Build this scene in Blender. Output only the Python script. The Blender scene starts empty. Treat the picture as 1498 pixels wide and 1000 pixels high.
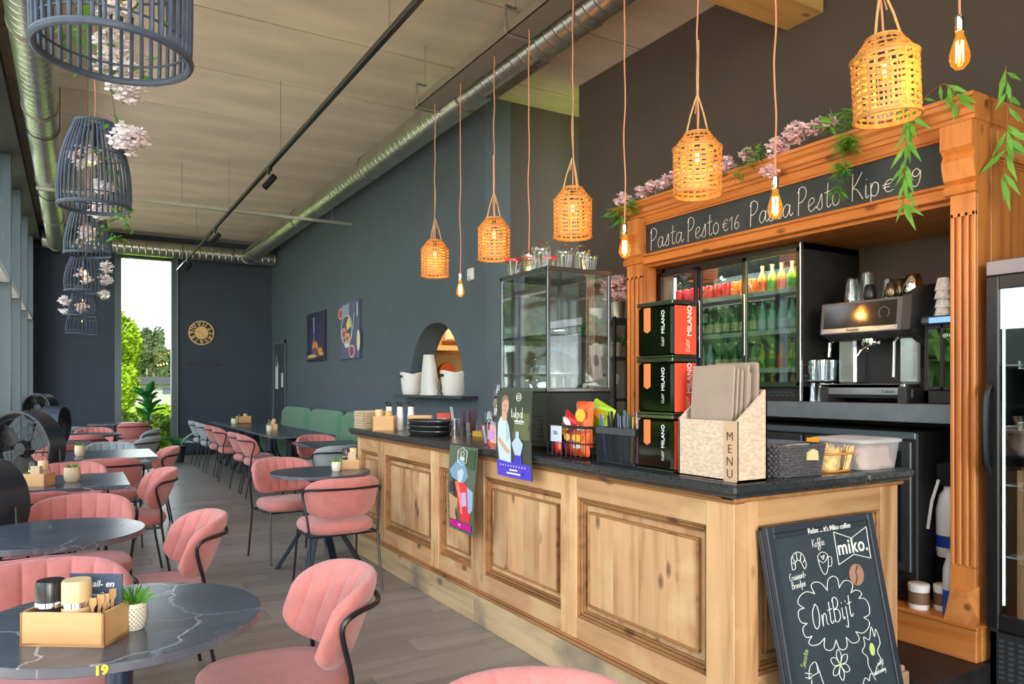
import bpy, bmesh, math, random
from mathutils import Vector, Matrix
from math import sin, cos, pi, radians
random.seed(7)
S = bpy.context.scene
COL = S.collection
# ---------------- camera, world, sun, exposure ----------------
F_PX = 1080.0
cam_d = bpy.data.cameras.new('camera'); cam = bpy.data.objects.new('camera', cam_d); COL.objects.link(cam)
cam_d.sensor_fit = 'HORIZONTAL'; cam_d.sensor_width = 36.0; cam_d.lens = 36.0*F_PX/1498.0
cam_d.shift_y = 65.0/1498.0; cam_d.clip_start = 0.03; cam_d.clip_end = 500
cam.location = (0, 0, 1.4); cam.rotation_euler = (pi/2, 0, -math.atan2(.5105, .8599))
S.camera = cam
S.view_settings.view_transform = 'Standard'; S.view_settings.look = 'None'
S.view_settings.gamma = 1.0; S.view_settings.use_curve_mapping = False
S.view_settings.exposure = .8
S.cycles.max_bounces = 9; S.cycles.diffuse_bounces = 5; S.cycles.glossy_bounces = 4
S.cycles.transparent_max_bounces = 24; S.cycles.transmission_bounces = 4
S.cycles.sample_clamp_indirect = 6.0; S.cycles.caustics_reflective = False; S.cycles.caustics_refractive = False
S.cycles.use_denoising = True
SKY_STR = 2.7
W = bpy.data.worlds.new('sky'); S.world = W; W.use_nodes = True
nt = W.node_tree; nt.nodes.clear()
def N(nt, t, **k):
    n = nt.nodes.new(t)
    for a, b in k.items():
        if a.startswith('i_'): n.inputs[a[2:].replace('_', ' ')].default_value = b
        else: setattr(n, a, b)
    return n
def ramp(nt, stops, interp='LINEAR'):
    r = nt.nodes.new('ShaderNodeValToRGB'); r.color_ramp.interpolation = interp
    els = r.color_ramp.elements
    while len(els) < len(stops): els.new(0.5)
    for e, (p, c) in zip(els, stops): e.position = p; e.color = (*c, 1) if len(c) == 3 else c
    return r
tc = N(nt, 'ShaderNodeTexCoord'); sp = N(nt, 'ShaderNodeSeparateXYZ')
rp = ramp(nt, [(0.0, (.95, .97, 1.0)), (0.25, (.86, .92, 1.0)), (1.0, (.55, .72, 1.0))])
bg = N(nt, 'ShaderNodeBackground'); bg.inputs['Strength'].default_value = SKY_STR
wo = N(nt, 'ShaderNodeOutputWorld')
nt.links.new(tc.outputs['Generated'], sp.inputs[0]); nt.links.new(sp.outputs['Z'], rp.inputs[0])
nt.links.new(rp.outputs[0], bg.inputs[0]); nt.links.new(bg.outputs[0], wo.inputs[0])
sd = bpy.data.lights.new('sun', 'SUN'); sd.energy = 7.0; sd.angle = radians(1.5); sd.color = (1, .93, .8)
sun = bpy.data.objects.new('sun', sd); COL.objects.link(sun)
sun.rotation_euler = Vector((.0, .62, -.78)).to_track_quat('-Z', 'Y').to_euler(); sun.location = (0, -12, 12)
def area(name, loc, rot, sx, sy, power, col=(1, 1, 1), portal=False):
    l = bpy.data.lights.new(name, 'AREA'); l.shape = 'RECTANGLE'; l.size = sx; l.size_y = sy; l.energy = power; l.color = col
    if portal: l.cycles.is_portal = True
    o = bpy.data.objects.new(name, l); COL.objects.link(o); o.location = loc; o.rotation_euler = rot; return o
# added fill lamp, out of view behind the camera; portals steer the sky light through the openings
area('front_fill', (-2.6, -14, 3.0), (radians(90), 0, radians(-12)), 7, 6, 1500, (1.0, .95, .88))
area('side_portal', (-.95, 6.6, 2.1), (radians(90), 0, radians(-90)), 18.6, 4.0, 1, portal=True)
area('back_portal', (1.25, 16.7, 2.0), (radians(-90), 0, 0), 1.1, 4.0, 1, portal=True)
area('front_portal', (.6, -2.7, 2.2), (radians(90), 0, 0), 2.6, 4.2, 1, portal=True)

# ---------------- materials ----------------
def srgb(r, g, b):
    f = lambda c: ((c/255.)/12.92 if c/255. <= .04045 else ((c/255.+.055)/1.055)**2.4)
    return (f(r), f(g), f(b))
MC = {}
def mat(name, col, rough=.5, metal=0.0, noise=0.0, nscale=8.0, bump=0.0, bscale=60.0, emit=None, estr=0, coat=0.0, sheen=0.0, alpha=None, stretch=None, rnd=0.0, spec=None, trans=0.0):
    if name in MC: return MC[name]
    m = bpy.data.materials.new(name); m.use_nodes = True; MC[name] = m
    nt = m.node_tree; b = nt.nodes['Principled BSDF']; L = nt.links.new
    b.inputs['Base Color'].default_value = (*col, 1); b.inputs['Roughness'].default_value = rough; b.inputs['Metallic'].default_value = metal
    if alpha is not None: b.inputs['Alpha'].default_value = alpha
    if coat: b.inputs['Coat Weight'].default_value = coat
    if sheen: b.inputs['Sheen Weight'].default_value = sheen; b.inputs['Sheen Roughness'].default_value = .5
    if spec is not None: b.inputs['Specular IOR Level'].default_value = spec
    if trans: b.inputs['Transmission Weight'].default_value = trans
    tc = N(nt, 'ShaderNodeTexCoord'); mp = N(nt, 'ShaderNodeMapping')
    if stretch: mp.inputs['Scale'].default_value = stretch
    L(tc.outputs['Object'], mp.inputs[0])
    if noise or rnd:
        n = N(nt, 'ShaderNodeTexNoise'); n.inputs['Scale'].default_value = nscale; n.inputs['Detail'].default_value = 5
        L(mp.outputs[0], n.inputs['Vector'])
        lo = tuple(max(0, c*(1-noise)) for c in col); hi = tuple(min(1, c*(1+noise)) for c in col)
        r = ramp(nt, [(.3, lo), (.7, hi)]); L(n.outputs['Fac'], r.inputs[0])
        out = r.outputs[0]
        if rnd:
            oi = N(nt, 'ShaderNodeObjectInfo'); hs = N(nt, 'ShaderNodeHueSaturation')
            ma = N(nt, 'ShaderNodeMapRange'); ma.inputs['To Min'].default_value = 1-rnd; ma.inputs['To Max'].default_value = 1+rnd
            L(oi.outputs['Random'], ma.inputs[0]); L(ma.outputs[0], hs.inputs['Value']); L(out, hs.inputs['Color']); out = hs.outputs[0]
        L(out, b.inputs['Base Color'])
    if bump:
        n2 = N(nt, 'ShaderNodeTexNoise'); n2.inputs['Scale'].default_value = bscale; n2.inputs['Detail'].default_value = 3
        L(mp.outputs[0], n2.inputs['Vector'])
        bp = N(nt, 'ShaderNodeBump'); bp.inputs['Strength'].default_value = bump; bp.inputs['Distance'].default_value = .01
        L(n2.outputs['Fac'], bp.inputs['Height']); L(bp.outputs[0], b.inputs['Normal'])
    if emit:
        b.inputs['Emission Color'].default_value = (*emit, 1); b.inputs['Emission Strength'].default_value = estr
    return m
def glassm(name, tint=(1, 1, 1), ior=1.5, gloss=1.0, base=0.0, glow=None):
    if name in MC: return MC[name]
    m = bpy.data.materials.new(name); m.use_nodes = True; MC[name] = m
    nt = m.node_tree; nt.nodes.clear(); L = nt.links.new
    t = N(nt, 'ShaderNodeBsdfTransparent'); t.inputs[0].default_value = (*tint, 1)
    g = N(nt, 'ShaderNodeBsdfGlossy'); g.inputs['Roughness'].default_value = 0.0; g.inputs[0].default_value = (gloss,)*3+(1,)
    lw = N(nt, 'ShaderNodeLayerWeight'); lw.inputs[0].default_value = .5
    pw = N(nt, 'ShaderNodeMath', operation='POWER'); pw.inputs[1].default_value = 5.0; L(lw.outputs['Facing'], pw.inputs[0])
    f0 = ((ior-1)/(ior+1))**2
    f = N(nt, 'ShaderNodeMath', operation='MULTIPLY_ADD'); f.inputs[1].default_value = 1-f0; f.inputs[2].default_value = f0; L(pw.outputs[0], f.inputs[0])
    mx = N(nt, 'ShaderNodeMixShader'); o = N(nt, 'ShaderNodeOutputMaterial')
    if base:
        a = N(nt, 'ShaderNodeMath', operation='ADD', use_clamp=True); a.inputs[1].default_value = base
        L(f.outputs[0], a.inputs[0]); L(a.outputs[0], mx.inputs[0])
    else: L(f.outputs[0], mx.inputs[0])
    L(t.outputs[0], mx.inputs[1]); L(g.outputs[0], mx.inputs[2])
    if glow:
        e = N(nt, 'ShaderNodeEmission'); e.inputs[0].default_value = (*glow[0], 1); e.inputs[1].default_value = glow[1]
        ad = N(nt, 'ShaderNodeAddShader'); L(mx.outputs[0], ad.inputs[0]); L(e.outputs[0], ad.inputs[1]); L(ad.outputs[0], o.inputs[0])
    else: L(mx.outputs[0], o.inputs[0])
    return m
def marble(name, base, base2, vein, rough=.28, sc=3.0):
    m = bpy.data.materials.new(name); m.use_nodes = True; MC[name] = m
    nt = m.node_tree; b = nt.nodes['Principled BSDF']; L = nt.links.new
    tc = N(nt, 'ShaderNodeTexCoord'); n = N(nt, 'ShaderNodeTexNoise'); n.inputs['Scale'].default_value = 3; n.inputs['Detail'].default_value = 6
    oi = N(nt, 'ShaderNodeObjectInfo'); sc_ = N(nt, 'ShaderNodeVectorMath', operation='SCALE'); sc_.inputs['Scale'].default_value = 7.0
    cb = N(nt, 'ShaderNodeCombineXYZ'); L(oi.outputs['Random'], cb.inputs[0]); L(oi.outputs['Random'], cb.inputs[1]); L(cb.outputs[0], sc_.inputs[0])
    ad0 = N(nt, 'ShaderNodeVectorMath', operation='ADD'); L(tc.outputs['Object'], ad0.inputs[0]); L(sc_.outputs[0], ad0.inputs[1])
    L(ad0.outputs[0], n.inputs['Vector'])
    mx = N(nt, 'ShaderNodeVectorMath', operation='MULTIPLY_ADD'); mx.inputs[1].default_value = (.28, .28, .28)
    L(n.outputs['Color'], mx.inputs[0]); L(ad0.outputs[0], mx.inputs[2])
    v = N(nt, 'ShaderNodeTexVoronoi', feature='DISTANCE_TO_EDGE'); v.inputs['Scale'].default_value = sc
    L(mx.outputs[0], v.inputs['Vector'])
    r = ramp(nt, [(0, vein), (.004, vein), (.013, (0, 0, 0)), (1, (0, 0, 0))]); L(v.outputs['Distance'], r.inputs[0])
    n3 = N(nt, 'ShaderNodeTexNoise'); n3.inputs['Scale'].default_value = 2.3; L(ad0.outputs[0], n3.inputs['Vector'])
    r3 = ramp(nt, [(.42, (0, 0, 0)), (.62, (1, 1, 1))]); L(n3.outputs['Fac'], r3.inputs[0])
    n2 = N(nt, 'ShaderNodeTexNoise'); n2.inputs['Scale'].default_value = 9; n2.inputs['Detail'].default_value = 8; L(mx.outputs[0], n2.inputs['Vector'])
    r2 = ramp(nt, [(.3, base), (.75, base2)]); L(n2.outputs['Fac'], r2.inputs[0])
    ml = N(nt, 'ShaderNodeMix', data_type='RGBA', blend_type='MULTIPLY'); ml.inputs[0].default_value = 1
    L(r.outputs[0], ml.inputs[6]); L(r3.outputs[0], ml.inputs[7])
    ad = N(nt, 'ShaderNodeMix', data_type='RGBA', blend_type='ADD'); ad.inputs[0].default_value = 1
    L(r2.outputs[0], ad.inputs[6]); L(ml.outputs[2], ad.inputs[7]); L(ad.outputs[2], b.inputs['Base Color'])
    b.inputs['Roughness'].default_value = rough
    return m
def wood(name, c1, c2, dark, rough=.5, axis=2, knots=True, sc=1.0, bump=.15, rnd=0.12, wear=None):
    """grain runs along the given object axis"""
    if name in MC: return MC[name]
    m = bpy.data.materials.new(name); m.use_nodes = True; MC[name] = m
    nt = m.node_tree; b = nt.nodes['Principled BSDF']; L = nt.links.new
    tc = N(nt, 'ShaderNodeTexCoord'); mp = N(nt, 'ShaderNodeMapping')
    s = [14*sc]*3; s[axis] = 1.1*sc; mp.inputs['Scale'].default_value = s
    oi = N(nt, 'ShaderNodeObjectInfo'); v3 = N(nt, 'ShaderNodeVectorMath', operation='MULTIPLY_ADD')
    cb = N(nt, 'ShaderNodeCombineXYZ')
    for i in range(3): L(oi.outputs['Random'], cb.inputs[i])
    v3.inputs[1].default_value = (31, 17, 43); L(cb.outputs[0], v3.inputs[0]); L(tc.outputs['Object'], v3.inputs[2])
    L(v3.outputs[0], mp.inputs[0])
    n = N(nt, 'ShaderNodeTexNoise'); n.inputs['Scale'].default_value = 1.0; n.inputs['Detail'].default_value = 7; n.inputs['Distortion'].default_value = .8
    L(mp.outputs[0], n.inputs['Vector'])
    r = ramp(nt, [(.28, c2), (.5, c1), (.72, tuple(min(1, x*1.15) for x in c1))]); L(n.outputs['Fac'], r.inputs[0]); out = r.outputs[0]
    if knots:
        mp2 = N(nt, 'ShaderNodeMapping'); s2 = [7*sc]*3; s2[axis] = 3.5*sc; mp2.inputs['Scale'].default_value = s2; L(v3.outputs[0], mp2.inputs[0])
        vo = N(nt, 'ShaderNodeTexVoronoi'); vo.inputs['Scale'].default_value = 1.0; L(mp2.outputs[0], vo.inputs['Vector'])
        r2 = ramp(nt, [(0, (1, 1, 1)), (.10, (.7, .7, .7)), (.17, (0, 0, 0)), (1, (0, 0, 0))]); L(vo.outputs['Distance'], r2.inputs[0])
        mx = N(nt, 'ShaderNodeMix', data_type='RGBA'); L(r2.outputs[0], mx.inputs[0]); L(out, mx.inputs[6]); mx.inputs[7].default_value = (*dark, 1); out = mx.outputs[2]
    n4 = N(nt, 'ShaderNodeTexNoise'); n4.inputs['Scale'].default_value = 3.0*sc; n4.inputs['Detail'].default_value = 4; L(v3.outputs[0], n4.inputs['Vector'])
    if wear:
        r4 = ramp(nt, [(.50, (0, 0, 0)), (.68, (1, 1, 1))]); L(n4.outputs['Fac'], r4.inputs[0])
        mw = N(nt, 'ShaderNodeMix', data_type='RGBA'); L(r4.outputs[0], mw.inputs[0]); L(out, mw.inputs[6]); mw.inputs[7].default_value = (*wear, 1); out = mw.outputs[2]
    if rnd:
        hs = N(nt, 'ShaderNodeHueSaturation'); ma = N(nt, 'ShaderNodeMapRange'); ma.inputs['To Min'].default_value = 1-rnd; ma.inputs['To Max'].default_value = 1+rnd
        L(oi.outputs['Random'], ma.inputs[0]); L(ma.outputs[0], hs.inputs['Value']); L(out, hs.inputs['Color']); out = hs.outputs[0]
    L(out, b.inputs['Base Color']); b.inputs['Roughness'].default_value = rough
    if bump:
        bp = N(nt, 'ShaderNodeBump'); bp.inputs['Strength'].default_value = bump; bp.inputs['Distance'].default_value = .004
        L(n.outputs['Fac'], bp.inputs['Height']); L(bp.outputs[0], b.inputs['Normal'])
    return m

# ---------------- geometry builder ----------------
class G:
    def __init__(s): s.v = []; s.f = []; s.m = []; s.cur = 0; s.T = None
    def add(s, vs, fs):
        k = len(s.v)
        if s.T is not None: vs = [s.T @ Vector(p) for p in vs]
        s.v += [tuple(p) for p in vs]; s.f += [tuple(i+k for i in f) for f in fs]; s.m += [s.cur]*len(fs); return s
    def box(s, x0, x1, y0, y1, z0, z1, b=0.0):
        if x0 > x1: x0, x1 = x1, x0
        if y0 > y1: y0, y1 = y1, y0
        if z0 > z1: z0, z1 = z1, z0
        if b <= 0:
            return s.add([(x, y, z) for z in (z0, z1) for y in (y0, y1) for x in (x0, x1)],
                         [(0, 2, 3, 1), (4, 5, 7, 6), (0, 1, 5, 4), (2, 6, 7, 3), (0, 4, 6, 2), (1, 3, 7, 5)])
        b = min(b, (x1-x0)/2.01, (y1-y0)/2.01, (z1-z0)/2.01)
        vs = []; idx = {}
        for sx in (0, 1):
            for sy in (0, 1):
                for sz in (0, 1):
                    X = (x0, x1)[sx]; Y = (y0, y1)[sy]; Z = (z0, z1)[sz]
                    dx = (b, -b)[sx]; dy = (b, -b)[sy]; dz = (b, -b)[sz]
                    for a, p in enumerate(((X, Y+dy, Z+dz), (X+dx, Y, Z+dz), (X+dx, Y+dy, Z))):
                        idx[(sx, sy, sz, a)] = len(vs); vs.append(p)
        fs = []
        q = lambda *k: idx[k]
        for e in (0, 1):
            fs.append((q(e, 0, 0, 0), q(e, 1, 0, 0), q(e, 1, 1, 0), q(e, 0, 1, 0)))
            fs.append((q(0, e, 0, 1), q(1, e, 0, 1), q(1, e, 1, 1), q(0, e, 1, 1)))
            fs.append((q(0, 0, e, 2), q(1, 0, e, 2), q(1, 1, e, 2), q(0, 1, e, 2)))
        for a in (0, 1):
            for c in (0, 1):
                fs.append((q(a, c, 0, 0), q(a, c, 1, 0), q(a, c, 1, 1), q(a, c, 0, 1)))
                fs.append((q(a, 0, c, 0), q(a, 1, c, 0), q(a, 1, c, 2), q(a, 0, c, 2)))
                fs.append((q(0, a, c, 1), q(1, a, c, 1), q(1, a, c, 2), q(0, a, c, 2)))
                for d in (0, 1): fs.append((q(a, c, d, 0), q(a, c, d, 1), q(a, c, d, 2)))
        # duplicates of the corner triangles are harmless but avoided
        seen = set(); out = []
        for f in fs:
            k = tuple(sorted(f))
            if k not in seen: seen.add(k); out.append(f)
        return s.add(vs, out)
    def tube(s, pts, r, n=8, closed=False, cap=True):
        P = [Vector(p) for p in pts]; m = len(P); R = r if hasattr(r, '__len__') else [r]*m
        vs = []; fs = []; up = None
        for i, p in enumerate(P):
            a = P[i-1] if (i > 0 or closed) else P[i]; b = P[(i+1) % m] if (i < m-1 or closed) else P[i]
            t = (b-a)
            if t.length < 1e-9: t = Vector((0, 0, 1))
            t.normalize()
            if up is None: up = Vector((0, 0, 1)) if abs(t.z) < .9 else Vector((1, 0, 0))
            u = up - t*up.dot(t)
            if u.length < 1e-6: u = t.orthogonal()
            u.normalize(); up = u; w = t.cross(u)
            for k in range(n):
                a_ = 2*pi*k/n; vs.append(p + (u*cos(a_)+w*sin(a_))*R[i])
        for i in range(m if closed else m-1):
            j = (i+1) % m
            for k in range(n):
                l = (k+1) % n; fs.append((i*n+k, i*n+l, j*n+l, j*n+k))
        if cap and not closed: fs.append(tuple(range(n-1, -1, -1))); fs.append(tuple((m-1)*n+k for k in range(n)))
        return s.add(vs, fs)
    def cyl(s, p0, p1, r, n=12, r1=None): return s.tube([p0, p1], [r, r if r1 is None else r1], n)
    def lathe(s, prof, n=20, c=(0, 0, 0), cap=True, sx=1.0, sy=1.0):
        vs = []; fs = []
        for (r, z) in prof:
            for k in range(n): vs.append((c[0]+r*cos(2*pi*k/n)*sx, c[1]+r*sin(2*pi*k/n)*sy, c[2]+z))
        for i in range(len(prof)-1):
            for k in range(n):
                l = (k+1) % n; fs.append((i*n+k, i*n+l, (i+1)*n+l, (i+1)*n+k))
        if cap:
            if prof[0][0] > 1e-5: fs.append(tuple(range(n-1, -1, -1)))
            if prof[-1][0] > 1e-5: fs.append(tuple((len(prof)-1)*n+k for k in range(n)))
        return s.add(vs, fs)
    def prism(s, poly, a, b, fr=None):
        """poly of (u,v) points extruded from w=a to w=b; fr(u,v,w) -> point"""
        fr = fr or (lambda u, v, w: (u, v, w)); n = len(poly)
        vs = [fr(u, v, a) for u, v in poly]+[fr(u, v, b) for u, v in poly]
        return s.add(vs, [tuple(range(n-1, -1, -1)), tuple(range(n, 2*n))]+[(i, (i+1) % n, (i+1) % n+n, i+n) for i in range(n)])
    def ell(s, c, r, n=10, m=7):
        r = r if hasattr(r, '__len__') else (r, r, r)
        vs = [(c[0], c[1], c[2]-r[2])]; fs = []
        for i in range(1, m):
            ph = -pi/2+pi*i/m
            for k in range(n): vs.append((c[0]+r[0]*cos(ph)*cos(2*pi*k/n), c[1]+r[1]*cos(ph)*sin(2*pi*k/n), c[2]+r[2]*sin(ph)))
        vs.append((c[0], c[1], c[2]+r[2])); L = len(vs)-1
        for k in range(n):
            l = (k+1) % n; fs.append((0, 1+l, 1+k)); fs.append((L, L-n+k, L-n+l))
            for i in range(m-2): fs.append((1+i*n+k, 1+i*n+l, 1+(i+1)*n+l, 1+(i+1)*n+k))
        return s.add(vs, fs)
    def grid(s, fn, nu, nv, close=False):
        vs = [fn(i/nu, j/nv) for j in range(nv+1) for i in range(nu+1)]
        return s.add(vs, [(j*(nu+1)+i, j*(nu+1)+i+1, (j+1)*(nu+1)+i+1, (j+1)*(nu+1)+i) for j in range(nv) for i in range(nu)])
    def mesh(s, name, mats, smooth=True, ang=35):
        me = bpy.data.meshes.new(name); me.from_pydata(s.v, [], s.f); me.update()
        for m_ in (mats if isinstance(mats, (list, tuple)) else [mats]): me.materials.append(m_)
        if any(s.m): me.polygons.foreach_set('material_index', s.m)
        bm = bmesh.new(); bm.from_mesh(me); bmesh.ops.recalc_face_normals(bm, faces=bm.faces)
        if smooth:
            ca = radians(ang)
            for f in bm.faces: f.smooth = True
            for e in bm.edges:
                if len(e.link_faces) != 2 or e.calc_face_angle(0) > ca: e.smooth = False
        bm.to_mesh(me); bm.free(); return me
def part(name, g, mats, parent=None, loc=None, rz=None, label=None, kind=None, smooth=True, ang=35):
    me = g.mesh(name, mats, smooth, ang) if isinstance(g, G) else g
    o = bpy.data.objects.new(name, me); COL.objects.link(o)
    if parent is not None: o.parent = parent
    if loc is not None: o.location = loc
    if rz is not None: o.rotation_euler = (0, 0, rz)
    if label: o['label'] = label
    if kind: o['kind'] = kind
    return o
def tag(o, label, cat, group=None, kind=None):
    o['label'] = label; o['category'] = cat
    if group: o['group'] = group
    if kind: o['kind'] = kind
    return o
def thing(name, label, cat, loc=(0, 0, 0), rz=0, group=None):
    o = bpy.data.objects.new(name, None); COL.objects.link(o); o.location = loc; o.rotation_euler = (0, 0, rz); o.empty_display_size = .05
    return tag(o, label, cat, group)
def solo(name, g, mats, label, cat, loc=(0, 0, 0), rz=0, group=None, smooth=True, ang=35):
    o = part(name, g, mats, None, loc, rz, smooth=smooth, ang=ang); return tag(o, label, cat, group)
def struct(name, g, mats, parent=None, smooth=False):
    o = part(name, g, mats, parent, smooth=smooth)
    if parent is None: o['kind'] = 'structure'
    return o
def kids(o): return [c for c in ALLCH.get(o.name, [])] if False else list(o.children)
def dup(o, loc=None, rz=None, label=None, parent=None, group=None, scale=None):
    c = o.copy(); COL.objects.link(c)
    if parent is not None: c.parent = parent
    if loc is not None: c.location = loc
    if rz is not None: c.rotation_euler = (0, 0, rz)
    if label: c['label'] = label
    if group: c['group'] = group
    if scale: c.scale = (scale,)*3 if not hasattr(scale, '__len__') else scale
    for ch in list(o.children): dup(ch, parent=c)
    return c
class Proto:
    """the first placement uses the built thing itself, later ones copies"""
    def __init__(s, o): s.o = o; s.used = False
    def put(s, loc, rz=0, label=None, scale=None, group=None):
        if not s.used:
            s.used = True; s.o.location = loc; s.o.rotation_euler = (0, 0, rz)
            if label: s.o['label'] = label
            if group: s.o['group'] = group
            if scale: s.o.scale = (scale,)*3 if not hasattr(scale, '__len__') else scale
            return s.o
        return dup(s.o, loc, rz, label, group=group, scale=scale)
def FR(o, xd, yd):
    x = Vector(xd).normalized(); y = Vector(yd).normalized(); z = x.cross(y)
    M = Matrix((x, y, z)).transposed().to_4x4(); M.translation = Vector(o); return M
FX = lambda o: FR(o, (0, -1, 0), (0, 0, 1))   # a face looking towards -X
FY = lambda o: FR(o, (1, 0, 0), (0, 0, 1))    # a face looking towards -Y
def text(name, s, size, M, m, parent=None, ex=.0008, align='CENTER', shear=0, space=1.0, bold=0.0, label=None):
    c = bpy.data.curves.new(name, 'FONT'); c.body = s; c.size = size; c.extrude = ex; c.align_x = align; c.align_y = 'CENTER'
    c.shear = shear; c.space_character = space; c.offset = bold; c.resolution_u = 3
    t = bpy.data.objects.new(name, c); COL.objects.link(t)
    bpy.context.view_layer.update()
    me = bpy.data.meshes.new_from_object(t.evaluated_get(bpy.context.evaluated_depsgraph_get()))
    bpy.data.objects.remove(t)
    me.transform(M); me.materials.clear(); me.materials.append(m); me.name = name
    return part(name, me, m, parent, label=label)
def smooth_path(P, k=5, closed=False):
    if len(P) < 3: return P
    out = []; n = len(P); rng = range(n if closed else n-1)
    g = lambda i: Vector(P[i % n]) if closed else Vector(P[max(0, min(n-1, i))])
    for i in rng:
        a, b, c, d = g(i-1), g(i), g(i+1), g(i+2)
        for j in range(k):
            t = j/k; out.append(.5*((2*b)+(c-a)*t+(2*a-5*b+4*c-d)*t*t+(3*b-a-3*c+d)*t*t*t))
    if not closed: out.append(Vector(P[-1]))
    return out
GL = {
 'a': (.52, [[(.40,.40),(.28,.50),(.12,.44),(.03,.22),(.10,.02),(.24,.03),(.38,.28),(.42,.48),(.39,.16),(.46,.01),(.58,.12)]]),
 'b': (.50, [[(.08,1),(.06,.5),(.06,.05),(.06,.3),(.22,.5),(.38,.36),(.36,.08),(.2,0),(.07,.08)]]),
 'c': (.42, [[(.36,.42),(.22,.5),(.06,.36),(.05,.12),(.18,0),(.4,.1)]]),
 'd': (.52, [[(.40,.40),(.26,.5),(.08,.4),(.03,.18),(.14,.01),(.3,.06),(.42,.5),(.44,1),(.42,.3),(.5,.02)]]),
 'e': (.45, [[(.04,.2),(.22,.26),(.36,.38),(.26,.5),(.1,.42),(.04,.2),(.14,.01),(.3,.02),(.46,.14)]]),
 'f': (.4, [[(.4,.86),(.3,1),(.18,.85),(.16,.3),(.14,-.3),(.02,-.4)],[(.02,.48),(.36,.5)]]),
 'g': (.5, [[(.4,.4),(.26,.5),(.08,.38),(.06,.12),(.2,.02),(.38,.2),(.42,.48),(.4,-.2),(.2,-.42),(.04,-.3)]]),
 'h': (.5, [[(.06,1),(.05,.5),(.05,0),(.1,.3),(.26,.5),(.38,.4),(.38,0)]]),
 'i': (.22, [[(.08,.48),(.07,.12),(.12,0),(.22,.08)],[(.1,.66),(.11,.70)]]),
 'j': (.26, [[(.14,.48),(.15,0),(.08,-.38),(-.08,-.3)],[(.16,.68),(.17,.72)]]),
 'k': (.45, [[(.05,1),(.05,0)],[(.36,.5),(.06,.2),(.2,.26),(.4,0)]]),
 'l': (.2, [[(.06,1),(.06,.1),(.16,.0)]]),
 'm': (.7, [[(.04,.48),(.05,0),(.1,.34),(.22,.5),(.3,.4),(.3,0),(.34,.34),(.48,.5),(.56,.4),(.56,.05),(.66,.02)]]),
 'n': (.5, [[(.05,.48),(.05,0),(.1,.3),(.24,.5),(.36,.42),(.37,.1),(.46,.02)]]),
 'o': (.48, [[(.22,.5),(.06,.38),(.05,.12),(.18,0),(.36,.1),(.38,.36),(.22,.5)]]),
 'p': (.48, [[(.06,.5),(.06,.0),(.04,-.45)],[(.06,.3),(.2,.5),(.38,.4),(.36,.1),(.2,0),(.07,.1)]]),
 'r': (.38, [[(.06,.48),(.06,0)],[(.06,.26),(.18,.46),(.34,.46)]]),
 's': (.42, [[(.0,.06),(.16,.3),(.28,.56),(.3,.3),(.3,.06),(.16,-.02),(.06,.08)]]),
 't': (.36, [[(.18,.9),(.14,.4),(.14,.06),(.24,0),(.34,.1)],[(.0,.56),(.34,.6)]]),
 'u': (.48, [[(.05,.48),(.06,.1),(.18,0),(.34,.14),(.38,.48),(.38,.02),(.46,.04)]]),
 'P': (.56, [[(.1,1),(.08,.5),(.06,-.06)],[(.02,.8),(.2,1.02),(.46,.92),(.48,.66),(.3,.46),(.1,.42)]]),
 'K': (.6, [[(.1,1),(.07,0)],[(.52,1),(.26,.62),(.1,.46),(.28,.4),(.56,.0)]]),
 'O': (.62, [[(.36,1),(.1,.74),(.03,.34),(.14,.02),(.38,.08),(.52,.5),(.46,.9),(.26,.98)]]),
 'B': (.6, [[(.1,1),(.07,0)],[(.02,.86),(.24,1.02),(.46,.88),(.38,.6),(.12,.52),(.44,.46),(.5,.16),(.28,-.02),(.06,.04)]]),
 'C': (.55, [[(.5,.82),(.34,1),(.1,.78),(.05,.3),(.2,0),(.46,.12)]]),
 'S': (.5, [[(.44,.86),(.28,1),(.1,.82),(.2,.56),(.4,.4),(.38,.1),(.2,0),(.04,.14)]]),
 '\u20ac': (.52, [[(.46,.66),(.3,.76),(.12,.6),(.1,.24),(.24,.06),(.46,.14)],[(.0,.5),(.34,.52)],[(.0,.34),(.3,.36)]]),
 '1': (.34, [[(.04,.62),(.22,.84),(.2,.4),(.19,.02)]]),
 '6': (.46, [[(.34,.86),(.14,.6),(.05,.24),(.16,.02),(.34,.1),(.36,.34),(.2,.42),(.07,.26)]]),
 '9': (.5, [[(.4,.66),(.24,.84),(.08,.7),(.12,.5),(.3,.5),(.4,.7),(.38,.3),(.24,.0),(.08,.06)]]),
 '+': (.4, [[(.05,.3),(.35,.3)],[(.2,.14),(.2,.46)]]),
 ' ': (.35, []),
}
def script(g, s, size, x0, y0, r, slope=0.0, gap=.03, k=4, squeeze=1.0, z=.001):
    """handwriting in the frame held by g.T, starting at x0,y0"""
    x = x0
    for ch in s:
        w, strokes = GL[ch]
        for st in strokes:
            pts = smooth_path([(x+p[0]*size*squeeze, y0+p[1]*size+(x-x0)*slope, z) for p in st], k)
            g.tube(pts, r, 4)
        x += (w+gap)*size*squeeze
    return x
def line(g, pts, r, k=5, closed=False, z=.001):
    g.tube(smooth_path([(p[0], p[1], z) for p in pts], k, closed), r, 4, closed)
def circ(cx, cy, rx, ry=None, n=16, a0=0): ry = ry or rx; return [(cx+rx*cos(a0+2*pi*i/n), cy+ry*sin(a0+2*pi*i/n)) for i in range(n)]
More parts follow.
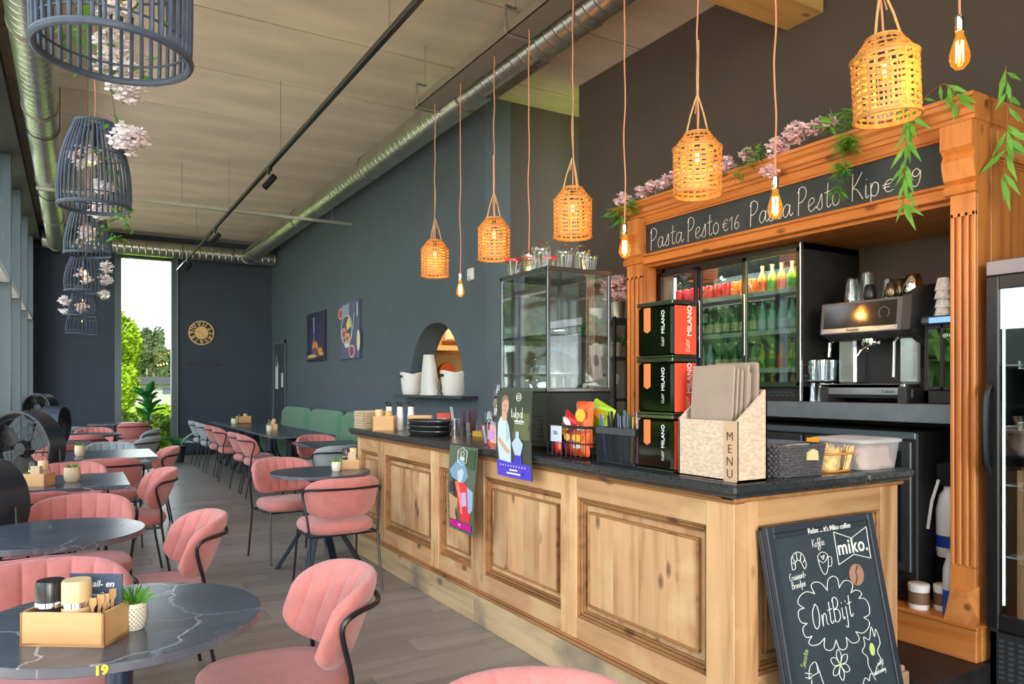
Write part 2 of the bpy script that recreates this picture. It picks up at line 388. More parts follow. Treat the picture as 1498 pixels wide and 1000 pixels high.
# ================= palette =================
M_wall = mat('anthracite wall paint', srgb(86, 99, 109), .75, noise=.05, nscale=3, bump=.08, bscale=180)
M_wall_b = mat('shaded anthracite wall paint', srgb(58, 66, 78), .8, noise=.05, nscale=2, bump=.05, bscale=150)  # back wall's shade put into the colour of the same anthracite paint
M_wall_r = mat('warm lit anthracite wall paint', srgb(84, 74, 69), .8, noise=.05, nscale=3, bump=.06, bscale=160)  # warm light put into the colour of the same anthracite paint
M_frame = mat('anthracite aluminium', srgb(74, 86, 92), .35, .3)
M_black = mat('black powder coat', (.012, .012, .014), .35, .2)
M_blackm = mat('matt black', (.016, .016, .017), .6)
M_conc = mat('cast concrete', srgb(214, 198, 178), .75, noise=.16, nscale=1.6, bump=.25, bscale=22, stretch=(.45, 1.6, 1), rnd=.05)
M_gap = mat('dark joint', srgb(130, 112, 92), .9)
def spiral(name):
    m = mat(name, srgb(190, 190, 180), .3, .95, noise=.12, nscale=5); nt = m.node_tree; L = nt.links.new
    b = nt.nodes['Principled BSDF']; tc = N(nt, 'ShaderNodeTexCoord')
    w = N(nt, 'ShaderNodeTexWave', wave_type='BANDS', bands_direction='Z', wave_profile='SAW'); w.inputs['Scale'].default_value = 2.6
    L(tc.outputs['Object'], w.inputs['Vector']); r = ramp(nt, [(0, (1, 1, 1)), (.1, (0, 0, 0)), (.9, (0, 0, 0)), (1, (1, 1, 1))]); L(w.outputs['Fac'], r.inputs[0])
    bp = N(nt, 'ShaderNodeBump'); bp.inputs['Strength'].default_value = .7; bp.inputs['Distance'].default_value = .01
    L(r.outputs[0], bp.inputs['Height']); L(bp.outputs[0], b.inputs['Normal']); return m
M_duct = spiral('spiral galvanised duct')
M_galv = mat('galvanised steel', srgb(175, 175, 165), .4, .8, noise=.1)
M_galvd = mat('dull galvanised steel', srgb(130, 125, 115), .5, .6)
M_oak = wood('light planed timber', srgb(214, 168, 104), srgb(190, 140, 78), srgb(120, 78, 40), .5, axis=0)
M_pine = wood('stripped pine upright', srgb(196, 152, 108), srgb(162, 114, 70), srgb(78, 50, 34), .5, axis=2, sc=1.0, rnd=.17, wear=srgb(216, 180, 134))
M_pineh = wood('stripped pine rail', srgb(196, 150, 106), srgb(166, 118, 72), srgb(98, 64, 38), .5, axis=1, sc=1.0, wear=srgb(214, 180, 132))
M_pinex = wood('stripped pine end rail', srgb(200, 156, 110), srgb(176, 128, 82), srgb(120, 80, 46), .5, axis=0, sc=1.0)
M_plinth = wood('worn plinth board', srgb(190, 162, 122), srgb(156, 128, 92), srgb(96, 84, 70), .65, axis=1, sc=.8, wear=srgb(128, 114, 98))
M_moul = wood('dark pine moulding', srgb(160, 112, 66), srgb(122, 80, 46), srgb(90, 60, 36), .5, axis=1)  # mouldings and carcass in a darker pine tone
M_hon = wood('honey pine upright', srgb(204, 130, 66), srgb(174, 100, 44), srgb(100, 52, 24), .35, axis=2, rnd=.06)
M_honh = wood('honey pine along', srgb(200, 126, 64), srgb(168, 96, 42), srgb(98, 50, 22), .35, axis=1, rnd=.06)
M_honx = wood('honey pine across', srgb(204, 134, 72), srgb(176, 106, 50), srgb(110, 58, 24), .35, axis=0, rnd=.06)
M_top = mat('black granite worktop', srgb(44, 48, 52), .25, noise=.35, nscale=60, bump=.05)
M_greyst = mat('blue grey stone worktop', srgb(104, 114, 120), .4, noise=.12, nscale=14, bump=.05)
M_table = marble('dark marble laminate', srgb(58, 67, 78), srgb(82, 90, 102), srgb(150, 152, 156), .25, 3.2)
M_tabler = marble('dark marble laminate edge', srgb(80, 80, 90), srgb(104, 100, 106), srgb(110, 104, 104), .35, 5)
def velvet(name, c, c2):
    m = mat(name, c, .85, noise=.10, nscale=18, bump=.35, bscale=260, sheen=.35); return m
M_pink = velvet('coral pink boucle', srgb(196, 118, 112), None)
M_grey = velvet('pale grey boucle', srgb(150, 160, 164), None)
M_green = velvet('sage green velvet', srgb(84, 140, 106), None)
M_steel = mat('brushed steel', srgb(190, 192, 194), .25, .95, noise=.05, stretch=(1, 1, 12))
M_chrome = mat('chrome', (.8, .8, .82), .08, 1.0)
M_white = mat('white plastic', srgb(232, 232, 230), .35)
M_glass = glassm('clear pane', (.96, .98, .97))
M_glassd = glassm('cooler door glass', (.78, .86, .83), 1.5, 1.0, .16)
M_glassd2 = glassm('display case glass', (.90, .94, .93), 1.5, 1.0, .12)
M_tumbler = glassm('drinking glass', (.9, .92, .93), 1.6, 1.0, .08)
M_boxw = wood('pale bamboo', srgb(202, 156, 104), srgb(190, 142, 90), srgb(160, 116, 70), .45, axis=0, knots=False, bump=.05)
M_cane = mat('honey rattan', srgb(206, 144, 76), .5, noise=.15, nscale=40)
M_rope = mat('jute rope', srgb(200, 160, 110), .8, noise=.2, nscale=90)
M_cord = mat('copper pink cord', srgb(212, 140, 110), .6)
M_bulb = glassm('amber bulb glass', (1.0, .66, .25), 1.45, glow=((1.0, .42, .06), .22))
M_fil = mat('glowing filament', (1, .6, .2), .5, emit=(1.0, .55, .16), estr=60)
M_leaf = mat('fresh green leaf', srgb(96, 160, 52), .5, noise=.25, nscale=12)
M_leafd = mat('deep green leaf', srgb(40, 120, 52), .4, noise=.25, nscale=10)
M_blos = mat('pale pink blossom', srgb(255, 222, 228), .7, noise=.08, nscale=20)
M_blosw = mat('white pink blossom', srgb(255, 240, 242), .7, noise=.08, nscale=20)
M_chalkb = mat('chalkboard', srgb(50, 60, 66), .55, noise=.15, nscale=6)
M_chalk = mat('chalk white', srgb(235, 235, 230), .9)
M_paper = mat('white paper', srgb(235, 235, 238), .7)
M_kraft = mat('kraft card', srgb(205, 180, 146), .8, noise=.06)
def plain(n, r, g, b, ro=.5): return mat(n, srgb(r, g, b), ro)

# ================= setting =================
H = 4.4; XL = -.62; XR = 3.66; YB = 16.3; XB = 4.34; YK = 6.7; Y0 = -2.6
# floor: dark screed below, vinyl planks with recessed joints laid one by one where they can be told apart
g = G(); g.box(XL-.2, 5.6, Y0, YB+.3, -.12, -.004); floor = struct('floor', g, mat('floor joint', srgb(52, 48, 44), .8))
M_plank = wood('grey oak vinyl', srgb(138, 130, 121), srgb(112, 105, 98), srgb(78, 70, 62), .34, axis=0, knots=False, bump=.08, rnd=.14, sc=.7)
pm = {}
def plank(x0, x1, y, w):
    k = (round(x1-x0, 3), w)
    if k not in pm:
        g = G(); g.box(0, x1-x0-.004, 0, w-.004, -.006, 0, .0012); pm[k] = g.mesh('plank', M_plank, False)
    o = part('plank', pm[k], None, floor); o.location = (x0+.002, y+.002, 0)
y = .95; row = 0; PW = .19; np_ = 0
while y < 9.0:
    xs = [XL]; x = XL + (.35, 1.05, .7, .15)[row % 4]+.1
    while x < XR-.02:
        xs.append(x); x += 1.4
    xs.append(XR)
    for a, b in zip(xs, xs[1:]):
        # leave out what always lies under the bar
        if not (a > 2.2 and y > 2.2 and y < 6.0): plank(a, b, y, PW); np_ += 1
    y += PW; row += 1
g = G(); yy = y; row = 0
while yy < YB:
    off = (row*.53) % 1.4; x = XL
    while x < XR:
        x2 = min(XR, x + (off+.2 if x == XL else 1.4)); g.box(x+.002, x2-.002, yy+.002, yy+PW-.002, -.006, 0); x = x2
    yy += PW; row += 1
part('far_planks', g, M_plank, floor, kind='stuff', smooth=False)
g = G()
g.box(XL, 5.4, Y0, .948, -.006, 0); part('near_planks', g, M_plank, floor, kind='stuff', smooth=False)
# ceiling of precast slabs with open joints
g = G(); g.box(XL-.2, 5.9, Y0-2.5, YB+.3, H+.03, H+.2); ceil = struct('ceiling', g, M_gap)  # overhang past the front added to keep sun out of the room
sm = None
for k in range(-9, 8):
    y0 = 8.68+1.2*k; y1 = min(y0+1.2, YB+.2)
    g = G(); g.box(XL-.1, 5.85, .012, y1-y0-.012, 0, .05, .008)
    o = part('slab', g, M_conc, ceil, smooth=False); o.location = (0, y0, H)
# back wall with its tall window opening
WX0, WX1, WZ0, WZ1 = .80, 1.69, .02, 3.92
g = G()
g.box(XL-.2, WX0-.12, YB, YB+.3, 0, H); g.box(WX1+.1, XR+.5, YB, YB+.3, 0, H); g.box(WX0-.12, WX1+.1, YB, YB+.3, WZ1+.08, H)
struct('wall_back', g, M_wall_b)
g = G()
g.box(WX0-.12, WX0, YB-.03, YB+.12, 0, WZ1+.08, .006); g.box(WX1, WX1+.1, YB-.03, YB+.12, 0, WZ1+.08, .006); g.box(WX0, WX1, YB-.03, YB+.12, WZ1, WZ1+.08, .006); g.box(WX0, WX1, YB-.03, YB+.12, 0, WZ0, .004)
w1 = struct('window_1', g, M_frame)
g = G(); g.box(WX0, WX1, YB+.04, YB+.05, WZ0, WZ1); part('pane', g, M_glass, w1, smooth=False)
g = G(); g.box(WX1+.1, WX1+.115, YB-.05, YB-.03, 0, WZ1+.08); part('edge_trim', g, mat('pale edge trim', srgb(150, 160, 158), .4), w1, smooth=False)
# hatch wall (right of the dining side) with the arched opening
AY0, AY1, AZ0, AZ1 = 7.17, 8.73, 1.30, 2.15
g = G(); TH = .3
g.box(XR, XR+TH, YK, AY0, 0, H); g.box(XR, XR+TH, AY1, YB, 0, H); g.box(XR, XR+TH, AY0, AY1, 0, AZ0)
NA = 28; cy = (AY0+AY1)/2; ry = (AY1-AY0)/2
az = lambda t: AZ0+(AZ1-AZ0)*max(0, 1-abs(t)**2.3)**(1/1.75)
for i in range(NA):
    a = -cos(pi*i/NA); b = -cos(pi*(i+1)/NA)
    ya, yb, za, zb = cy+a*ry, cy+b*ry, az(a), az(b)
    g.add([(XR, ya, za), (XR, yb, zb), (XR, yb, H), (XR, ya, H), (XR+TH, ya, za), (XR+TH, yb, zb), (XR+TH, yb, H), (XR+TH, ya, H)],
          [(0, 3, 2, 1), (4, 5, 6, 7), (0, 1, 5, 4)])
struct('wall_right', g, M_wall)
# return of the kitchen block and the taller wall behind the bar
g = G(); g.box(XR+TH, 5.85, YK, YK+.15, 0, H); struct('wall_return', g, M_wall_r)
g = G(); g.box(XB, XB+.15, Y0, 6.0, 0, H); struct('wall_bar', g, M_wall_r)
g = G(); g.box(1.75, 5.4, Y0-.15, Y0, 0, H); struct('wall_front_glare_block', g, M_wall_r)  # unseen wall added to keep front glare out of the back window's reflection
# left: glazed wall, dark head beam, posts and transom
g = G(); g.box(XL-.16, XL+.06, Y0, YB, 4.12, H, .005); g.box(XL-.22, XL+.1, Y0, YB, 4.08, 4.12, .004); struct('trim_1', g, M_blackm)
posts = [(-.2-1.8*0+i*1.8) for i in range(-1, 9)]
wn = 2
g = G()
for i in range(10):
    yc = 15.72-1.8*i
    if yc < Y0: break
    g.box(XL-.17, XL, yc-.035, yc+.035, 0, 4.1, .004)
g.box(XL-.16, XL-.01, 15.95, YB, 0, 4.1)
w2 = struct('window_2', g, M_frame)
g = G(); g.box(XL-.14, XL-.01, Y0, 15.95, 2.6, 2.66, .004); part('transom', g, mat('light aluminium', srgb(196, 200, 204), .4), w2, smooth=False)
g = G(); g.box(XL-.16, XL-.01, Y0, 15.95, 0, .08, .004); part('sill', g, M_frame, w2, smooth=False)
for i in range(10):
    yc = 15.72-1.8*i; ya = max(yc-1.8+.035, Y0)
    if yc-.035 <= ya: break
    for z0, z1 in ((.08, 2.6), (2.66, 4.1)):
        g = G(); g.box(XL-.09, XL-.08, ya, yc-.035, z0, z1); part('pane', g, M_glass, w2, smooth=False)
# back of the house behind the bar wall / far right closure
g = G(); g.box(XR, XR+.02, YK, 7.05, 0, .08); g.box(XR-.015, XR, 6.75, 15.0, 0, .08); struct('baseboard_right', g, M_blackm)
g = G(); g.box(XL, WX0-.12, YB-.015, YB, 0, .08); g.box(WX1+.115, XR-.02, YB-.015, YB, 0, .08); struct('baseboard_back', g, M_blackm)
# door in the hatch wall, far end
g = G(); g.box(XR-.02, XR+.01, 15.03, 16.02, 0, 2.28); g2 = g
d1 = struct('door_1', g, mat('door anthracite', srgb(70, 76, 84), .5))
g = G(); g.box(XR-.035, XR-.02, 14.98, 15.05, 0, 2.33); g.box(XR-.035, XR-.02, 16.0, 16.07, 0, 2.33); g.box(XR-.035, XR-.02, 14.98, 16.07, 2.27, 2.33); part('door_frame', g, mat('door frame', srgb(96, 106, 112), .5), d1, smooth=False)
g = G(); g.tube([(XR-.02, 15.14, 1.06), (XR-.07, 15.14, 1.06), (XR-.07, 15.28, 1.06)], .011, 8); g.cyl((XR-.02, 15.14, .93), (XR-.035, 15.14, .93), .03); part('door_handle', g, M_chrome, d1)
for (ya, yb, za, zb, sh) in ((15.62, 15.85, 1.35, 1.9, 0), (15.2, 15.34, 1.38, 1.68, 1)):
    g = G(); g.box(XR-.024, XR-.0205, ya, yb, za, zb); 
    o = part('notice', g, M_paper, d1, smooth=False)
g = G(); g.prism(circ(0, 0, .11, .13), 0, .002, lambda u, v, w: (XR-.026-w, 15.73+u, 1.93+v)); part('notice', g, plain('grey print', 120, 124, 130), d1)

# outside: lawn, trees, a long low building
g = G(); g.box(-200, 200, -60, 600, -.4, -.16); lawn = struct('ground_outside', g, mat('meadow', srgb(104, 126, 40), .95, spec=.05, noise=.35, nscale=.35, bump=.5, bscale=3))
def leafball(rx, rz, n, seed, size):
    rr = random.Random(seed); g = G()
    blobs = [(rr.uniform(-.6, .6)*rx, rr.uniform(-.6, .6)*rx, rr.uniform(-.7, .7)*rz, rr.uniform(.35, .6)) for _ in range(9)]
    for bx, by, bz, br in blobs[:9]: g.ell((bx, by, bz), (br*rx*.82, br*rx*.82, br*rz*.82), 10, 7)
    for i in range(n):
        bx, by, bz, br = rr.choice(blobs)
        d = Vector((rr.gauss(0, 1), rr.gauss(0, 1), rr.gauss(0, 1))).normalized()*rr.uniform(.75, 1.05)*br
        c = Vector((bx+d.x*rx, by+d.y*rx, bz+d.z*rz)); q = Vector((rr.gauss(0, 1), rr.gauss(0, 1), rr.gauss(0, 1))).normalized()
        u = q.orthogonal().normalized()*size*rr.uniform(.6, 1.4); w = q.cross(u).normalized()*size*.55
        g.add([c-u, c-w, c+u, c+w], [(0, 1, 2, 3)])
    return g
def tree(nm, label, cat, x, y, h, rx, m, n=2600, size=.28, seed=1, group=None, trunk=True):
    t = thing(nm, label, cat, (x, y, -.17), 0, group)
    g = leafball(rx, h*.40, n, seed, size); g.v = [(a, b, c+h*.58) for a, b, c in g.v]; part('foliage', g, m, t, smooth=False)
    if trunk:
        g = G(); g.tube([(0, 0, 0), (.1, 0, h*.3), (0, .1, h*.7)], [h*.03, h*.022, h*.01], 8); g.tube([(.08, 0, h*.25), (.5*rx*.6, .2, h*.5)], [h*.014, h*.006], 6)
        part('trunk', g, plain('bark', 90, 78, 62, .9), t)
    return t
M_t1 = mat('bright yellow green foliage', srgb(104, 130, 22), .9, noise=.3, nscale=2, spec=.1)  # yellow green leaf tone, brighter than the other two
M_t2 = mat('mid green foliage', srgb(54, 78, 34), .9, noise=.3, nscale=2, spec=.1)
M_t3 = mat('olive grey foliage', srgb(66, 80, 50), .9, noise=.3, nscale=2, spec=.1)
tree('bright_tree', 'bright green tree at the left edge of the narrow window', 'tree', 2.0, 40, 5.2, 1.0, M_t1, 6000, .12, 3)
tree('dark_tree', 'dark green tree of the wood line beyond the low building', 'tree', 7.7, 92, 6.0, 3.6, M_t2, 5200, .30, 5)
tree('olive_tree', 'airy grey green tree standing out of the wood line', 'tree', 7.0, 84, 8.2, 1.5, M_t3, 2200, .2, 6)
b1 = thing('low_building', 'long low pale building beyond the meadow', 'building', (6.9, 70, -.16))
g = G(); g.box(-3.5, 3.5, -3, 3, 0, 1.75); part('wall', g, plain('pale render', 132, 130, 124, .9), b1, smooth=False)
g = G(); g.box(-3.9, 3.9, -3.4, 3.4, 1.75, 1.9); g.box(-3, 3, -2.6, 2.6, 1.9, 2.35); part('roof', g, plain('grey roof', 56, 58, 60, .9), b1, smooth=False)
for k in range(3):
    g = G(); g.box(-2.6+k*2, -1.4+k*2, -3.03, -3.0, .95, 1.45); part('window', g, plain('dark glazing', 60, 70, 80, .2), b1, smooth=False)
tree('flowering_bush', 'leafy yellow green bush just outside the narrow window', 'shrub', 1.45, 18.3, 1.05, 1.0, M_t1, 3600, .06, 9, trunk=False)
tree('low_bush', 'rounded bush behind the leafy bush outside the narrow window', 'shrub', 2.6, 21.5, 1.1, 1.2, M_t1, 2400, .08, 10, trunk=False)
g = G(); g.box(-7, XL-.25, -9, 17, -.16, -.03); struct('bounce_slab', g, mat('pale bounce slab', srgb(206, 192, 180), .8, noise=.1, nscale=2))  # unseen pale slab added to bounce sunlight into the room
for i, (x, y, h, s) in enumerate(((-11, 13, 8.0, 21), (-12, 19, 9, 22), (-10, 24.5, 8, 23), (-13, 31, 10, 24), (-15, 40, 10, 25))):
    tree('garden_tree', 'garden tree mirrored in the glass of the display case and coolers', 'tree', x, y, h, 4.2, (M_t2, M_t3, M_t1, M_t2, M_t3)[i], 2600, .36, s, 'trees mirrored in the glass')
# kitchen seen through the hatch
M_cream = plain('cream kitchen wall', 236, 206, 160, .7)
g = G(); g.box(5.8, 5.85, YK+.15, 11, 0, H); struct('wall_kitchen_side', g, M_cream); g = G(); g.box(XR+TH, 5.8, 10.9, 11, 0, H); struct('wall_kitchen_back', g, M_cream)
g = G(); g.box(5.02, 5.75, 10.5, 10.898, 2.12, 2.75, .01)
kt = thing('kitchen_cabinet', 'cream wall cabinet seen in the arched hatch, upper right', 'cabinet'); part('body', g, plain('cream cabinet front', 240, 214, 180, .5), kt, smooth=False)
g = G(); g.box(5.04, 5.39, 10.485, 10.5, 2.14, 2.73, .004); part('door', g, MC['cream cabinet front'], kt, smooth=False)
g = G(); g.box(5.41, 5.73, 10.485, 10.5, 2.14, 2.73, .004); part('door', g, MC['cream cabinet front'], kt, smooth=False)
g = G(); g.box(4.5, 5.25, 10.45, 10.898, 1.96, 2.04, .005); solo('kitchen_shelf', g, plain('beech shelf', 214, 166, 128), 'wooden shelf carrying jars behind the arched hatch', 'shelf', smooth=False)
g = G(); g.box(5.0, 5.5, 10.84, 10.898, 1.45, 1.93, .004); solo('steel_splashback', g, mat('dim steel', srgb(150, 140, 120), .4, .6), 'dull steel splashback under the cream cabinet', 'panel', smooth=False)
jr = (('red', (206, 50, 30), 4.83, .20, 'red jar at the right end of the shelf behind the hatch'), ('orange', (224, 140, 60), 4.93, .30, 'tall orange packet at the shelf end behind the hatch'), ('amber', (220, 170, 90), 4.72, .17, 'amber jar in the middle of the shelf behind the hatch'), ('brown', (120, 62, 30), 4.62, .15, 'brown jar at the left end of the shelf behind the hatch'))
for nm, c, x, h, lab in jr:
    t = thing('kitchen_jar', lab, 'jar', (x, 10.55, 2.04), 0, 'jars on the kitchen shelf')
    g = G(); g.lathe([(.04, 0), (.045, .02), (.045, h*.8), (.03, h*.88)], 14); part('jar_body', g, plain('jar '+nm, *c), t)
    g = G(); g.lathe([(.033, h*.86), (.033, h), (.0, h)], 12); part('lid', g, M_white, t)
g = G(); g.lathe([(.0, 0), (.16, .0), (.17, .03), (.17, .06), (.0, .06)], 24); g.T = Matrix.Rotation(radians(80), 4, 'X')
g = G(); g.T = Matrix.Translation((5.2, 10.838, 1.62)) @ Matrix.Rotation(radians(82), 4, 'X'); g.lathe([(0, 0), (.13, 0), (.16, .03), (.15, .05), (0, .05)], 24)
solo('copper_pan', g, mat('copper', srgb(190, 96, 60), .35, .6), 'round copper coloured pan hanging on the splashback', 'pan')
l = bpy.data.lights.new('kitchen_ceiling_lamp', 'AREA'); l.size = .8; l.energy = 70; l.color = (1, .78, .5)
o = bpy.data.objects.new('kitchen_ceiling_lamp', l); COL.objects.link(o); o.location = (4.7, 9.0, 3.6)
# ================= services under the ceiling =================
def duct(name, p0, p1, r, label, rings, axis):
    t = thing(name, label, 'duct', p0); L = (Vector(p1)-Vector(p0)).length
    g = G(); g.lathe([(r, 0), (r, L)], 40, cap=False); g.lathe([(r*.94, 0), (r*.94, L)], 40, cap=False)
    o = part('tube', g, M_duct, t)
    o.rotation_euler = (Vector(p1)-Vector(p0)).to_track_quat('Z', 'Y').to_euler()
    for k in rings:
        g = G(); g.lathe([(r+.001, -.02), (r+.009, -.016), (r+.009, .016), (r+.001, .02)], 40, cap=False)
        c = part('joint_ring', g, M_galvd, t); c.rotation_euler = o.rotation_euler; c.location = (Vector(p1)-Vector(p0)).normalized()*k
    return t
tR = duct('spiral_duct', (3.08, 3.56, 4.05), (3.08, 15.75, 4.05), .15, 'spiral galvanised duct running above the row of rattan pendants', (.6, 2.4, 5.0, 8.2, 11.6, 12.17), 'Y')
g = G(); g.lathe([(.155, -.02), (.16, .02), (.15, .05), (.0, .05)], 30); o = part('end_cap', g, M_galv, tR); o.location = (0, 12.17, 0); o.rotation_euler = (-pi/2, 0, 0)
g = G()
for k in range(22): g.box(-.03, .05, 1.2+.035*k, 1.212+.035*k, -.166, -.142)
g.box(-.045, -.03, 1.18, 2.0, -.166, -.14); g.box(.05, .065, 1.18, 2.0, -.166, -.14); g.box(-.045, .065, 1.16, 1.18, -.166, -.14); g.box(-.045, .065, 2.0, 2.02, -.166, -.14)
part('air_grille', g, M_galvd, tR, smooth=False, label='slotted grille on the underside of the duct')
tL = duct('spiral_duct', (-.27, 3.7, 4.0), (-.27, 15.75, 4.0), .14, 'spiral galvanised duct running along the window side', (.4, 2.6, 4.4, 7.2, 9.6, 12.03), 'Y')
for k in (4.4, 7.2):
    g = G(); g.tube([(.15*cos(a), k+.6, .15*sin(a)) for a in [pi+pi*i/12 for i in range(13)]], .006, 6); g.cyl((-.15, k+.6, 0), (-.15, k+.6, .4), .004, 6); g.cyl((.15, k+.6, 0), (.15, k+.6, .4), .004, 6)
    part('hanger_strap', g, M_black, tL)
tC = duct('cross_duct', (-.5, 15.9, 4.07), (3.64, 15.9, 4.07), .15, 'straight duct crossing the room along the back wall', (1.1, 2.35, 3.3), 'X')
# cable tray above the pendants
t = thing('cable_tray', 'pale metal cable tray carrying the pendant cords', 'cable tray', (2.7, 0, 3.9))
g = G(); g.box(-.1, .1, -.5, 6.08, -.04, -.034); g.box(-.1, -.094, -.5, 6.08, -.04, .03); g.box(.094, .1, -.5, 6.08, -.04, .03); g.box(-.1, .1, 6.075, 6.08, -.04, .03)
part('trough', g, mat('grey metal trough', srgb(150, 142, 130), .45, .5), t, smooth=False)
for y in (1.35, 2.9, 4.45, 6.0):
    g = G(); g.box(-.115, -.105, y-.012, y+.012, -.055, .16); g.box(-.115, .115, y-.012, y+.012, -.055, -.045); g.box(.105, .115, y-.012, y+.012, -.055, -.0); g.box(-.115, -.02, y-.012, y+.012, .15, .16)
    g.cyl((-.03, y, .15), (-.03, y, .5), .004, 6); part('hanger_bracket', g, M_galv, t, smooth=False)
# cross rail
t = thing('cross_rail', 'thin galvanised rail crossing below the ceiling near the back wall', 'rail', (0, 10.8, 3.84))
g = G(); g.box(-.4, 3.6, -.02, .02, -.02, .02); part('rail', g, M_galv, t, smooth=False)
for x in (1.25, 3.3):
    g = G(); g.cyl((x, 0, 0), (x, 0, .56), .005, 6); part('rod', g, M_galv, t)
# timber beam
g = G(); g.box(XL+.07, XB-.002, 3.2, 3.5, 3.915, H-.003, .004); solo('timber_beam', g, M_oak, 'pale timber beam crossing under the concrete ceiling above the bar', 'beam', smooth=False)
# track light
t = thing('track_light', 'long black lighting track running the length of the room', 'track light', (1.75, 0, 3.68))
g = G(); g.box(-.02, .02, -.8, 15.75, -.018, .018, .003); part('track', g, mat('satin black track', (.02, .02, .018), .25, .3), t)
for y in (1.5, 4.5, 7.4, 10.2, 13.2):
    g = G(); g.cyl((0, y, .018), (0, y, .72), .0025, 6); part('suspension_wire', g, M_galvd, t)
for y, d in ((7.9, .09), (11.3, .09), (14.3, .08)):
    g = G(); g.box(-.02, .02, y-.06, y+.06, -.045, -.018, .004); g.cyl((0, y, -.04), (0, y, -.08), .01)
    g.T = Matrix.Translation((.02, y, -.13)) @ Matrix.Rotation(radians(38), 4, 'Y'); g.cyl((0, 0, .06), (0, 0, -.1), .034, 16); g.lathe([(.034, -.1), (.036, -.11), (.028, -.112), (.026, -.09), (0, -.085)], 16)
    part('spot_head', g, M_black, t)

# ================= rattan pendants over the bar =================
def cane_basket():
    t = thing('rattan_pendant', 'x', 'pendant lamp', (0, 0, 0)); 
    g = G(); H0, H1, H2 = 0.0, .235, .31; R0, R1, R2 = .118, .120, .062
    rad = lambda z: R0+(R1-R0)*z/H1 if z < H1 else R1+(R2-R1)*((z-H1)/(H2-H1))
    nv = 22; rows = [.012+.024*i for i in range(13)]
    for k in range(nv):                                   # uprights weave in and out
        a = 2*pi*k/nv; w = .0115 if k % 2 else .006
        pr = None; vs = []; fs = []
        zs = [i*H2/26 for i in range(27)]
        for j, z in enumerate(zs):
            off = .0022*sin(z/.024*pi+k*pi)
            r = rad(z)+off; ww = w*(1 if z < H1 else max(.55, rad(z)/R1))
            for s_ in (-1, 1):
                b = a+s_*ww/2/r*1.0; vs.append((r*cos(b), r*sin(b), z))
            for s_ in (-1, 1):
                b = a+s_*ww/2/r*1.0; vs.append(((r-.0016)*cos(b), (r-.0016)*sin(b), z))
        for j in range(26):
            q = j*4; fs += [(q, q+1, q+5, q+4), (q+2, q+6, q+7, q+3), (q, q+4, q+6, q+2), (q+1, q+3, q+7, q+5)]
        g.add(vs, fs)
    for i, z in enumerate(rows):                          # bands
        n = 44; w = .0105 if i % 3 else .015
        vs = []; fs = []
        for k in range(n):
            b = 2*pi*k/n; o = -.0020*cos(k*pi+i*pi) if True else 0
            for zz in (z-w/2, z+w/2):
                zz = min(max(zz, 0), H2); r = rad(zz)+o; vs.append((r*cos(b), r*sin(b), zz)); vs.append(((r-.0014)*cos(b), (r-.0014)*sin(b), zz))
        for k in range(n):
            q = k*4; p = ((k+1) % n)*4; fs += [(q, p, p+2, q+2), (q+1, q+3, p+3, p+1), (q, q+1, p+1, p), (q+2, p+2, p+3, q+3)]
        g.add(vs, fs)
    part('woven_cane', g, M_cane, t, kind='stuff')
    for nm, z, r, tr in (('bottom_rim', .004, R0+.002, .0055), ('shoulder_rim', H1, R1+.002, .004), ('top_rim', H2, R2, .0045)):
        g = G(); g.tube([(r*cos(2*pi*k/28), r*sin(2*pi*k/28), z) for k in range(28)], tr, 6, True); part(nm, g, M_cane, t)
    g = G(); apex = .50
    for a in (.3, .3+pi*2/3, .3+pi*4/3):
        g.tube([(R2*cos(a), R2*sin(a), H2-.01), (R2*.6*cos(a), R2*.6*sin(a), H2+.09), (.004*cos(a), .004*sin(a), apex)], .0045, 6)
    g.tube([(.006, 0, apex-.02), (.006, .003, apex+.28)], .0035, 6); g.tube([(-.006, 0, apex-.02), (-.02, .003, apex-.08)], .003, 6)
    part('rope_handle', g, M_rope, t)
    g = G(); g.lathe([(.0, .30), (.012, .30), (.019, .27), (.019, .235), (.016, .23)], 16); part('socket', g, M_black, t)
    b = bulb_mesh(t, .235, .7); return t
def bulb_profile(s=1.0): return [(.012, 0), (.013, -.018), (.022, -.045), (.030, -.075), (.031, -.092), (.026, -.110), (.014, -.124), (0, -.128)]
def bulb_mesh(t, z, s=1.0):
    g = G(); g.lathe([(r*s, z+h*s) for r, h in bulb_profile()], 20, cap=False); b = part('bulb', g, M_bulb, t)
    g = G()
    for k in range(6):
        a = 2*pi*k/6; x, y = .010*s*cos(a), .010*s*sin(a); a2 = a+.5; g.tube([(x, y, z-.035*s), (.012*s*cos(a2), .012*s*sin(a2), z-.10*s)], .0013, 5)
    part('filament', g, M_fil, b)
    return b
def lamp_light(loc, e, col=(1, .62, .28), r=.02):
    l = bpy.data.lights.new('bulb_light', 'POINT'); l.energy = e; l.color = col; l.shadow_soft_size = r
    o = bpy.data.objects.new('bulb_light', l); COL.objects.link(o); o.location = loc; return o
def cord_mesh(L, z0, loop=True):
    g = G(); n = 12; P = [(.006*sin(i*1.3)*(1-i/n)*1.0, .004*sin(i*2.1), z0+(L)*i/n) for i in range(n+1)]
    P[0] = (0, 0, z0); P[-1] = (0, 0, z0+L); g.tube(smooth_path(P, 3), .0042, 6); return g
baskets = [(5.86, 2.355, 'smallest looking rattan basket pendant, farthest along the bar', 0), (4.81, 2.345, 'rattan basket pendant over the plates, second from the far end', 0), (3.80, 2.335, 'rattan basket pendant hanging just above the glass display case', 0), (2.72, 2.36, 'rattan basket pendant in front of the left part of the menu blackboard', 0), (1.71, 2.43, 'largest looking rattan basket pendant, tilted, at the cornice corner', .06)]
def build_basket_once():
    t = cane_basket(); return Proto(t)
BP = build_basket_once()
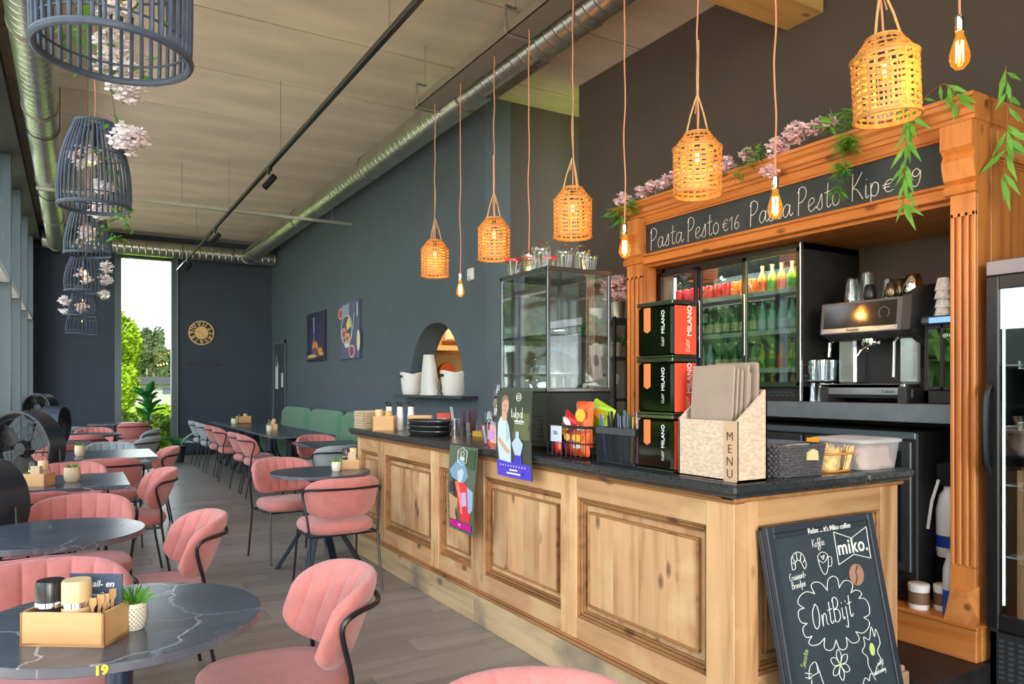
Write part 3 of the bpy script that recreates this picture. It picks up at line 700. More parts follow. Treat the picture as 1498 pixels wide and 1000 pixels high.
for y, z, lab, tilt in baskets:
    t = BP.put((2.7, y, z), y*1.7, lab, group='rattan basket pendants')
    t.rotation_euler[1] = tilt
    for c in [c for c in t.children if c.name.startswith('cord')]: bpy.data.objects.remove(c)
    part('cord', cord_mesh(3.90-z-.30, .30), M_cord, t)
    lamp_light((2.7, y, z+.16), 1.6)
def pend_bulb():
    t = thing('bulb_pendant', 'x', 'pendant lamp'); g = G(); g.lathe([(.006, .06), (.016, .05), (.016, 0), (.014, -.004)], 18); part('socket', g, M_chrome, t); bulb_mesh(t, 0, 1.08); return t
PB = Proto(pend_bulb())
for y, z, lab in ((5.37, 2.262, 'bare filament bulb pendant hanging in front of the hatch wall'), (4.32, 2.262, 'bare filament bulb pendant hanging behind the glass display case'), (3.29, 2.268, 'bare filament bulb pendant beside the left pilaster of the bar cabinet'),
                  (2.24, 2.285, 'bare filament bulb pendant in the middle of the menu blackboard'), (1.44, 2.66, 'bare filament bulb pendant hung highest, above the cornice')):
    t = PB.put((2.7, y, z), 0, lab, group='filament bulb pendants')
    for c in [c for c in t.children if c.name.startswith('cord')]: bpy.data.objects.remove(c)
    part('cord', cord_mesh(3.90-z-.06, .06), M_cord, t); lamp_light((2.7, y, z-.1), 3)
# ================= black slatted pendants over the window tables =================
M_blk2 = mat('slate blue bamboo', srgb(70, 80, 98), .55, noise=.15, nscale=30)
def slat_lamp(label, loc, h, r0, r1, rm, n, group, single):
    """r0 bottom, rm belly, r1 top radius"""
    t = thing('slatted_pendant', label, 'pendant lamp', loc, 0, group)
    prof = lambda s: r0*(1-s)**2+2*(2*rm-(r0+r1)/2)*s*(1-s)*1.0+r1*s*s
    P = [(prof(i/8), 0, h*i/8) for i in range(9)]
    if single:
        g = G(); g.tube([(p[0], 0, p[2]) for p in P], .0062, 6); me = g.mesh('rod', M_blk2)
        for k in range(n):
            o = part('rod', me, None, t); o.rotation_euler = (0, 0, 2*pi*k/n)
    else:
        g = G()
        for k in range(n):
            a = 2*pi*k/n; g.tube([(p[0]*cos(a), p[0]*sin(a), p[2]) for p in P[::2]], .006, 4)
        part('rods', g, M_blk2, t, kind='stuff')
    for nm, s, tr in (('bottom_ring', 0, .012), ('lower_ring', .12, .004), ('upper_ring', .62, .004), ('top_ring', 1, .01)):
        r = prof(s)-(0 if s in (0, 1) else .006); g = G(); g.tube([(r*cos(2*pi*k/40), r*sin(2*pi*k/40), h*s) for k in range(40)], tr, 8, True); part(nm, g, M_blk2, t)
    g = G()
    for k in range(4):
        a = pi/4+pi/2*k; g.tube([(.03*cos(a), .03*sin(a), h-.01), (r1*cos(a), r1*sin(a), h)], .005, 6)
    g.tube([(.035*cos(2*pi*k/16), .035*sin(2*pi*k/16), h-.01) for k in range(16)], .006, 6, True)
    part('spider', g, M_blk2, t)
    g = G(); g.cyl((0, 0, h*.98), (0, 0, h*.66), .017, 12); part('socket', g, M_black, t)
    g = G(); g.ell((0, 0, h*.66-.045), (.036, .036, .05), 16, 10); b = part('bulb', g, glassm('clear bulb', (1, .93, .8), 1.5), t)
    g = G(); g.ell((0, 0, h*.66-.045), (.006, .006, .02), 8, 6); part('filament', g, M_fil, b)
    part('cord', cord_mesh(H-loc[2]-h, h), plain('copper cord', 190, 120, 96), t)
    return t
gp = 'black slatted pendants'
slats = [((.105, 2.55, 2.41), .42, .213, .21, .216, 44, 'large black drum pendant, nearest, cut by the top edge'),
         ((.11, 5.2, 2.50), .51, .195, .105, .185, 38, 'black slatted barrel pendant below the large drum pendant'),
         ((.11, 7.8, 2.61), .44, .19, .10, .17, 32, 'black slatted pendant with narrow top, third from the front'),
         ((.12, 10.4, 2.56), .40, .215, .15, .215, 30, 'black slatted pendant, wide rounded one, fourth from the front'),
         ((.12, 12.9, 2.47), .42, .19, .11, .17, 24, 'black slatted pendant, fifth in the row, with pink blossom on its left'),
         ((.13, 14.9, 2.32), .40, .25, .16, .24, 24, 'black slatted pendant hanging lowest, close to the back wall')]
for i, (loc, h, r0, r1, rm, n, lab) in enumerate(slats): slat_lamp(lab, loc, h, r0, r1, rm, n, gp, i < 2)
# blossoms, leaves, garlands
def blossom(g, c, r, rr):
    for k in range(5):
        a = 2*pi*k/5+rr.uniform(0, 1); t = rr.uniform(-.5, .5)
        d = Vector((cos(a), sin(a)*cos(t*2), sin(a)*sin(t*2)+rr.uniform(-.4, .4))).normalized(); u = d.orthogonal().normalized()*r*.55; c_ = Vector(c)
        g.add([c_, c_+d*r*.6+u, c_+d*r*1.1, c_+d*r*.6-u], [(0, 1, 2, 3)])
def cluster(g, c, R, n, r, rr):
    for i in range(n):
        d = Vector((rr.gauss(0, 1), rr.gauss(0, 1), rr.gauss(0, 1))).normalized()*R*rr.uniform(.5, 1)
        blossom(g, (c[0]+d.x, c[1]+d.y, c[2]+d.z*.85), r, rr)
def leaves(g, c, R, n, L, rr, droop=0, w=.28):
    for i in range(n):
        p = Vector(c)+Vector((rr.uniform(-1, 1), rr.uniform(-1, 1), rr.uniform(-1, 1)))*R
        d = Vector((rr.gauss(0, 1), rr.gauss(0, 1), rr.gauss(0, .6)-droop)).normalized()*L*rr.uniform(.6, 1.2); u = d.orthogonal().normalized()*L*w
        g.add([p, p+d*.45+u, p+d, p+d*.45-u], [(0, 1, 2, 3)])
def garland(label, cat, clusters, lv, group, mb=M_blos, ml=M_leaf, seed=1, wire=None):
    rr = random.Random(seed); t = thing('flower_garland', label, cat, (0, 0, 0), 0, group)
    if clusters:
        g = G()
        for c, R, n, r in clusters: cluster(g, c, R, n, r, rr)
        part('blossom', g, mb, t, smooth=False, kind='stuff')
    if lv:
        g = G()
        for q in lv: leaves(g, q[0], q[1], q[2], q[3], rr, q[4], q[5] if len(q) > 5 else .2)
        part('leaf', g, ml, t, smooth=False, kind='stuff')
    if wire:
        g = G(); g.tube(smooth_path(wire, 4), .003, 5); part('wire', g, plain('brown wire', 90, 70, 40), t)
    return t
gg = 'blossom garlands twisted round the black pendants'
garland('white and pink blossom garland with green leaves inside the large drum pendant', 'garland', [((.12, 2.62, 2.74), .06, 26, .026), ((.14, 2.66, 2.62), .05, 14, .026)], [((.13, 2.62, 2.68), .12, 26, .07, .3)], gg, M_blosw, seed=2, wire=[(.1, 2.6, 2.9), (.12, 2.62, 2.6)])
garland('long blossom garland hanging between the drum pendant and the barrel pendant', 'garland', [((.16, 5.0, 3.62), .09, 40, .034), ((.19, 5.0, 3.46), .10, 50, .034), ((.22, 5.0, 3.32), .11, 56, .036), ((.28, 5.0, 3.20), .10, 50, .036), ((.29, 4.98, 2.88), .10, 60, .036)],
        [((.05, 5.0, 3.4), .14, 40, .08, .3), ((.3, 5.05, 3.3), .12, 26, .09, .3), ((.26, 5.1, 3.0), .1, 16, .06, .6), ((.1, 5.02, 3.7), .15, 34, .08, .2), ((.27, 5.2, 2.46), .07, 16, .06, .8)], gg, M_blosw, seed=3, wire=[(.1, 5.05, 4.3), (.16, 5.0, 3.6), (.2, 5, 3.1), (.26, 5.0, 2.8)])
garland('blossoms inside the black barrel pendant', 'garland', [((.06, 5.2, 2.80), .09, 26, .03), ((.16, 5.22, 2.64), .07, 20, .03)], [((.16, 5.2, 2.75), .1, 20, .07, .3)], gg, M_blosw, seed=4)
garland('pink blossom with leaves on top of the third black pendant', 'garland', [((.22, 7.65, 2.98), .1, 30, .04), ((.12, 7.8, 2.8), .1, 24, .035)], [((.3, 7.7, 2.86), .12, 26, .1, .4)], gg, M_blosw, seed=5)
garland('white blossom on the right rim of the fourth black pendant', 'garland', [((.34, 10.3, 2.86), .08, 20, .04), ((.34, 10.3, 2.70), .08, 18, .04), ((.32, 10.25, 2.52), .05, 10, .04), ((.12, 10.4, 2.75), .1, 20, .035)], [((.33, 10.3, 2.5), .05, 6, .08, .4)], gg, M_blosw, seed=6)
garland('white blossom on the left side of the fifth black pendant', 'garland', [((-.12, 12.6, 2.66), .07, 16, .045), ((-.13, 12.6, 2.5), .04, 8, .045), ((.12, 12.9, 2.6), .1, 18, .04)], None, gg, M_blosw, seed=7)
# ================= bar counter =================
CT = 1.046
bar = thing('bar_counter', 'long stripped pine bar counter with raised panels', 'counter', (0, 0, 0))
FXc = 2.10    # front face plane (stiles at 2.08)
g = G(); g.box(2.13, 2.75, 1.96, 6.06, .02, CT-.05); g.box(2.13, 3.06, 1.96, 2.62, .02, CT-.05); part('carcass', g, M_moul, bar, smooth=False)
PY = [(2.05, 2.90), (3.03, 3.83), (3.995, 4.46), (4.585, 5.45), (5.60, 6.02)]
PZ0, PZ1 = .29, .87
def raised_panel(PP, x0, x1, z0, z1, fr, nb, mbo, mmo, par):
    """panel of nb boards with a bolection moulding, in frame fr(u,z,depth)"""
    ax = lambda u0, u1, z0_, z1_, d0, d1, b=.003: None
    def bx(g, u0, u1, a, b_, d0, d1, bv=.004):
        k = G(); k.box(u0, u1, d0, d1, a, b_, bv); g.add([fr(p[0], p[2], p[1]) for p in k.v], k.f)
    # outer moulding (3 steps)
    g = G()
    for (o, w, d) in ((0, .012, -.012), (.012, .014, -.004), (.026, .010, .006)):
        a, b_, c, e = x0+o, x1-o, z0+o, z1-o
        bx(g, a, b_, e-w, e, d, .03); bx(g, a, b_, c, c+w, d, .03); bx(g, a, a+w, c, e, d, .03); bx(g, b_-w, b_, c, e, d, .03)
    part('panel_moulding', g, mmo, par, smooth=False)
    # sunk margin then raised field of boards
    g = G(); bx(g, x0+.03, x1-.03, z0+.03, z1-.03, .022, .03); part('panel_margin', g, mbo, par, smooth=False)
    a, b_, c, e = x0+.075, x1-.075, z0+.075, z1-.075
    if b_-a < .2: a, b_, c, e = x0+.05, x1-.05, z0+.05, z1-.05
    for i in range(nb):
        u0 = a+(b_-a)*i/nb; u1 = a+(b_-a)*(i+1)/nb
        g = G(); bx(g, u0+.0006, u1-.0006, c, e, .006, .028, .0015); part('board', g, mbo, par, smooth=False)
    g = G(); w = .010
    for (p0, p1, q0, q1) in ((a-w, b_+w, e, e+w), (a-w, b_+w, c-w, c), (a-w, a, c, e), (b_, b_+w, c, e)): bx(g, p0, p1, q0, q1, .0, .028, .003)
    part('field_bead', g, mmo, par, smooth=False)
frF = lambda u, z, d: (2.10+d, u, z)
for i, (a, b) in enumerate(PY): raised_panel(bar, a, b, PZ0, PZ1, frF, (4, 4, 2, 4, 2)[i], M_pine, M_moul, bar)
edges = [1.9105]+[e for p in PY for e in p]+[6.08]
for i in range(0, len(edges), 2):
    g = G(); g.box(2.08, 2.13, edges[i], edges[i+1], .18, CT-.05, .002); part('stile', g, M_pine, bar, smooth=False)
for (a, b) in PY:
    g = G(); g.box(2.082, 2.13, a, b, PZ1, CT-.05, .001); part('top_rail', g, M_pineh, bar, smooth=False)
    g = G(); g.box(2.082, 2.13, a, b, .18, PZ0, .001); part('bottom_rail', g, M_pineh, bar, smooth=False)
for (a, b) in ((1.90, 3.9), (3.903, 6.09)):
    g = G(); g.box(2.045, 2.13, a, b, 0, .165, .003); part('plinth_board', g, M_plinth, bar, smooth=False)
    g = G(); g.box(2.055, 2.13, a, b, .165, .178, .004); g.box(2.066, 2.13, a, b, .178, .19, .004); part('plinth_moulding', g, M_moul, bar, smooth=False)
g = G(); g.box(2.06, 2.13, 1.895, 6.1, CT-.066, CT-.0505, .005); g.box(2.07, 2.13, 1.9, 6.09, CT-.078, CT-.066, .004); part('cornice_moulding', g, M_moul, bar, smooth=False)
# end face
frE = lambda u, z, d: (u, 1.93+d, z)
raised_panel(bar, 2.21, 2.97, .31, .875, frE, 4, M_pine, M_moul, bar)
for a, b in ((2.0808, 2.21), (2.97, 3.09)):
    g = G(); g.box(a, b, 1.91, 1.96, .18, CT-.05, .002); part('stile', g, M_pine, bar, smooth=False)
for a, b in ((.18, .31), (.875, CT-.05)):
    g = G(); g.box(2.21, 2.97, 1.912, 1.96, a, b, .001); part('end_rail', g, M_pinex, bar, smooth=False)
g = G(); g.box(2.045, 3.12, 1.875, 1.96, 0, .165, .003); g.box(2.06, 3.105, 1.885, 1.96, .165, .19, .005); part('plinth_board', g, M_plinth, bar, smooth=False)
g = G(); g.box(2.06, 3.1, 1.885, 1.96, CT-.07, CT-.0505, .005); part('cornice_moulding', g, M_moul, bar, smooth=False)
# worktop, L shaped, with rounded nose
g = G(); g.box(2.02, 2.80, 1.85, 6.15, CT-.036, CT, .009); g.box(2.80, 3.12, 1.85, 2.68, CT-.036, CT, .009); g.box(2.035, 2.8, 1.865, 6.14, CT-.05, CT-.036, .003); g.box(2.8, 3.105, 1.865, 2.66, CT-.05, CT-.036, .003)
solo('bar_worktop', g, M_top, 'black granite worktop lying on the pine bar counter', 'worktop', smooth=False)
# ================= platform and bar cabinet =================
g = G(); g.box(3.13, 4.33, 1.80, 5.2, 0, .12, .004); g.box(2.76, 3.13, 2.7, 5.9, 0, .12, .004); solo('floor_platform', g, mat('worn black platform', srgb(38, 36, 36), .5, noise=.4, nscale=14), 'low black scuffed platform behind the bar counter', 'platform', smooth=False)
hut = thing('bar_cabinet', 'tall honey pine back bar cabinet with cornice and menu blackboard', 'cabinet')
def hb(nm, x0, x1, y0, y1, z0, z1, m=M_hon, b=.003): g = G(); g.box(x0, x1, y0, y1, z0, z1, b); return part(nm, g, m, hut, smooth=False)
hb('skirting', 3.575, 3.62, 1.83, 4.4, .12, .275, M_honh, .006); hb('skirting', 3.62, 4.3, 1.83, 1.87, .12, .275, M_honx, .006)
hb('base_board', 3.56, 4.32, 1.82, 4.42, .275, .295, M_honh, .005)
def pilaster(y0, y1, nfl, name='pilaster'):
    w = y1-y0
    g = G(); g.box(3.62, 3.74, y0, y1, .295, 2.63, .002)
    # fluted face built as ribs over a recessed ground
    n = nfl; rw = w/(2*n+1)
    for i in range(n+1): g.box(3.60, 3.62, y0+2*i*rw, y0+(2*i+1)*rw, .55, 2.22, .003)
    g.box(3.60, 3.62, y0, y1, .40, .56, .002); g.box(3.60, 3.62, y0, y1, 2.2, 2.63, .002)
    for i in range(n): g.tube([(3.618, y0+(2*i+1.5)*rw, .56+ .0), (3.618, y0+(2*i+1.5)*rw, 2.2)], rw*.35, 6)
    p = part(name, g, M_hon, hut, smooth=False)
    g = G(); c = (y0+y1)/2
    g.add([(3.62, y0-.01, .295), (3.62, y1+.01, .295), (3.565, y1+.01, .295), (3.565, y0-.01, .295), (3.62, y0-.01, .47), (3.62, y1+.01, .47), (3.565, y1-.02, .44), (3.565, y0+.02, .44)], [(0, 1, 2, 3), (4, 7, 6, 5), (0, 4, 5, 1), (3, 2, 6, 7), (0, 3, 7, 4), (1, 5, 6, 2)])
    part('plinth_block', g, M_honx, p, smooth=False)
    # corbel: S-shaped scroll under the cornice
    g = G(); prof = [(3.61, 2.30), (3.585, 2.31), (3.575, 2.33), (3.585, 2.35), (3.60, 2.36), (3.58, 2.375), (3.565, 2.42), (3.56, 2.46), (3.575, 2.49), (3.565, 2.50), (3.548, 2.52), (3.548, 2.63), (3.61, 2.63)]
    g.prism([(p_[0], p_[1]) for p_ in prof], y0-.012, y1+.02, lambda u, v, w_: (u, w_, v)); part('corbel', g, M_hon, p, smooth=False)
    return p
pilaster(1.85, 1.965, 3); pilaster(4.19, 4.36, 3)
# side panel (towards the camera)
hb('side_frame', 3.74, 3.80, 1.85, 1.9, .295, 2.63); hb('side_frame', 4.24, 4.32, 1.85, 1.9, .295, 2.63)
hb('side_rail', 3.8, 4.24, 1.85, 1.9, 2.50, 2.63, M_honx); hb('side_rail', 3.8, 4.24, 1.85, 1.9, .295, .45, M_honx)
g = G(); g.box(3.80, 4.24, 1.875, 1.885, .45, 2.5); part('side_panel', g, M_hon, hut, smooth=False)
g = G(); 
for o, d in ((0, 1.862), (.012, 1.868)):
    g.box(3.80+o, 4.24-o, d, 1.885, 2.488-o, 2.5-o, .003); g.box(3.80+o, 3.812+o, d, 1.885, .45+o, 2.5-o, .003); g.box(4.228-o, 4.24-o, d, 1.885, .45+o, 2.5-o, .003)
part('side_moulding', g, M_honx, hut, smooth=False)
hb('far_side', 3.74, 4.32, 4.31, 4.35, .295, 2.63)
# header with blackboard
hb('header_rail', 3.62, 3.68, 1.965, 4.19, 2.595, 2.64, M_honh, .003); hb('header_rail', 3.61, 3.70, 1.965, 4.19, 2.30, 2.352, M_honh, .004)
g = G(); g.box(3.60, 3.64, 1.965, 4.23, 2.352, 2.372, .005); g.box(3.62, 3.64, 1.965, 4.22, 2.588, 2.60, .003); g.box(3.615, 3.64, 1.975, 1.995, 2.36, 2.6, .004); g.box(3.615, 3.64, 4.205, 4.225, 2.36, 2.6, .004); part('board_moulding', g, M_honh, hut, smooth=False)
hb('soffit', 3.66, 4.32, 1.9, 4.31, 2.28, 2.30, M_honh)
g = G(); g.box(3.64, 3.66, 1.99, 4.21, 2.368, 2.595); mbd = part('menu_blackboard', g, M_chalkb, hut, smooth=False, label='long narrow blackboard with the dishes and prices in white chalk')
# cornice: stacked profile round front, near end and far end
prof = [(0, 2.625), (.012, 2.625), (.012, 2.645), (.03, 2.65), (.034, 2.668), (.045, 2.675), (.055, 2.70), (.075, 2.715), (.078, 2.735), (.088, 2.74), (.088, 2.758), (0, 2.758)]
def cornice():
    g = G(); n = len(prof); vs = []
    for d, z in prof:
        x = 3.63-d; yn = 1.86-d*.35; yf = 4.37+d
        vs += [(4.34, yn, z), (x, yn, z), (x, yf, z), (4.34, yf, z)]
    fs = []
    for i in range(n):
        j = (i+1) % n
        for k in range(3): fs.append((i*4+k, i*4+k+1, j*4+k+1, j*4+k))
    g.add(vs, fs); return g
g = cornice(); part('cornice', g, M_honh, hut, smooth=False)
hb('cornice_top', 3.55, 4.33, 1.86, 4.42, 2.742, 2.757, M_honh)
hb('frieze', 3.612, 3.72, 1.855, 4.36, 2.60, 2.66, M_honh)
# chalk handwriting
def chalkY(g, s, y, z, size, r, slope=0): g.T = FX((3.6385, y, z)); script(g, s, size, 0, 0, r, slope, gap=.02)
for s, y, sz, r, yend in (('Pasta', 4.14, .145, .0019, 3.80), ('Pesto', 3.76, .15, .0020, 3.46), ('\u20ac16', 3.44, .10, .0018, 3.29), ('Pasta', 3.215, .145, .0022, 2.895), ('Pesto', 2.86, .15, .0022, 2.57), ('Kip', 2.515, .145, .0024, 2.34), ('\u20ac', 2.33, .09, .0022, 2.26), ('19', 2.225, .105, .0024, 2.115)):
    w = sum(GL[c][0]+.02 for c in s)*sz; q = (y-yend)/w
    g = G(); g.T = FX((3.6385, y, 2.405)); script(g, s, sz, 0, 0, r, 0, gap=.02, squeeze=q); part('chalk_lettering', g, M_chalk, mbd)
# back worktop
g = G(); g.box(3.70, 4.335, 1.905, 4.30, 1.215, 1.31, .003); solo('back_worktop', g, M_greyst, 'thick blue grey stone shelf inside the bar cabinet', 'worktop', smooth=False)
# under-counter cooler
t = thing('under_counter_cooler', 'black low cooler standing under the grey stone shelf', 'cooler')
g = G(); g.box(3.68, 4.25, 2.17, 4.15, .30, 1.165, .006); part('body', g, M_blackm, t, smooth=False)
for k in range(3):
    g = G(); y0 = 2.19+k*.655; g.box(3.655, 3.68, y0, y0+.64, .45, 1.12, .006); dd = part('door', g, mat('cooler door frame', srgb(58, 64, 68), .35, .3), t, smooth=False)
    g = G(); g.box(3.65, 3.655, y0+.05, y0+.59, .5, 1.07); part('pane', g, mat('dark glass', (.01, .012, .014), .05), dd, smooth=False)
g = G()
for k in range(14): g.box(3.665, 3.68, 2.2, 2.75, .32+.009*k, .325+.009*k)
part('grille', g, M_blackm, t, smooth=False); g = G(); g.box(3.66, 3.68, 2.17, 4.15, 1.13, 1.165, .004); part('top_strip', g, mat('cool strip', srgb(84, 100, 108), .3, .3), t, smooth=False)
# things on the cabinet base
for x, y, lab in ((3.715, 2.055, 'white lidded brown tub, right one of two on the cabinet base'), (3.632, 2.135, 'white lidded brown tub, left one of two on the cabinet base')):
    t = thing('powder_tub', lab, 'tub', (x, y, .295), 0, 'tubs on the cabinet base')
    g = G(); g.lathe([(.046, 0), (.048, .01), (.048, .10)], 20); part('tub', g, M_white, t); g = G(); g.lathe([(.0486, .025), (.0486, .085)], 20, cap=False); part('wrap_label', g, plain('brown label', 120, 92, 66), t)
    g = G(); g.lathe([(.05, .098), (.05, .12), (.044, .124), (0, .124)], 20); part('lid', g, M_white, t)
t = thing('cleaner_bottle', 'slim bottle with blue liquid beside the near pilaster base', 'bottle', (3.66, 1.995, .295)); g = G(); g.lathe([(.032, 0), (.034, .02), (.034, .12)], 16); part('liquid', g, plain('blue liquid', 40, 90, 190, .2), t)
g = G(); g.lathe([(.034, .12), (.034, .22), (.02, .27), (.016, .3), (.0, .3)], 16); part('bottle', g, plain('milky plastic', 205, 210, 215, .3), t)
t = thing('jerrycan', 'white canister with blue label band half hidden behind the pilaster', 'canister', (3.84, 2.095, .295))
g = G(); g.box(-.05, .2, -.065, .065, 0, .24, .006); part('clear_box', g, glassm('smoky box', (.5, .52, .52)), t, smooth=False)
g = G(); g.lathe([(.058, .24), (.064, .28), (.064, .48), (.05, .55), (.03, .58), (.03, .60)], 20); part('canister', g, M_white, t); g = G(); g.lathe([(.0648, .29), (.0648, .35)], 20, cap=False); part('label_band', g, plain('royal blue', 20, 60, 160), t)
g = G(); g.box(-.05, .05, -.04, .05, .60, .72, .01); part('pump_head', g, M_black, t); g = G(); g.tube([(-.05, .03, .63), (-.085, .045, .52), (-.095, .06, .38)], .008, 8); part('hose', g, M_white, t)
# ================= tall triple cooler =================
tf = thing('triple_door_cooler', 'black three door glass drinks cooler standing on the grey stone shelf', 'cooler', (0, 0, 0))
FY0, FY1, FZ0, FZ1, FX0 = 2.93, 4.17, 1.312, 2.27, 3.78
def fb(nm, *a, m=M_blackm, b=.002, par=None): g = G(); g.box(*a, b); return part(nm, g, m, par or tf, smooth=False)
fb('side_wall', FX0, 4.32, FY0, FY0+.03, FZ0, FZ1); fb('side_wall', FX0, 4.32, FY1-.03, FY1, FZ0, FZ1); fb('top_panel', FX0, 4.32, FY0, FY1, FZ1-.04, FZ1); fb('base_panel', FX0, 4.32, FY0, FY1, FZ0, FZ0+.09)
M_in = plain('cooler lining', 190, 196, 198, .5); fb('back_lining', 4.28, 4.3, FY0+.03, FY1-.03, FZ0+.09, FZ1-.04, m=M_in)
g = G()
for k in range(28): g.box(FX0-.006, FX0-.001, FY0+.06+k*.038, FY0+.085+k*.038, FZ0+.03, FZ0+.038); g.box(FX0-.006, FX0-.001, FY0+.075+k*.038, FY0+.1+k*.038, FZ0+.048, FZ0+.056)
part('vent_grille', g, M_frame, tf, smooth=False, kind='stuff')
M_cfr = mat('cooler door rail', srgb(70, 84, 70), .25, .6)
ds = [(2.93, 3.37, 0), (3.37, 3.79, .02), (3.79, 4.17, .0)]
for i, (a, b, o) in enumerate(ds):
    x = FX0-.03+o; g = G(); fw = .028
    g.box(x, x+.02, a, a+fw, FZ0+.09, FZ1-.03, .003); g.box(x, x+.02, b-fw, b, FZ0+.09, FZ1-.03, .003); g.box(x, x+.02, a, b, FZ1-.06, FZ1-.03, .003); g.box(x, x+.02, a, b, FZ0+.085, FZ0+.115, .003)
    d = part('door', g, M_cfr if i == 0 else M_black, tf, smooth=False)
    g = G(); g.box(x+.009, x+.012, a+fw, b-fw, FZ0+.115, FZ1-.06); part('pane', g, M_glassd, d, smooth=False)
    g = G(); g.box(x-.006, x, b-.02, b-.01, 1.6, 2.0, .002); part('handle', g, M_steel, d, smooth=False)
fb('corner_trim', FX0-.03, FX0-.01, FY0-.004, FY0+.006, FZ0, FZ1, m=M_steel)
for k, z in enumerate((1.50, 1.745, 2.0)):
    g = G(); g.box(3.85, 4.27, FY0+.035, FY1-.035, z-.006, z); g.box(3.84, 3.85, FY0+.035, FY1-.035, z-.012, z+.018); part('shelf', g, plain('white wire shelf', 200, 204, 206, .4), tf, smooth=False)
g = G(); g.box(3.86, 3.875, FY0+.04, FY0+.05, FZ0+.12, FZ1-.06); g.box(3.86, 3.875, FY1-.05, FY1-.04, FZ0+.12, FZ1-.06); part('light_strip', g, mat('led strip', (1, 1, 1), .5, emit=(.9, .97, 1), estr=2.5), tf, smooth=False)
l = bpy.data.lights.new('cooler_lamp', 'AREA'); l.shape = 'RECTANGLE'; l.size = 1.1; l.size_y = .05; l.energy = 5; l.color = (.92, 1, .97); o = bpy.data.objects.new('cooler_lamp', l); COL.objects.link(o); o.location = (3.84, 3.55, FZ1-.07); o.rotation_euler = (0, radians(-25), pi/2*0); o.rotation_euler = (radians(0), radians(-30), 0); l.size = .05; l.size_y = 1.1
# drinks
def bottle_proto(nm, lab, body, capm, labm, h, r):
    t = thing(nm, lab, 'bottle'); g = G(); g.lathe([(r*.9, 0), (r, .008), (r, h*.52), (r*.85, h*.6), (r*.38, h*.78), (r*.34, h*.94), (r*.34, h*.97)], 14); part('glass', g, body, t)
    g = G(); g.lathe([(r*.42, h*.94), (r*.42, h), (0, h)], 10); part('cap', g, capm, t); g = G(); g.lathe([(r*1.02, h*.16), (r*1.02, h*.44)], 14, cap=False); part('label', g, labm, t); return t
def can_proto(nm, lab, c, top, h=.115, r=.031):
    t = thing(nm, lab, 'can'); g = G(); g.lathe([(r*.8, 0), (r, .008), (r, h-.01), (r*.86, h)], 14); part('body', g, c, t); g = G(); g.lathe([(r*.86, h), (r*.8, h-.003), (0, h-.003)], 12, cap=False); part('lid', g, top, t); return t
B1 = Proto(bottle_proto('green_bottle', 'x', mat('green glass', srgb(30, 110, 70), .08, spec=.8), M_white, plain('cream label', 214, 210, 170), .215, .031))
B2 = Proto(bottle_proto('water_bottle', 'x', mat('pale blue glass', srgb(150, 200, 205), .08, spec=.8), plain('blue cap', 60, 110, 190), plain('pale label', 200, 220, 230), .215, .031))
B3 = Proto(bottle_proto('juice_bottle', 'x', mat('lime juice', srgb(170, 190, 50), .1), plain('yellow cap', 220, 200, 60), plain('green label', 90, 150, 60), .19, .031))
B4 = Proto(bottle_proto('juice_bottle', 'x', mat('orange juice', srgb(236, 140, 40), .1), plain('orange cap', 230, 110, 30), plain('orange label', 230, 90, 40), .19, .031))
C1 = Proto(can_proto('drink_can', 'x', plain('orange can', 236, 120, 40, .3), M_steel)); C2 = Proto(can_proto('drink_can', 'x', plain('red can', 200, 30, 34, .3), M_steel)); 
ORD = ('first', 'second', 'third', 'fourth', 'fifth', 'sixth', 'seventh', 'eighth', 'ninth', 'tenth', 'eleventh', 'twelfth', 'thirteenth', 'fourteenth', 'fifteenth')
for row, (z, choice) in enumerate(((1.745, None), (2.0, None), (1.50, None), (FZ0+.09, None))):
    for k in range(15):
        y = FY1-.07-k*.077
        third = 0 if y > 3.79 else 1 if y > 3.37 else 2
        wh = ('left', 'middle', 'right')[third]; sh = {1.745: 'second shelf from the top', 2.0: 'top shelf', 1.50: 'third shelf from the top'}.get(z, 'bottom')
        if z == 2.0: P_, kd = ((C2, 'red can'), (C1 if y < 3.6 else C2, 'orange can' if y < 3.6 else 'red can'), (B3 if k % 2 else B4, 'yellow green bottle' if k % 2 else 'orange juice bottle'))[third]
        elif z == 1.745: P_, kd = ((B1, 'green bottle'), (B1, 'green bottle'), (B2, 'pale water bottle'))[third]
        elif z == 1.50: P_, kd = ((B2, 'pale water bottle'), (B1, 'green bottle'), (B3, 'yellow green bottle') if k % 3 else (B4, 'orange juice bottle'))[third]
        else: P_, kd = ((C1, 'orange can'), (B2, 'pale water bottle'), (B4, 'orange juice bottle') if k % 2 else (B3, 'yellow green bottle'))[third]
        sc = 1.0 if z in (2.0,) or P_ in (C1, C2) else .98
        if z not in (2.0, 1.745) and P_ not in (C1, C2): sc = .93 if z == 1.50 else .45/.5*.45+.3
        P_.put((3.89+(k % 2)*.004, y, z), 0, '%s, %s from the left, %s of the triple cooler' % (kd, ORD[k], 'floor' if sh == 'bottom' else sh), scale=min(sc, (.235/.215) if z != FZ0+.09 else .42), group='drinks, %s row of the triple cooler' % sh)
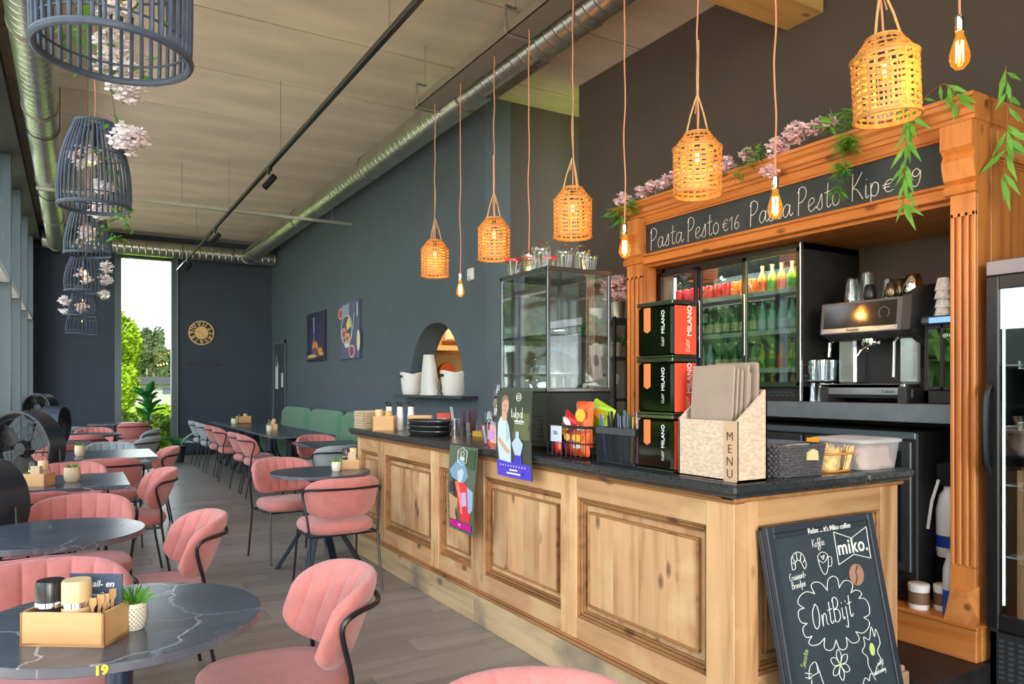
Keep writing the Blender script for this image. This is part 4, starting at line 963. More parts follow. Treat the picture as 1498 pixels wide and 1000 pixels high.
# ================= coffee machine =================
cm = thing('coffee_machine', 'black and steel espresso machine on the grey stone shelf', 'coffee machine')
M_cb = mat('coffee machine black', srgb(48, 48, 50), .35); X0 = 3.80
g = G(); g.box(X0-.02, 4.28, 2.255, 2.79, 1.335, 1.39, .006); part('base', g, M_cb, cm, smooth=False)
g = G(); g.box(X0-.05, X0-.02, 2.30, 2.78, 1.352, 1.415, .004); part('drip_tray_front', g, M_steel, cm, smooth=False)
text('maker_name', 'Cameo', .026, FX((X0-.0512, 2.37, 1.373)), M_black, cm)
g = G(); g.box(X0-.05, X0+.2, 2.28, 2.79, 1.39, 1.415, .003); part('drip_tray', g, M_steel, cm, smooth=False)
for y in (2.29, 2.76):
    g = G(); g.add([(X0-.055, y-.025, 1.312), (X0-.055, y+.025, 1.312), (X0+.1, y+.025, 1.312), (X0+.1, y-.025, 1.312), (X0-.055, y-.025, 1.40), (X0-.055, y+.025, 1.40), (X0+.1, y+.025, 1.36), (X0+.1, y-.025, 1.36)], [(0, 1, 2, 3), (4, 5, 6, 7), (0, 1, 5, 4), (1, 2, 6, 5), (2, 3, 7, 6), (3, 0, 4, 7)]); part('foot', g, M_cb, cm, smooth=False)
g = G(); g.box(3.99, 4.28, 2.265, 2.785, 1.38, 1.72, .01); part('column', g, M_blackm, cm, smooth=False)
for a, b in ((2.285, 2.40), (2.66, 2.775)):
    g = G(); g.box(X0+.09, 4.0, a, b, 1.415, 1.69, .012); part('steel_column', g, M_steel, cm, smooth=False)
# head with sloping screen and domed side cheeks
hd = [(X0-.05, 1.70), (X0-.03, 1.878), (4.28, 1.90), (4.28, 1.66), (X0+.05, 1.665)]
g = G(); g.prism(hd, 2.30, 2.79, lambda u, v, w: (u, w, v)); hdd = part('head', g, mat('head grey', srgb(96, 96, 102), .4, .5), cm, smooth=False)
ck = [(X0-.055, 1.70), (X0-.03, 1.885), (3.9, 1.94), (4.05, 1.965), (4.2, 1.94), (4.29, 1.88), (4.29, 1.45), (3.99, 1.45), (3.96, 1.60), (X0+.05, 1.66)]
g = G(); g.prism(ck, 2.25, 2.30, lambda u, v, w: (u, w, v)); g.box(3.95, 4.29, 2.25, 2.30, 1.34, 1.5); part('side_cheek', g, M_cb, cm, smooth=False)
sx = lambda y, s: (X0-.052+.0195*s, y, 1.705+.165*s)
g = G(); g.add([sx(2.33, .16), sx(2.77, .16), sx(2.77, .97), sx(2.33, .97)], [(0, 1, 2, 3)]); g.v += [(a+.004, b, c) for a, b, c in g.v[:4]]; g.f += [(4, 5, 6, 7)]; g.m += [0]; part('screen', g, mat('screen glass', (.03, .022, .02), .08, spec=.8), hdd, smooth=False)
g = G(); g.add([sx(2.32, 0), sx(2.78, 0), sx(2.78, .15), sx(2.32, .15)], [(0, 1, 2, 3)]); g.v += [(a+.01, b, c) for a, b, c in g.v[:4]]; g.f += [(4, 5, 6, 7), (0, 1, 5, 4), (2, 3, 7, 6)]; g.m += [0]*3; part('name_bar', g, M_steel, hdd, smooth=False)
text('maker_name', 'Carimali', .022, FX((X0-.0525, 2.58, 1.718)), M_black, hdd)
g = G(); g.tube([(X0-.042, 2.40+.03*cos(a), 1.80+.03*sin(a)) for a in [2*pi*i/20 for i in range(20)]], .002, 5, True); part('dial', g, plain('dial grey', 120, 118, 116), hdd)
for yc in (2.53,):
    g = G(); g.lathe([(.035, 1.625), (.04, 1.635), (.04, 1.665)], 20, (X0+.03, yc, 0)); gr = part('group_head', g, M_chrome, cm)
    g = G(); g.tube([(X0+.0, yc, 1.62), (X0-.02, yc+.02, 1.60), (X0-.03, yc+.035, 1.57)], .007, 8); g.tube([(X0+.0, yc, 1.62), (X0-.02, yc-.02, 1.60), (X0-.03, yc-.03, 1.585)], .007, 8); g.tube([(X0+.03, yc, 1.645), (X0-.02, yc-.09, 1.64)], .009, 8); part('spout', g, M_chrome, gr)
g = G(); g.tube([(X0+.0, 2.35, 1.665), (X0-.02, 2.355, 1.64), (X0-.02, 2.36, 1.45)], .007, 8); part('steam_wand', g, M_steel, cm)
g = G(); g.tube([(X0+.0, 2.74, 1.665), (X0-.03, 2.74, 1.65), (X0-.03, 2.745, 1.57)], .008, 8); part('hot_water_spout', g, M_chrome, cm)
# glasses on top of the machine
def cup(nm, lab, cat, prof, m, loc, grp, up=False, rz=0, extra=None):
    t = thing(nm, lab, cat, loc, rz, grp); g = G(); g.lathe(prof, 18, cap=False); part('bowl', g, m, t)
    if extra: g = G(); extra(g); part('handle', g, m, t)
    return t
tum = [(.028, .125), (.03, .122), (.04, 0), (.037, 0), (.028, .115), (0, .115)]
sh_ = [(.024, .085), (.027, .08), (.042, .02), (.036, 0), (.033, 0), (.025, .075), (0, .075)]
zt = 1.885
CG = [(3.86, 2.66, tum, M_tumbler, 1.05, 'upside down clear tumbler, front left on the coffee machine'), (3.93, 2.70, tum, M_tumbler, 1.0, 'upside down clear tumbler behind the front left one on the coffee machine'), (3.93, 2.61, tum, M_tumbler, 1.35, 'tallest upside down tumbler stack on the coffee machine'),
      (3.98, 2.52, tum, M_tumbler, .95, 'single upside down tumbler in the middle of the coffee machine top'), (3.86, 2.55, sh_, M_black, .95, 'black upside down cup, front middle on the coffee machine'), (3.96, 2.44, sh_, mat('bronze cup', srgb(110, 96, 76), .15, .8), 1.2, 'bronze upside down cup on the coffee machine'), (3.86, 2.42, sh_, mat('bronze cup', (1, 1, 1)), .9, 'small bronze cup at the front edge of the coffee machine'), (3.93, 2.34, sh_, M_chrome, 1.35, 'shiny chrome cup at the right end of the coffee machine top')]
for x, y, pr, m, s, lab in CG:
    cup('upturned_cup', lab, 'cup', [(r*s, z*s) for r, z in pr], m, (x, y, zt+.005+ (x-3.8)*.04), 'cups on the coffee machine')
# mug rack left of the machine
M_mug = glassm('mug glass', (.86, .9, .93), 1.6, 1, .12)
def hnd(g): g.tube(smooth_path([(0, .038, .09), (0, .075, .085), (0, .08, .045), (0, .04, .025)], 4), .005, 6)
k = 0
g = G(); g.box(3.80, 3.97, 2.80, 2.928, 1.432, 1.438); solo('glass_tray', g, M_steel, 'thin tray separating the two layers of glasses beside the cooler', 'tray', smooth=False)
for z, nm, lb in ((1.311, 'tall_glass', 'upside down tall glass in the lower layer beside the coffee machine'), (1.439, 'glass_mug', 'glass mug with handle in the upper layer beside the coffee machine')):
    for j, (x, y) in enumerate(((3.835, 2.90), (3.835, 2.835), (3.92, 2.90), (3.92, 2.835))):
        wz = ('front left', 'front right', 'rear left', 'rear right')[j]
        pr = [(.022, .118), (.024, .115), (.032, 0), (.029, 0), (.022, .11), (0, .11)] if nm == 'tall_glass' else [(0, .004), (.022, .004), (.031, .12), (.0325, .12), (.026, 0), (0, 0)]
        cup(nm, wz+' '+lb, 'glass', pr, M_mug, (x, y, z), 'glasses beside the cooler', extra=hnd if nm == 'glass_mug' and j < 2 else None, rz=pi if False else radians(60))
# milk cooler / cup warmer
mk = thing('milk_cooler', 'small black glass fronted cup cooler right of the coffee machine', 'cooler')
def mb_(nm, *a, m=M_blackm, b=.003): g = G(); g.box(*a, b); return part(nm, g, m, mk, smooth=False)
mb_('side_wall', 3.86, 4.2, 2.215, 2.24, 1.312, 1.72); mb_('side_wall', 3.86, 4.2, 1.92, 1.945, 1.312, 1.72); mb_('back', 4.18, 4.2, 1.92, 2.24, 1.312, 1.72); mb_('base', 3.86, 4.2, 1.92, 2.24, 1.312, 1.38)
mb_('display_bar', 3.82, 4.2, 1.915, 2.245, 1.72, 1.765, m=mat('bar blue grey', srgb(84, 90, 100), .35, .4), b=.012)
g = G(); g.box(3.816, 3.822, 2.08, 2.19, 1.728, 1.756); part('display', g, mat('display', (.02, .03, .08), .2, emit=(.15, .3, 1.0), estr=1.2), mk, smooth=False)
mb_('door_frame', 3.845, 3.86, 2.13, 2.15, 1.38, 1.72); mb_('door_frame', 3.845, 3.86, 1.945, 2.215, 1.38, 1.40); mb_('door_frame', 3.845, 3.86, 1.945, 2.215, 1.70, 1.72)
g = G(); g.box(3.85, 3.853, 1.945, 2.215, 1.40, 1.70); part('pane', g, M_glassd, mk, smooth=False)
g = G(); g.lathe([(.0, 0), (.012, 0), (.012, .01), (0, .01)], 14); o = part('door_knob', g, M_chrome, mk); o.location = (3.845, 2.12, 1.66); o.rotation_euler = (0, -pi/2, 0)
pc = [(.024, .0), (.027, .004), (.040, .062), (.042, .066), (.037, .066), (.024, .008), (0, .008)]
M_chi = mat('printed china', srgb(226, 226, 224), .3, noise=.25, nscale=60)
for c, (x, y, n) in enumerate(((3.90, 2.165, 4), (3.90, 2.07, 4))):
    for i in range(n):
        t = thing('china_cup', '%s white patterned cup in the %s stack on the cup cooler' % (('lowest', 'second lowest', 'third', 'topmost')[i], ('left', 'right')[c]), 'cup', (x+.004*(i % 2), y, 1.766+.066+i*.045), 0, 'stacked patterned cups')
        t.rotation_euler = (pi, 0, i*1.3); g = G(); g.lathe(pc, 18, cap=False); part('bowl', g, M_chi, t)
t = thing('milk_jug', 'steel frothing jug beside the stacked patterned cups', 'jug', (4.05, 2.215, 1.766)); g = G(); g.lathe([(0, 0), (.035, 0), (.036, .03), (.026, .07), (.03, .085), (.028, .085), (.024, .07)], 18, cap=False); part('body', g, M_steel, t); g = G(); g.tube([(-.03, 0, .07), (-.055, 0, .06), (-.05, 0, .02), (-.034, 0, .015)], .003, 6); part('handle', g, M_steel, t)
# ================= near glass door fridge at right edge =================
fr = thing('glass_door_fridge', 'tall black glass door fridge at the right edge of the picture', 'fridge')
def fq(nm, *a, m=M_blackm, b=.003, par=None): g = G(); g.box(*a, b); return part(nm, g, m, par or fr, smooth=False)
RY0, RY1, RX = 1.18, 1.80, 3.63
fq('side_wall', RX, 4.2, RY1-.03, RY1, .03, 1.97); fq('side_wall', RX, 4.2, RY0, RY0+.03, .03, 1.97); fq('top_panel', RX, 4.2, RY0, RY1, 1.90, 1.97); fq('back_lining', 4.17, 4.2, RY0+.03, RY1-.03, .3, 1.9, m=M_in); fq('lower_grille_box', RX, 4.2, RY0, RY1, .03, .28)
fq('header_strip', RX-.035, RX, RY0, RY1, 1.905, 1.97, m=mat('header violet grey', srgb(130, 130, 146), .35, .3))
g = G()
for k in range(8):
    for j in range(14): g.box(RX-.004, RX+.001, RY0+.04+j*.04, RY0+.06+j*.04, .07+k*.024, .083+k*.024)
part('perforated_grille', g, M_frame, fr, smooth=False, kind='stuff')
d = fq('door_frame', RX-.04, RX, RY1-.055, RY1, .3, 1.90, m=M_black, b=.005); fq('door_frame', RX-.04, RX, RY0, RY0+.05, .3, 1.9, m=M_black); fq('door_frame', RX-.039, RX, RY0+.05, RY1-.055, 1.84, 1.9, m=M_black); fq('door_frame', RX-.039, RX, RY0+.05, RY1-.055, .3, .37, m=M_black)
g = G(); g.box(RX-.03, RX-.026, RY0+.05, RY1-.055, .37, 1.84); part('pane', g, M_glassd, fr, smooth=False)
g = G(); g.tube(smooth_path([(RX-.04, RY1-.02, 1.41), (RX-.075, RY1-.02, 1.36), (RX-.085, RY1-.02, 1.2), (RX-.075, RY1-.02, 1.06), (RX-.04, RY1-.02, 1.0)], 4), .014, 8); part('door_handle', g, M_black, fr)
g = G(); g.box(RX+.02, RX+.03, RY1-.05, RY1-.04, .4, 1.85); part('light_strip', g, mat('led strip', (1, 1, 1)), fr, smooth=False)
for z in (.62, .95, 1.22, 1.5):
    fq('shelf', RX+.05, 4.16, RY0+.035, RY1-.035, z-.006, z, m=plain('wire shelf grey', 170, 176, 180, .3), b=.001); fq('price_rail', RX+.03, RX+.05, RY0+.035, RY1-.1, z-.02, z+.02, m=glassm('rail', (.9, .9, .95), 1.5, 1, .15))
Bg = Proto(bottle_proto('green_bottle', 'x', MC['green glass'], plain('red cap', 190, 40, 40), plain('ivory label', 230, 226, 206), .26, .034)); Bb = Proto(bottle_proto('clear_bottle', 'x', plain('milky clear', 190, 196, 196, .1), plain('orange cap', 230, 110, 30), plain('red label', 220, 90, 60), .26, .034))
for z, P_, kd in ((.37, Bg, 'green bottle'), (.62, Bb, 'clear bottle with red label'), (.95, Bb, 'clear bottle with red label'), (1.22, Bg, 'green bottle')):
    for i, y in enumerate((1.66, 1.575, 1.49, 1.40)):
        P_.put((3.73, y, z), 0, '%s, %s from the left, %s of the near fridge' % (kd, ORD[i], {.37: 'floor', .62: 'lowest shelf', .95: 'second lowest shelf', 1.22: 'third lowest shelf'}[z]), group='bottles in the right edge fridge', scale=.9)
l = bpy.data.lights.new('fridge_lamp', 'AREA'); l.shape = 'RECTANGLE'; l.size = .4; l.size_y = .1; l.energy = 4; o = bpy.data.objects.new('fridge_lamp', l); COL.objects.link(o); o.location = (3.75, 1.5, 1.88)
# rack between the walls, left of the cabinet
rk = thing('metal_rack', 'black metal rack with pots left of the bar cabinet', 'rack', (3.72, 4.66, 0))
for x in (0, .42):
    for y in (0, .36):
        g = G(); g.box(x-.012, x+.012, y-.012, y+.012, 0, 1.96, .002); part('post', g, M_black, rk, smooth=False)
for z in (.2, .78, 1.30, 1.64, 1.95):
    g = G(); g.box(-.012, .432, -.012, .372, z-.02, z, .002); part('shelf', g, mat('charcoal shelf', srgb(70, 76, 80), .4, .3), rk, smooth=False)
t = thing('blossom_bucket', 'galvanised bucket of pink blossom on top of the black rack', 'flowers', (3.80, 4.72, 1.95)); g = G(); g.lathe([(.05, 0), (.06, .13), (.063, .135), (.056, .13)], 18); part('bucket', g, M_galv, t)
g = G(); rr = random.Random(11); cluster(g, (0, .02, .24), .13, 150, .035, rr); part('blossom', g, M_blos, t, kind='stuff', smooth=False)
t = thing('trailing_plant', 'dark trailing plant beside the blossom bucket on the rack', 'plant', (3.76, 4.95, 1.95)); g = G(); g.lathe([(.05, 0), (.06, .1)], 16); part('pot', g, M_white, t); g = G(); leaves(g, (-.03, .0, -.02), .10, 60, .14, rr, 1.2, .12); part('leaf', g, M_leafd, t, kind='stuff', smooth=False)
for (x, y, z, lab, mk_, ml_) in ((3.82, 4.76, 1.64, 'small succulent in a glass of pebbles on the rack', plain('pebble glass', 150, 150, 146, .3), M_leaf), (3.78, 4.95, 1.64, 'white pot with a small plant on the rack', M_white, M_leafd)):
    t = thing('small_planter', lab, 'plant', (x, y, z)); g = G(); g.lathe([(.045, 0), (.055, .12), (.05, .12)], 16); part('pot', g, mk_, t); g = G(); leaves(g, (0, 0, .12), .03, 34, .09, rr, -.7, .2); part('leaf', g, ml_, t, smooth=False)
for (y, z, lab) in ((4.75, 1.30, 'small stemmed glass holder on the middle rack shelf'), ):
    t = thing('glass_holder', lab, 'holder', (3.8, y, z)); g = G(); g.lathe([(.03, 0), (.03, .006), (.004, .012), (.004, .12), (.0, .12)], 12); part('stem', g, M_steel, t); g = G(); g.lathe([(.03, .12), (.04, .2)], 12, cap=False); part('bowl', g, M_tumbler, t)
g = G(); g.box(3.74, 3.9, 4.7, 4.95, 1.30-.5, 1.30-.36, .004); solo('storage_box', g, M_blackm, 'black box on a low shelf of the rack', 'box', smooth=False)
# garlands along the cornice
cg = 'greenery laid along the cornice'
XC = 3.56
garland('pink blossom and hanging grass at the left end of the cornice', 'garland', [((XC, 4.36, 2.80), .06, 34, .03), ((XC, 4.15, 2.82), .05, 20, .028), ((XC, 4.02, 2.83), .05, 24, .028)], [((XC, 4.40, 2.72), .05, 50, .13, .9, .07), ((XC-.03, 4.22, 2.73), .05, 120, .04, .8, .2), ((XC, 4.38, 2.66), .04, 34, .16, 1.2, .07)], cg, seed=21)
garland('pink blossom behind the large rattan pendant on the cornice', 'garland', [((XC, 3.9, 2.83), .05, 22, .028), ((XC, 3.78, 2.84), .05, 14, .028)], None, cg, seed=22)
garland('lilac pink blossom and small leaves on the middle of the cornice', 'garland', [((XC, 3.34, 2.80), .06, 50, .028), ((XC, 3.16, 2.83), .045, 26, .026)], [((XC-.01, 3.08, 2.79), .06, 110, .045, .1), ((XC-.03, 3.2, 2.72), .05, 40, .04, .6)], cg, seed=23)
garland('largest pink blossom sprays on the cornice with one tuft hanging down', 'garland', [((XC, 2.93, 2.80), .07, 44, .032), ((XC, 2.80, 2.86), .07, 46, .034), ((XC, 2.68, 2.85), .05, 30, .034), ((XC, 2.59, 2.84), .04, 16, .034), ((XC-.05, 2.96, 2.66), .045, 22, .03)], [((XC, 2.6, 2.82), .06, 20, .1, .2)], cg, seed=24)
garland('feathery green fern hanging in front of the word on the blackboard', 'garland', None, [((XC-.01, 2.44, 2.82), .05, 260, .07, .6, .05), ((XC-.03, 2.47, 2.70), .045, 300, .07, 1.3, .05), ((XC-.04, 2.49, 2.57), .035, 220, .07, 1.6, .05), ((XC-.04, 2.51, 2.46), .022, 120, .07, 1.8, .05)], cg, seed=25)
garland('pink blossom on the cornice below the largest rattan pendant', 'garland', [((XC-.02, 2.28, 2.79), .05, 34, .032), ((XC-.02, 2.17, 2.78), .06, 44, .034)], None, cg, seed=26)
def bamboo(label, pts, seed, n):
    rr = random.Random(seed); t = thing('bamboo_spray', label, 'plant', (0, 0, 0), 0, 'bamboo sprays on the cornice'); g = G(); g.tube(smooth_path(pts, 4), .0025, 5); part('stem', g, plain('reddish stem', 150, 90, 60), t)
    P = smooth_path(pts, 6)
    g = G()
    for i in range(n):
        p = P[int(rr.uniform(0, 1)*(len(P)-1))]; d = Vector((rr.uniform(-.6, .6), rr.uniform(-1, 1), -rr.uniform(.5, 1.8))).normalized(); L = rr.uniform(.09, .16); u = Vector((0.25, 1, .1)).cross(d).normalized()*L*.085; mid = p+d*L*.5+Vector((0, 0, .01)); e = p+d*L
        u = d.cross(Vector((1, .2, 0))).normalized()*L*.09
        g.add([p, p+d*L*.4+u, e, p+d*L*.4-u, ], [(0, 1, 2, 3)])
    part('leaf', g, M_leaf, t, smooth=False)
bamboo('bamboo spray with bright pointed leaves hanging over the price on the blackboard', [(3.55, 2.14, 2.85), (3.50, 2.10, 2.76), (3.47, 2.10, 2.60), (3.47, 2.11, 2.42), (3.47, 2.12, 2.28)], 31, 44)
bamboo('bamboo leaves standing up and trailing on top of the cornice near its corner', [(3.6, 2.12, 2.80), (3.56, 1.99, 2.84), (3.54, 1.93, 2.80), (3.54, 1.90, 2.76)], 32, 14)
bamboo('bamboo spray hanging round the cabinet corner onto the side panel', [(3.60, 1.72, 2.84), (3.66, 1.74, 2.75), (3.68, 1.75, 2.60), (3.68, 1.76, 2.44), (3.66, 1.76, 2.34)], 33, 26)
# ================= chairs =================
def chair_parts(t, M):
    sgn = lambda x: (x > 0)-(x < 0)
    # backrest shell: s across, v up, thickness; curved in plan, rounded outline, channelled inner face
    Wd, zc, hh = .262, .655, .140
    def mid(s, v):
        half = hh*(max(0, 1-abs(s)**3.4))**(1/2.6)
        z = zc+v*half
        wz = .93+.07*(z-(zc-hh))/(2*hh)
        ph = s*1.05; x = Wd*wz*sin(ph)/sin(1.05); y = -.245+.165*(1-cos(ph))/(1-cos(1.05))
        y -= .055*(z-zc)/hh
        n = Vector((-sin(ph)*.8, cos(ph), .12)).normalized()
        return Vector((x, y, z)), n
    ss = set([-1, 1, -.97, .97, -.94, .94, -.99, .99])
    for k in range(-8, 9): ss.add(k/8.)
    for c_ in (-.75, -.5, -.25, 0, .25, .5, .75):
        for o_ in (-.05, -.022, -.01, .01, .022, .05): ss.add(c_+o_)
    ss = sorted(x for x in ss if -1 <= x <= 1); nu, nv = len(ss)-1, 14
    def face(sd):
        def f(a, b):
            s = ss[int(round(a*nu))]; v = sin(pi/2*(2*b-1))
            p, n = mid(s, v); e = max(abs(v)**5, abs(s)**9); th = .028*math.sqrt(max(0, 1-min(1, e)))
            if sd > 0:
                ch = abs(((s*4.0)+.5) % 1-.5)     # distance to the channel centre line
                th -= .010*max(0, 1-ch/.16)*(1-e)
                th += .004*(1-e)
            return p+n*sd*th
        return f
    g = G(); g.grid(face(1), nu, nv); g.grid(face(-1), nu, nv); me = g.mesh('backrest', M)
    bm = bmesh.new(); bm.from_mesh(me); bmesh.ops.remove_doubles(bm, verts=bm.verts, dist=.0009); bmesh.ops.recalc_face_normals(bm, faces=bm.faces)
    for f in bm.faces: f.smooth = True
    for e in bm.edges: e.smooth = True
    bm.to_mesh(me); bm.free(); part('backrest', me, None, t)
    # seat cushion
    g = G(); n = 32; prof = [(0, .405), (.85, .405), (.96, .418), (1.0, .44), (.985, .468), (.92, .484), (.6, .492), (0, .495)]
    vs = []; fs = []
    for r, z in prof:
        for k in range(n):
            a = 2*pi*k/n; c, s_ = cos(a), sin(a); e = 2/3.2
            vs.append((.245*r*sgn(c)*abs(c)**e*(1-.08*(s_ < 0)*abs(s_)), .01+.235*r*sgn(s_)*abs(s_)**e, z))
    for i in range(len(prof)-1):
        for k in range(n): l = (k+1) % n; fs.append((i*n+k, i*n+l, (i+1)*n+l, (i+1)*n+k))
    g.add(vs, fs); part('seat', g, M, t, ang=60)
    g = G()
    pts = [(-.238, -.17, .40), (-.252, -.165, .52), (-.268, -.135, .64), (-.272, -.135, .69), (-.262, -.175, .715), (-.20, -.262, .722), (-.1, -.292, .722), (0, -.298, .722), (.1, -.292, .722), (.20, -.262, .722), (.262, -.175, .715), (.272, -.135, .69), (.268, -.135, .64), (.252, -.165, .52), (.238, -.17, .40)]
    g.tube(smooth_path(pts, 3), .0085, 8); part('back_frame', g, M_black, t)
    for sx in (-1, 1):
        g = G(); g.tube([(.238*sx, -.17, .402), (.243*sx, -.19, .25), (.25*sx, -.235, .0)], .0085, 8); part('leg', g, M_black, t)
        g = G(); g.tube([(.215*sx, .17, .402), (.222*sx, .19, .25), (.232*sx, .225, .0)], .0085, 8); part('leg', g, M_black, t)
    g = G(); g.tube([(-.238, -.17, .398), (.238, -.17, .398), (.215, .17, .398), (-.215, .17, .398)], .008, 8, True); part('seat_frame', g, M_black, t)
def chair(M): t = thing('upholstered_chair', 'x', 'chair'); chair_parts(t, M); return Proto(t)
CP, CGy = chair(M_pink), chair(M_grey)
R = radians
def pc_(P_, x, y, deg, lab, grp=None): return P_.put((x, y, 0), R(deg), lab, group=grp)
# deg 0 faces +Y (away), 180 faces the camera, 90 faces -X
gw = 'coral chairs at the window tables'
pc_(CP, .565, 2.42, 88, 'coral boucle chair in the foreground, right of the table numbered 19', gw)
pc_(CP, .71, 1.09, 152, 'coral chair of which only the channelled top edge shows at the bottom', gw)
CP_last = None
pc_(CP, .33, 3.80, 92, 'coral chair right of the second round table, its curved back towards the aisle', gw)
pc_(CP, .36, 6.02, 92, 'coral chair on the aisle side of the first square table', gw)
pc_(CP, .62, 8.2, 88, 'coral chair on the aisle side of the light struck square table', gw)
pc_(CP, .03, 4.52, 178, 'wide channelled coral chair facing us just behind the second round table', gw)
pc_(CP, -.24, 5.32, 0, 'coral chair seen from behind at the near side of the first square table', gw)
pc_(CP, -.02, 6.62, 180, 'coral chair behind the first square table, channels showing over the tabletop', gw)
pc_(CP, .26, 7.38, 0, 'coral chair seen from behind with its black rail, before the light struck square table', gw)
pc_(CP, -.22, 3.40, 0, 'coral chair seen from behind at the left edge, near side of the second round table', gw)
pc_(CP, -.08, 2.78, 180, 'coral chair at the left edge, facing us behind the table numbered 19', gw)
pc_(CP, -.14, 9.28, 0, 'coral chair seen from behind before the small table with the fan', gw)
pc_(CP, .26, 12.3, 180, 'coral chair far down the window row, facing us behind the third round table', gw)
pc_(CP, .88, 14.2, 0, 'farthest coral chair of the window row, left of the fiddle leaf plant', gw)
pc_(CP, .10, 10.98, 0, 'coral chair seen from behind at the third round table', gw)
gy = 'pale grey chairs at the window tables'
pc_(CGy, .34, 8.92, 180, 'pale grey channelled chair facing us behind the light struck square table', gy)
pc_(CGy, .62, 10.1, 60, 'pale grey chair seen side on beyond the light struck square table', gy)
pc_(CGy, .78, 11.9, 75, 'pale grey chair seen side on, second one behind, near the fiddle leaf plant', gy)
pc_(CGy, -.05, 13.2, 0, 'far pale grey chair in line with the fans', gy)
# by the bar
gb = 'coral chairs beside the bar'
pc_(CP, 1.57, 5.05, 2, 'coral chair with its back to us pushed to the round table by the bar', gb)
pc_(CP, 1.52, 6.16, 188, 'coral chair facing us behind the round table by the bar', gb)
pc_(CP, 2.6, 9.0, 180, 'coral chair facing us behind the table end showing past the bar', gb)
pc_(CGy, 2.36, 7.70, 5, 'pale grey blue chair just left of the far end of the bar', 'pale grey chairs right of the aisle')
gl = 'coral chairs along the long table'
for i, (y, dy) in enumerate(((9.78, -4), (10.42, 3), (11.72, -6), (12.5, 4))):
    pc_(CP, 2.08, y, -90+dy, ('nearest coral chair at the long dark table', 'second coral chair along the long dark table', 'third coral chair along the long dark table', 'fourth and farthest coral chair along the long dark table')[i], gl)
for i, y in enumerate((13.3, 14.2)):
    pc_(CGy, 2.06, y, -90, ('nearer pale grey chair at the far end of the long dark table', 'farther pale grey chair at the far end of the long dark table')[i], 'pale grey chairs right of the aisle')
# ================= tables =================
def ttop_round(t, r, th=.026):
    g = G(); g.lathe([(0, .75-th), (r, .75-th), (r, .75), (0, .75)], 64, cap=False); g.m = [0]*len(g.f)
    g = G(); g.lathe([(0, 0), (r-.002, 0), (r, .002), (r, th-.002), (r-.002, th), (0, th)], 64, cap=False)
    g.m = [1 if i//64 in (1, 2) else 0 for i in range(len(g.f))]
    return part('tabletop', g, [M_table, M_tabler], t, loc=(0, 0, .75-th))
def ttop_rect(t, w, d, th=.026):
    g = G(); g.box(-w/2, w/2, -d/2, d/2, 0, th, .002); return part('tabletop', g, M_table, t, loc=(0, 0, .75-th), smooth=False)
def column_base(t, r=.035):
    g = G(); g.cyl((0, 0, .02), (0, 0, .72), r, 24); part('column', g, mat('blue black steel', srgb(44, 56, 72), .35, .4), t)
    g = G(); g.lathe([(0, 0), (.21, 0), (.21, .008), (.05, .022), (0, .022)], 32); part('foot_plate', g, M_black, t)
    g = G(); g.box(-.18, .18, -.025, .025, .705, .724, .004); g.box(-.025, .025, -.18, .18, .705, .724, .004); part('top_bracket', g, M_black, t)
def spider_base(t, sp=.30, st=.05, w=.055):
    for sx, sy in ((1, 1), (1, -1), (-1, 1), (-1, -1)):
        g = G(); a = Vector((sx*st, sy*st, .40)); b = Vector((sx*sp, sy*sp, 0)); n = Vector((-sy, sx, 0)).normalized()*w/2; k = Vector((sx, sy, 0)).normalized()*.012
        top = Vector((sx*.03, sy*.03, .70))
        vs = []
        for p in (b, a+Vector((0, 0, .02)), top):
            vs += [p-n-k, p+n-k, p+n+k, p-n+k]
        vs[0].z = vs[1].z = vs[2].z = vs[3].z = 0
        g.add(vs, [(0, 1, 2, 3), (0, 4, 5, 1), (1, 5, 6, 2), (2, 6, 7, 3), (3, 7, 4, 0), (4, 8, 9, 5), (5, 9, 10, 6), (6, 10, 11, 7), (7, 11, 8, 4), (8, 11, 10, 9)])
        part('leg', g, mat('navy black steel', srgb(30, 40, 52), .4, .4), t, smooth=False)
    g = G(); g.lathe([(.045, .38), (.05, .5), (.06, .66), (.14, .70), (.14, .724)], 20); part('hub', g, M_black, t)
gt = 'round marble look tables at the window'
t19 = thing('round_table', 'round dark marble look table with the yellow number 19 on its edge', 'table', (.11, 2.35, 0), 0, gt); ttop_round(t19, .378); column_base(t19)
ang = -1.45
text('table_number', '19', .03, FR((.11+.0-.035, 2.35-.3765, .737), (1, 0.09, 0), (0, 0, 1)) @ Matrix.Identity(4) if False else Matrix.Translation((-.11, -2.35, 0)) @ FR((.055, 2.35-.3785, .737), (1, -.09, 0), (0, 0, 1)), plain('yellow paint', 226, 196, 40), t19, bold=.0015)
t2 = thing('round_table', 'second round dark marble look table on a single column, left side', 'table', (-.08, 3.88, 0), .6, gt); ttop_round(t2, .37); column_base(t2)
gs = 'rectangular marble look tables at the window'
def recttab(x0, x1, y0, y1, lab, base=column_base, grp=gs):
    t = thing('rectangular_table', lab, 'table', ((x0+x1)/2, (y0+y1)/2, 0), 0, grp); ttop_rect(t, x1-x0, y1-y0); base(t); return t
recttab(-.5, .325, 5.5, 6.36, 'square dark table with the bamboo box and potted plant on its left')
recttab(-.10, .68, 7.58, 8.6, 'square table whose pale top catches the light, with one small pot')
recttab(-.55, .17, 9.6, 10.25, 'small rectangular table behind the big fan')
for x, y, r, lab in ((.18, 11.6, .39, 'round grey topped table, third round one of the window row'), (-.12, 13.9, .38, 'far round table behind the fans'), (.62, 14.9, .42, 'farthest round table in front of the narrow window')):
    t = thing('round_table', lab, 'table', (x, y, 0), x*5, gt); ttop_round(t, r); column_base(t)
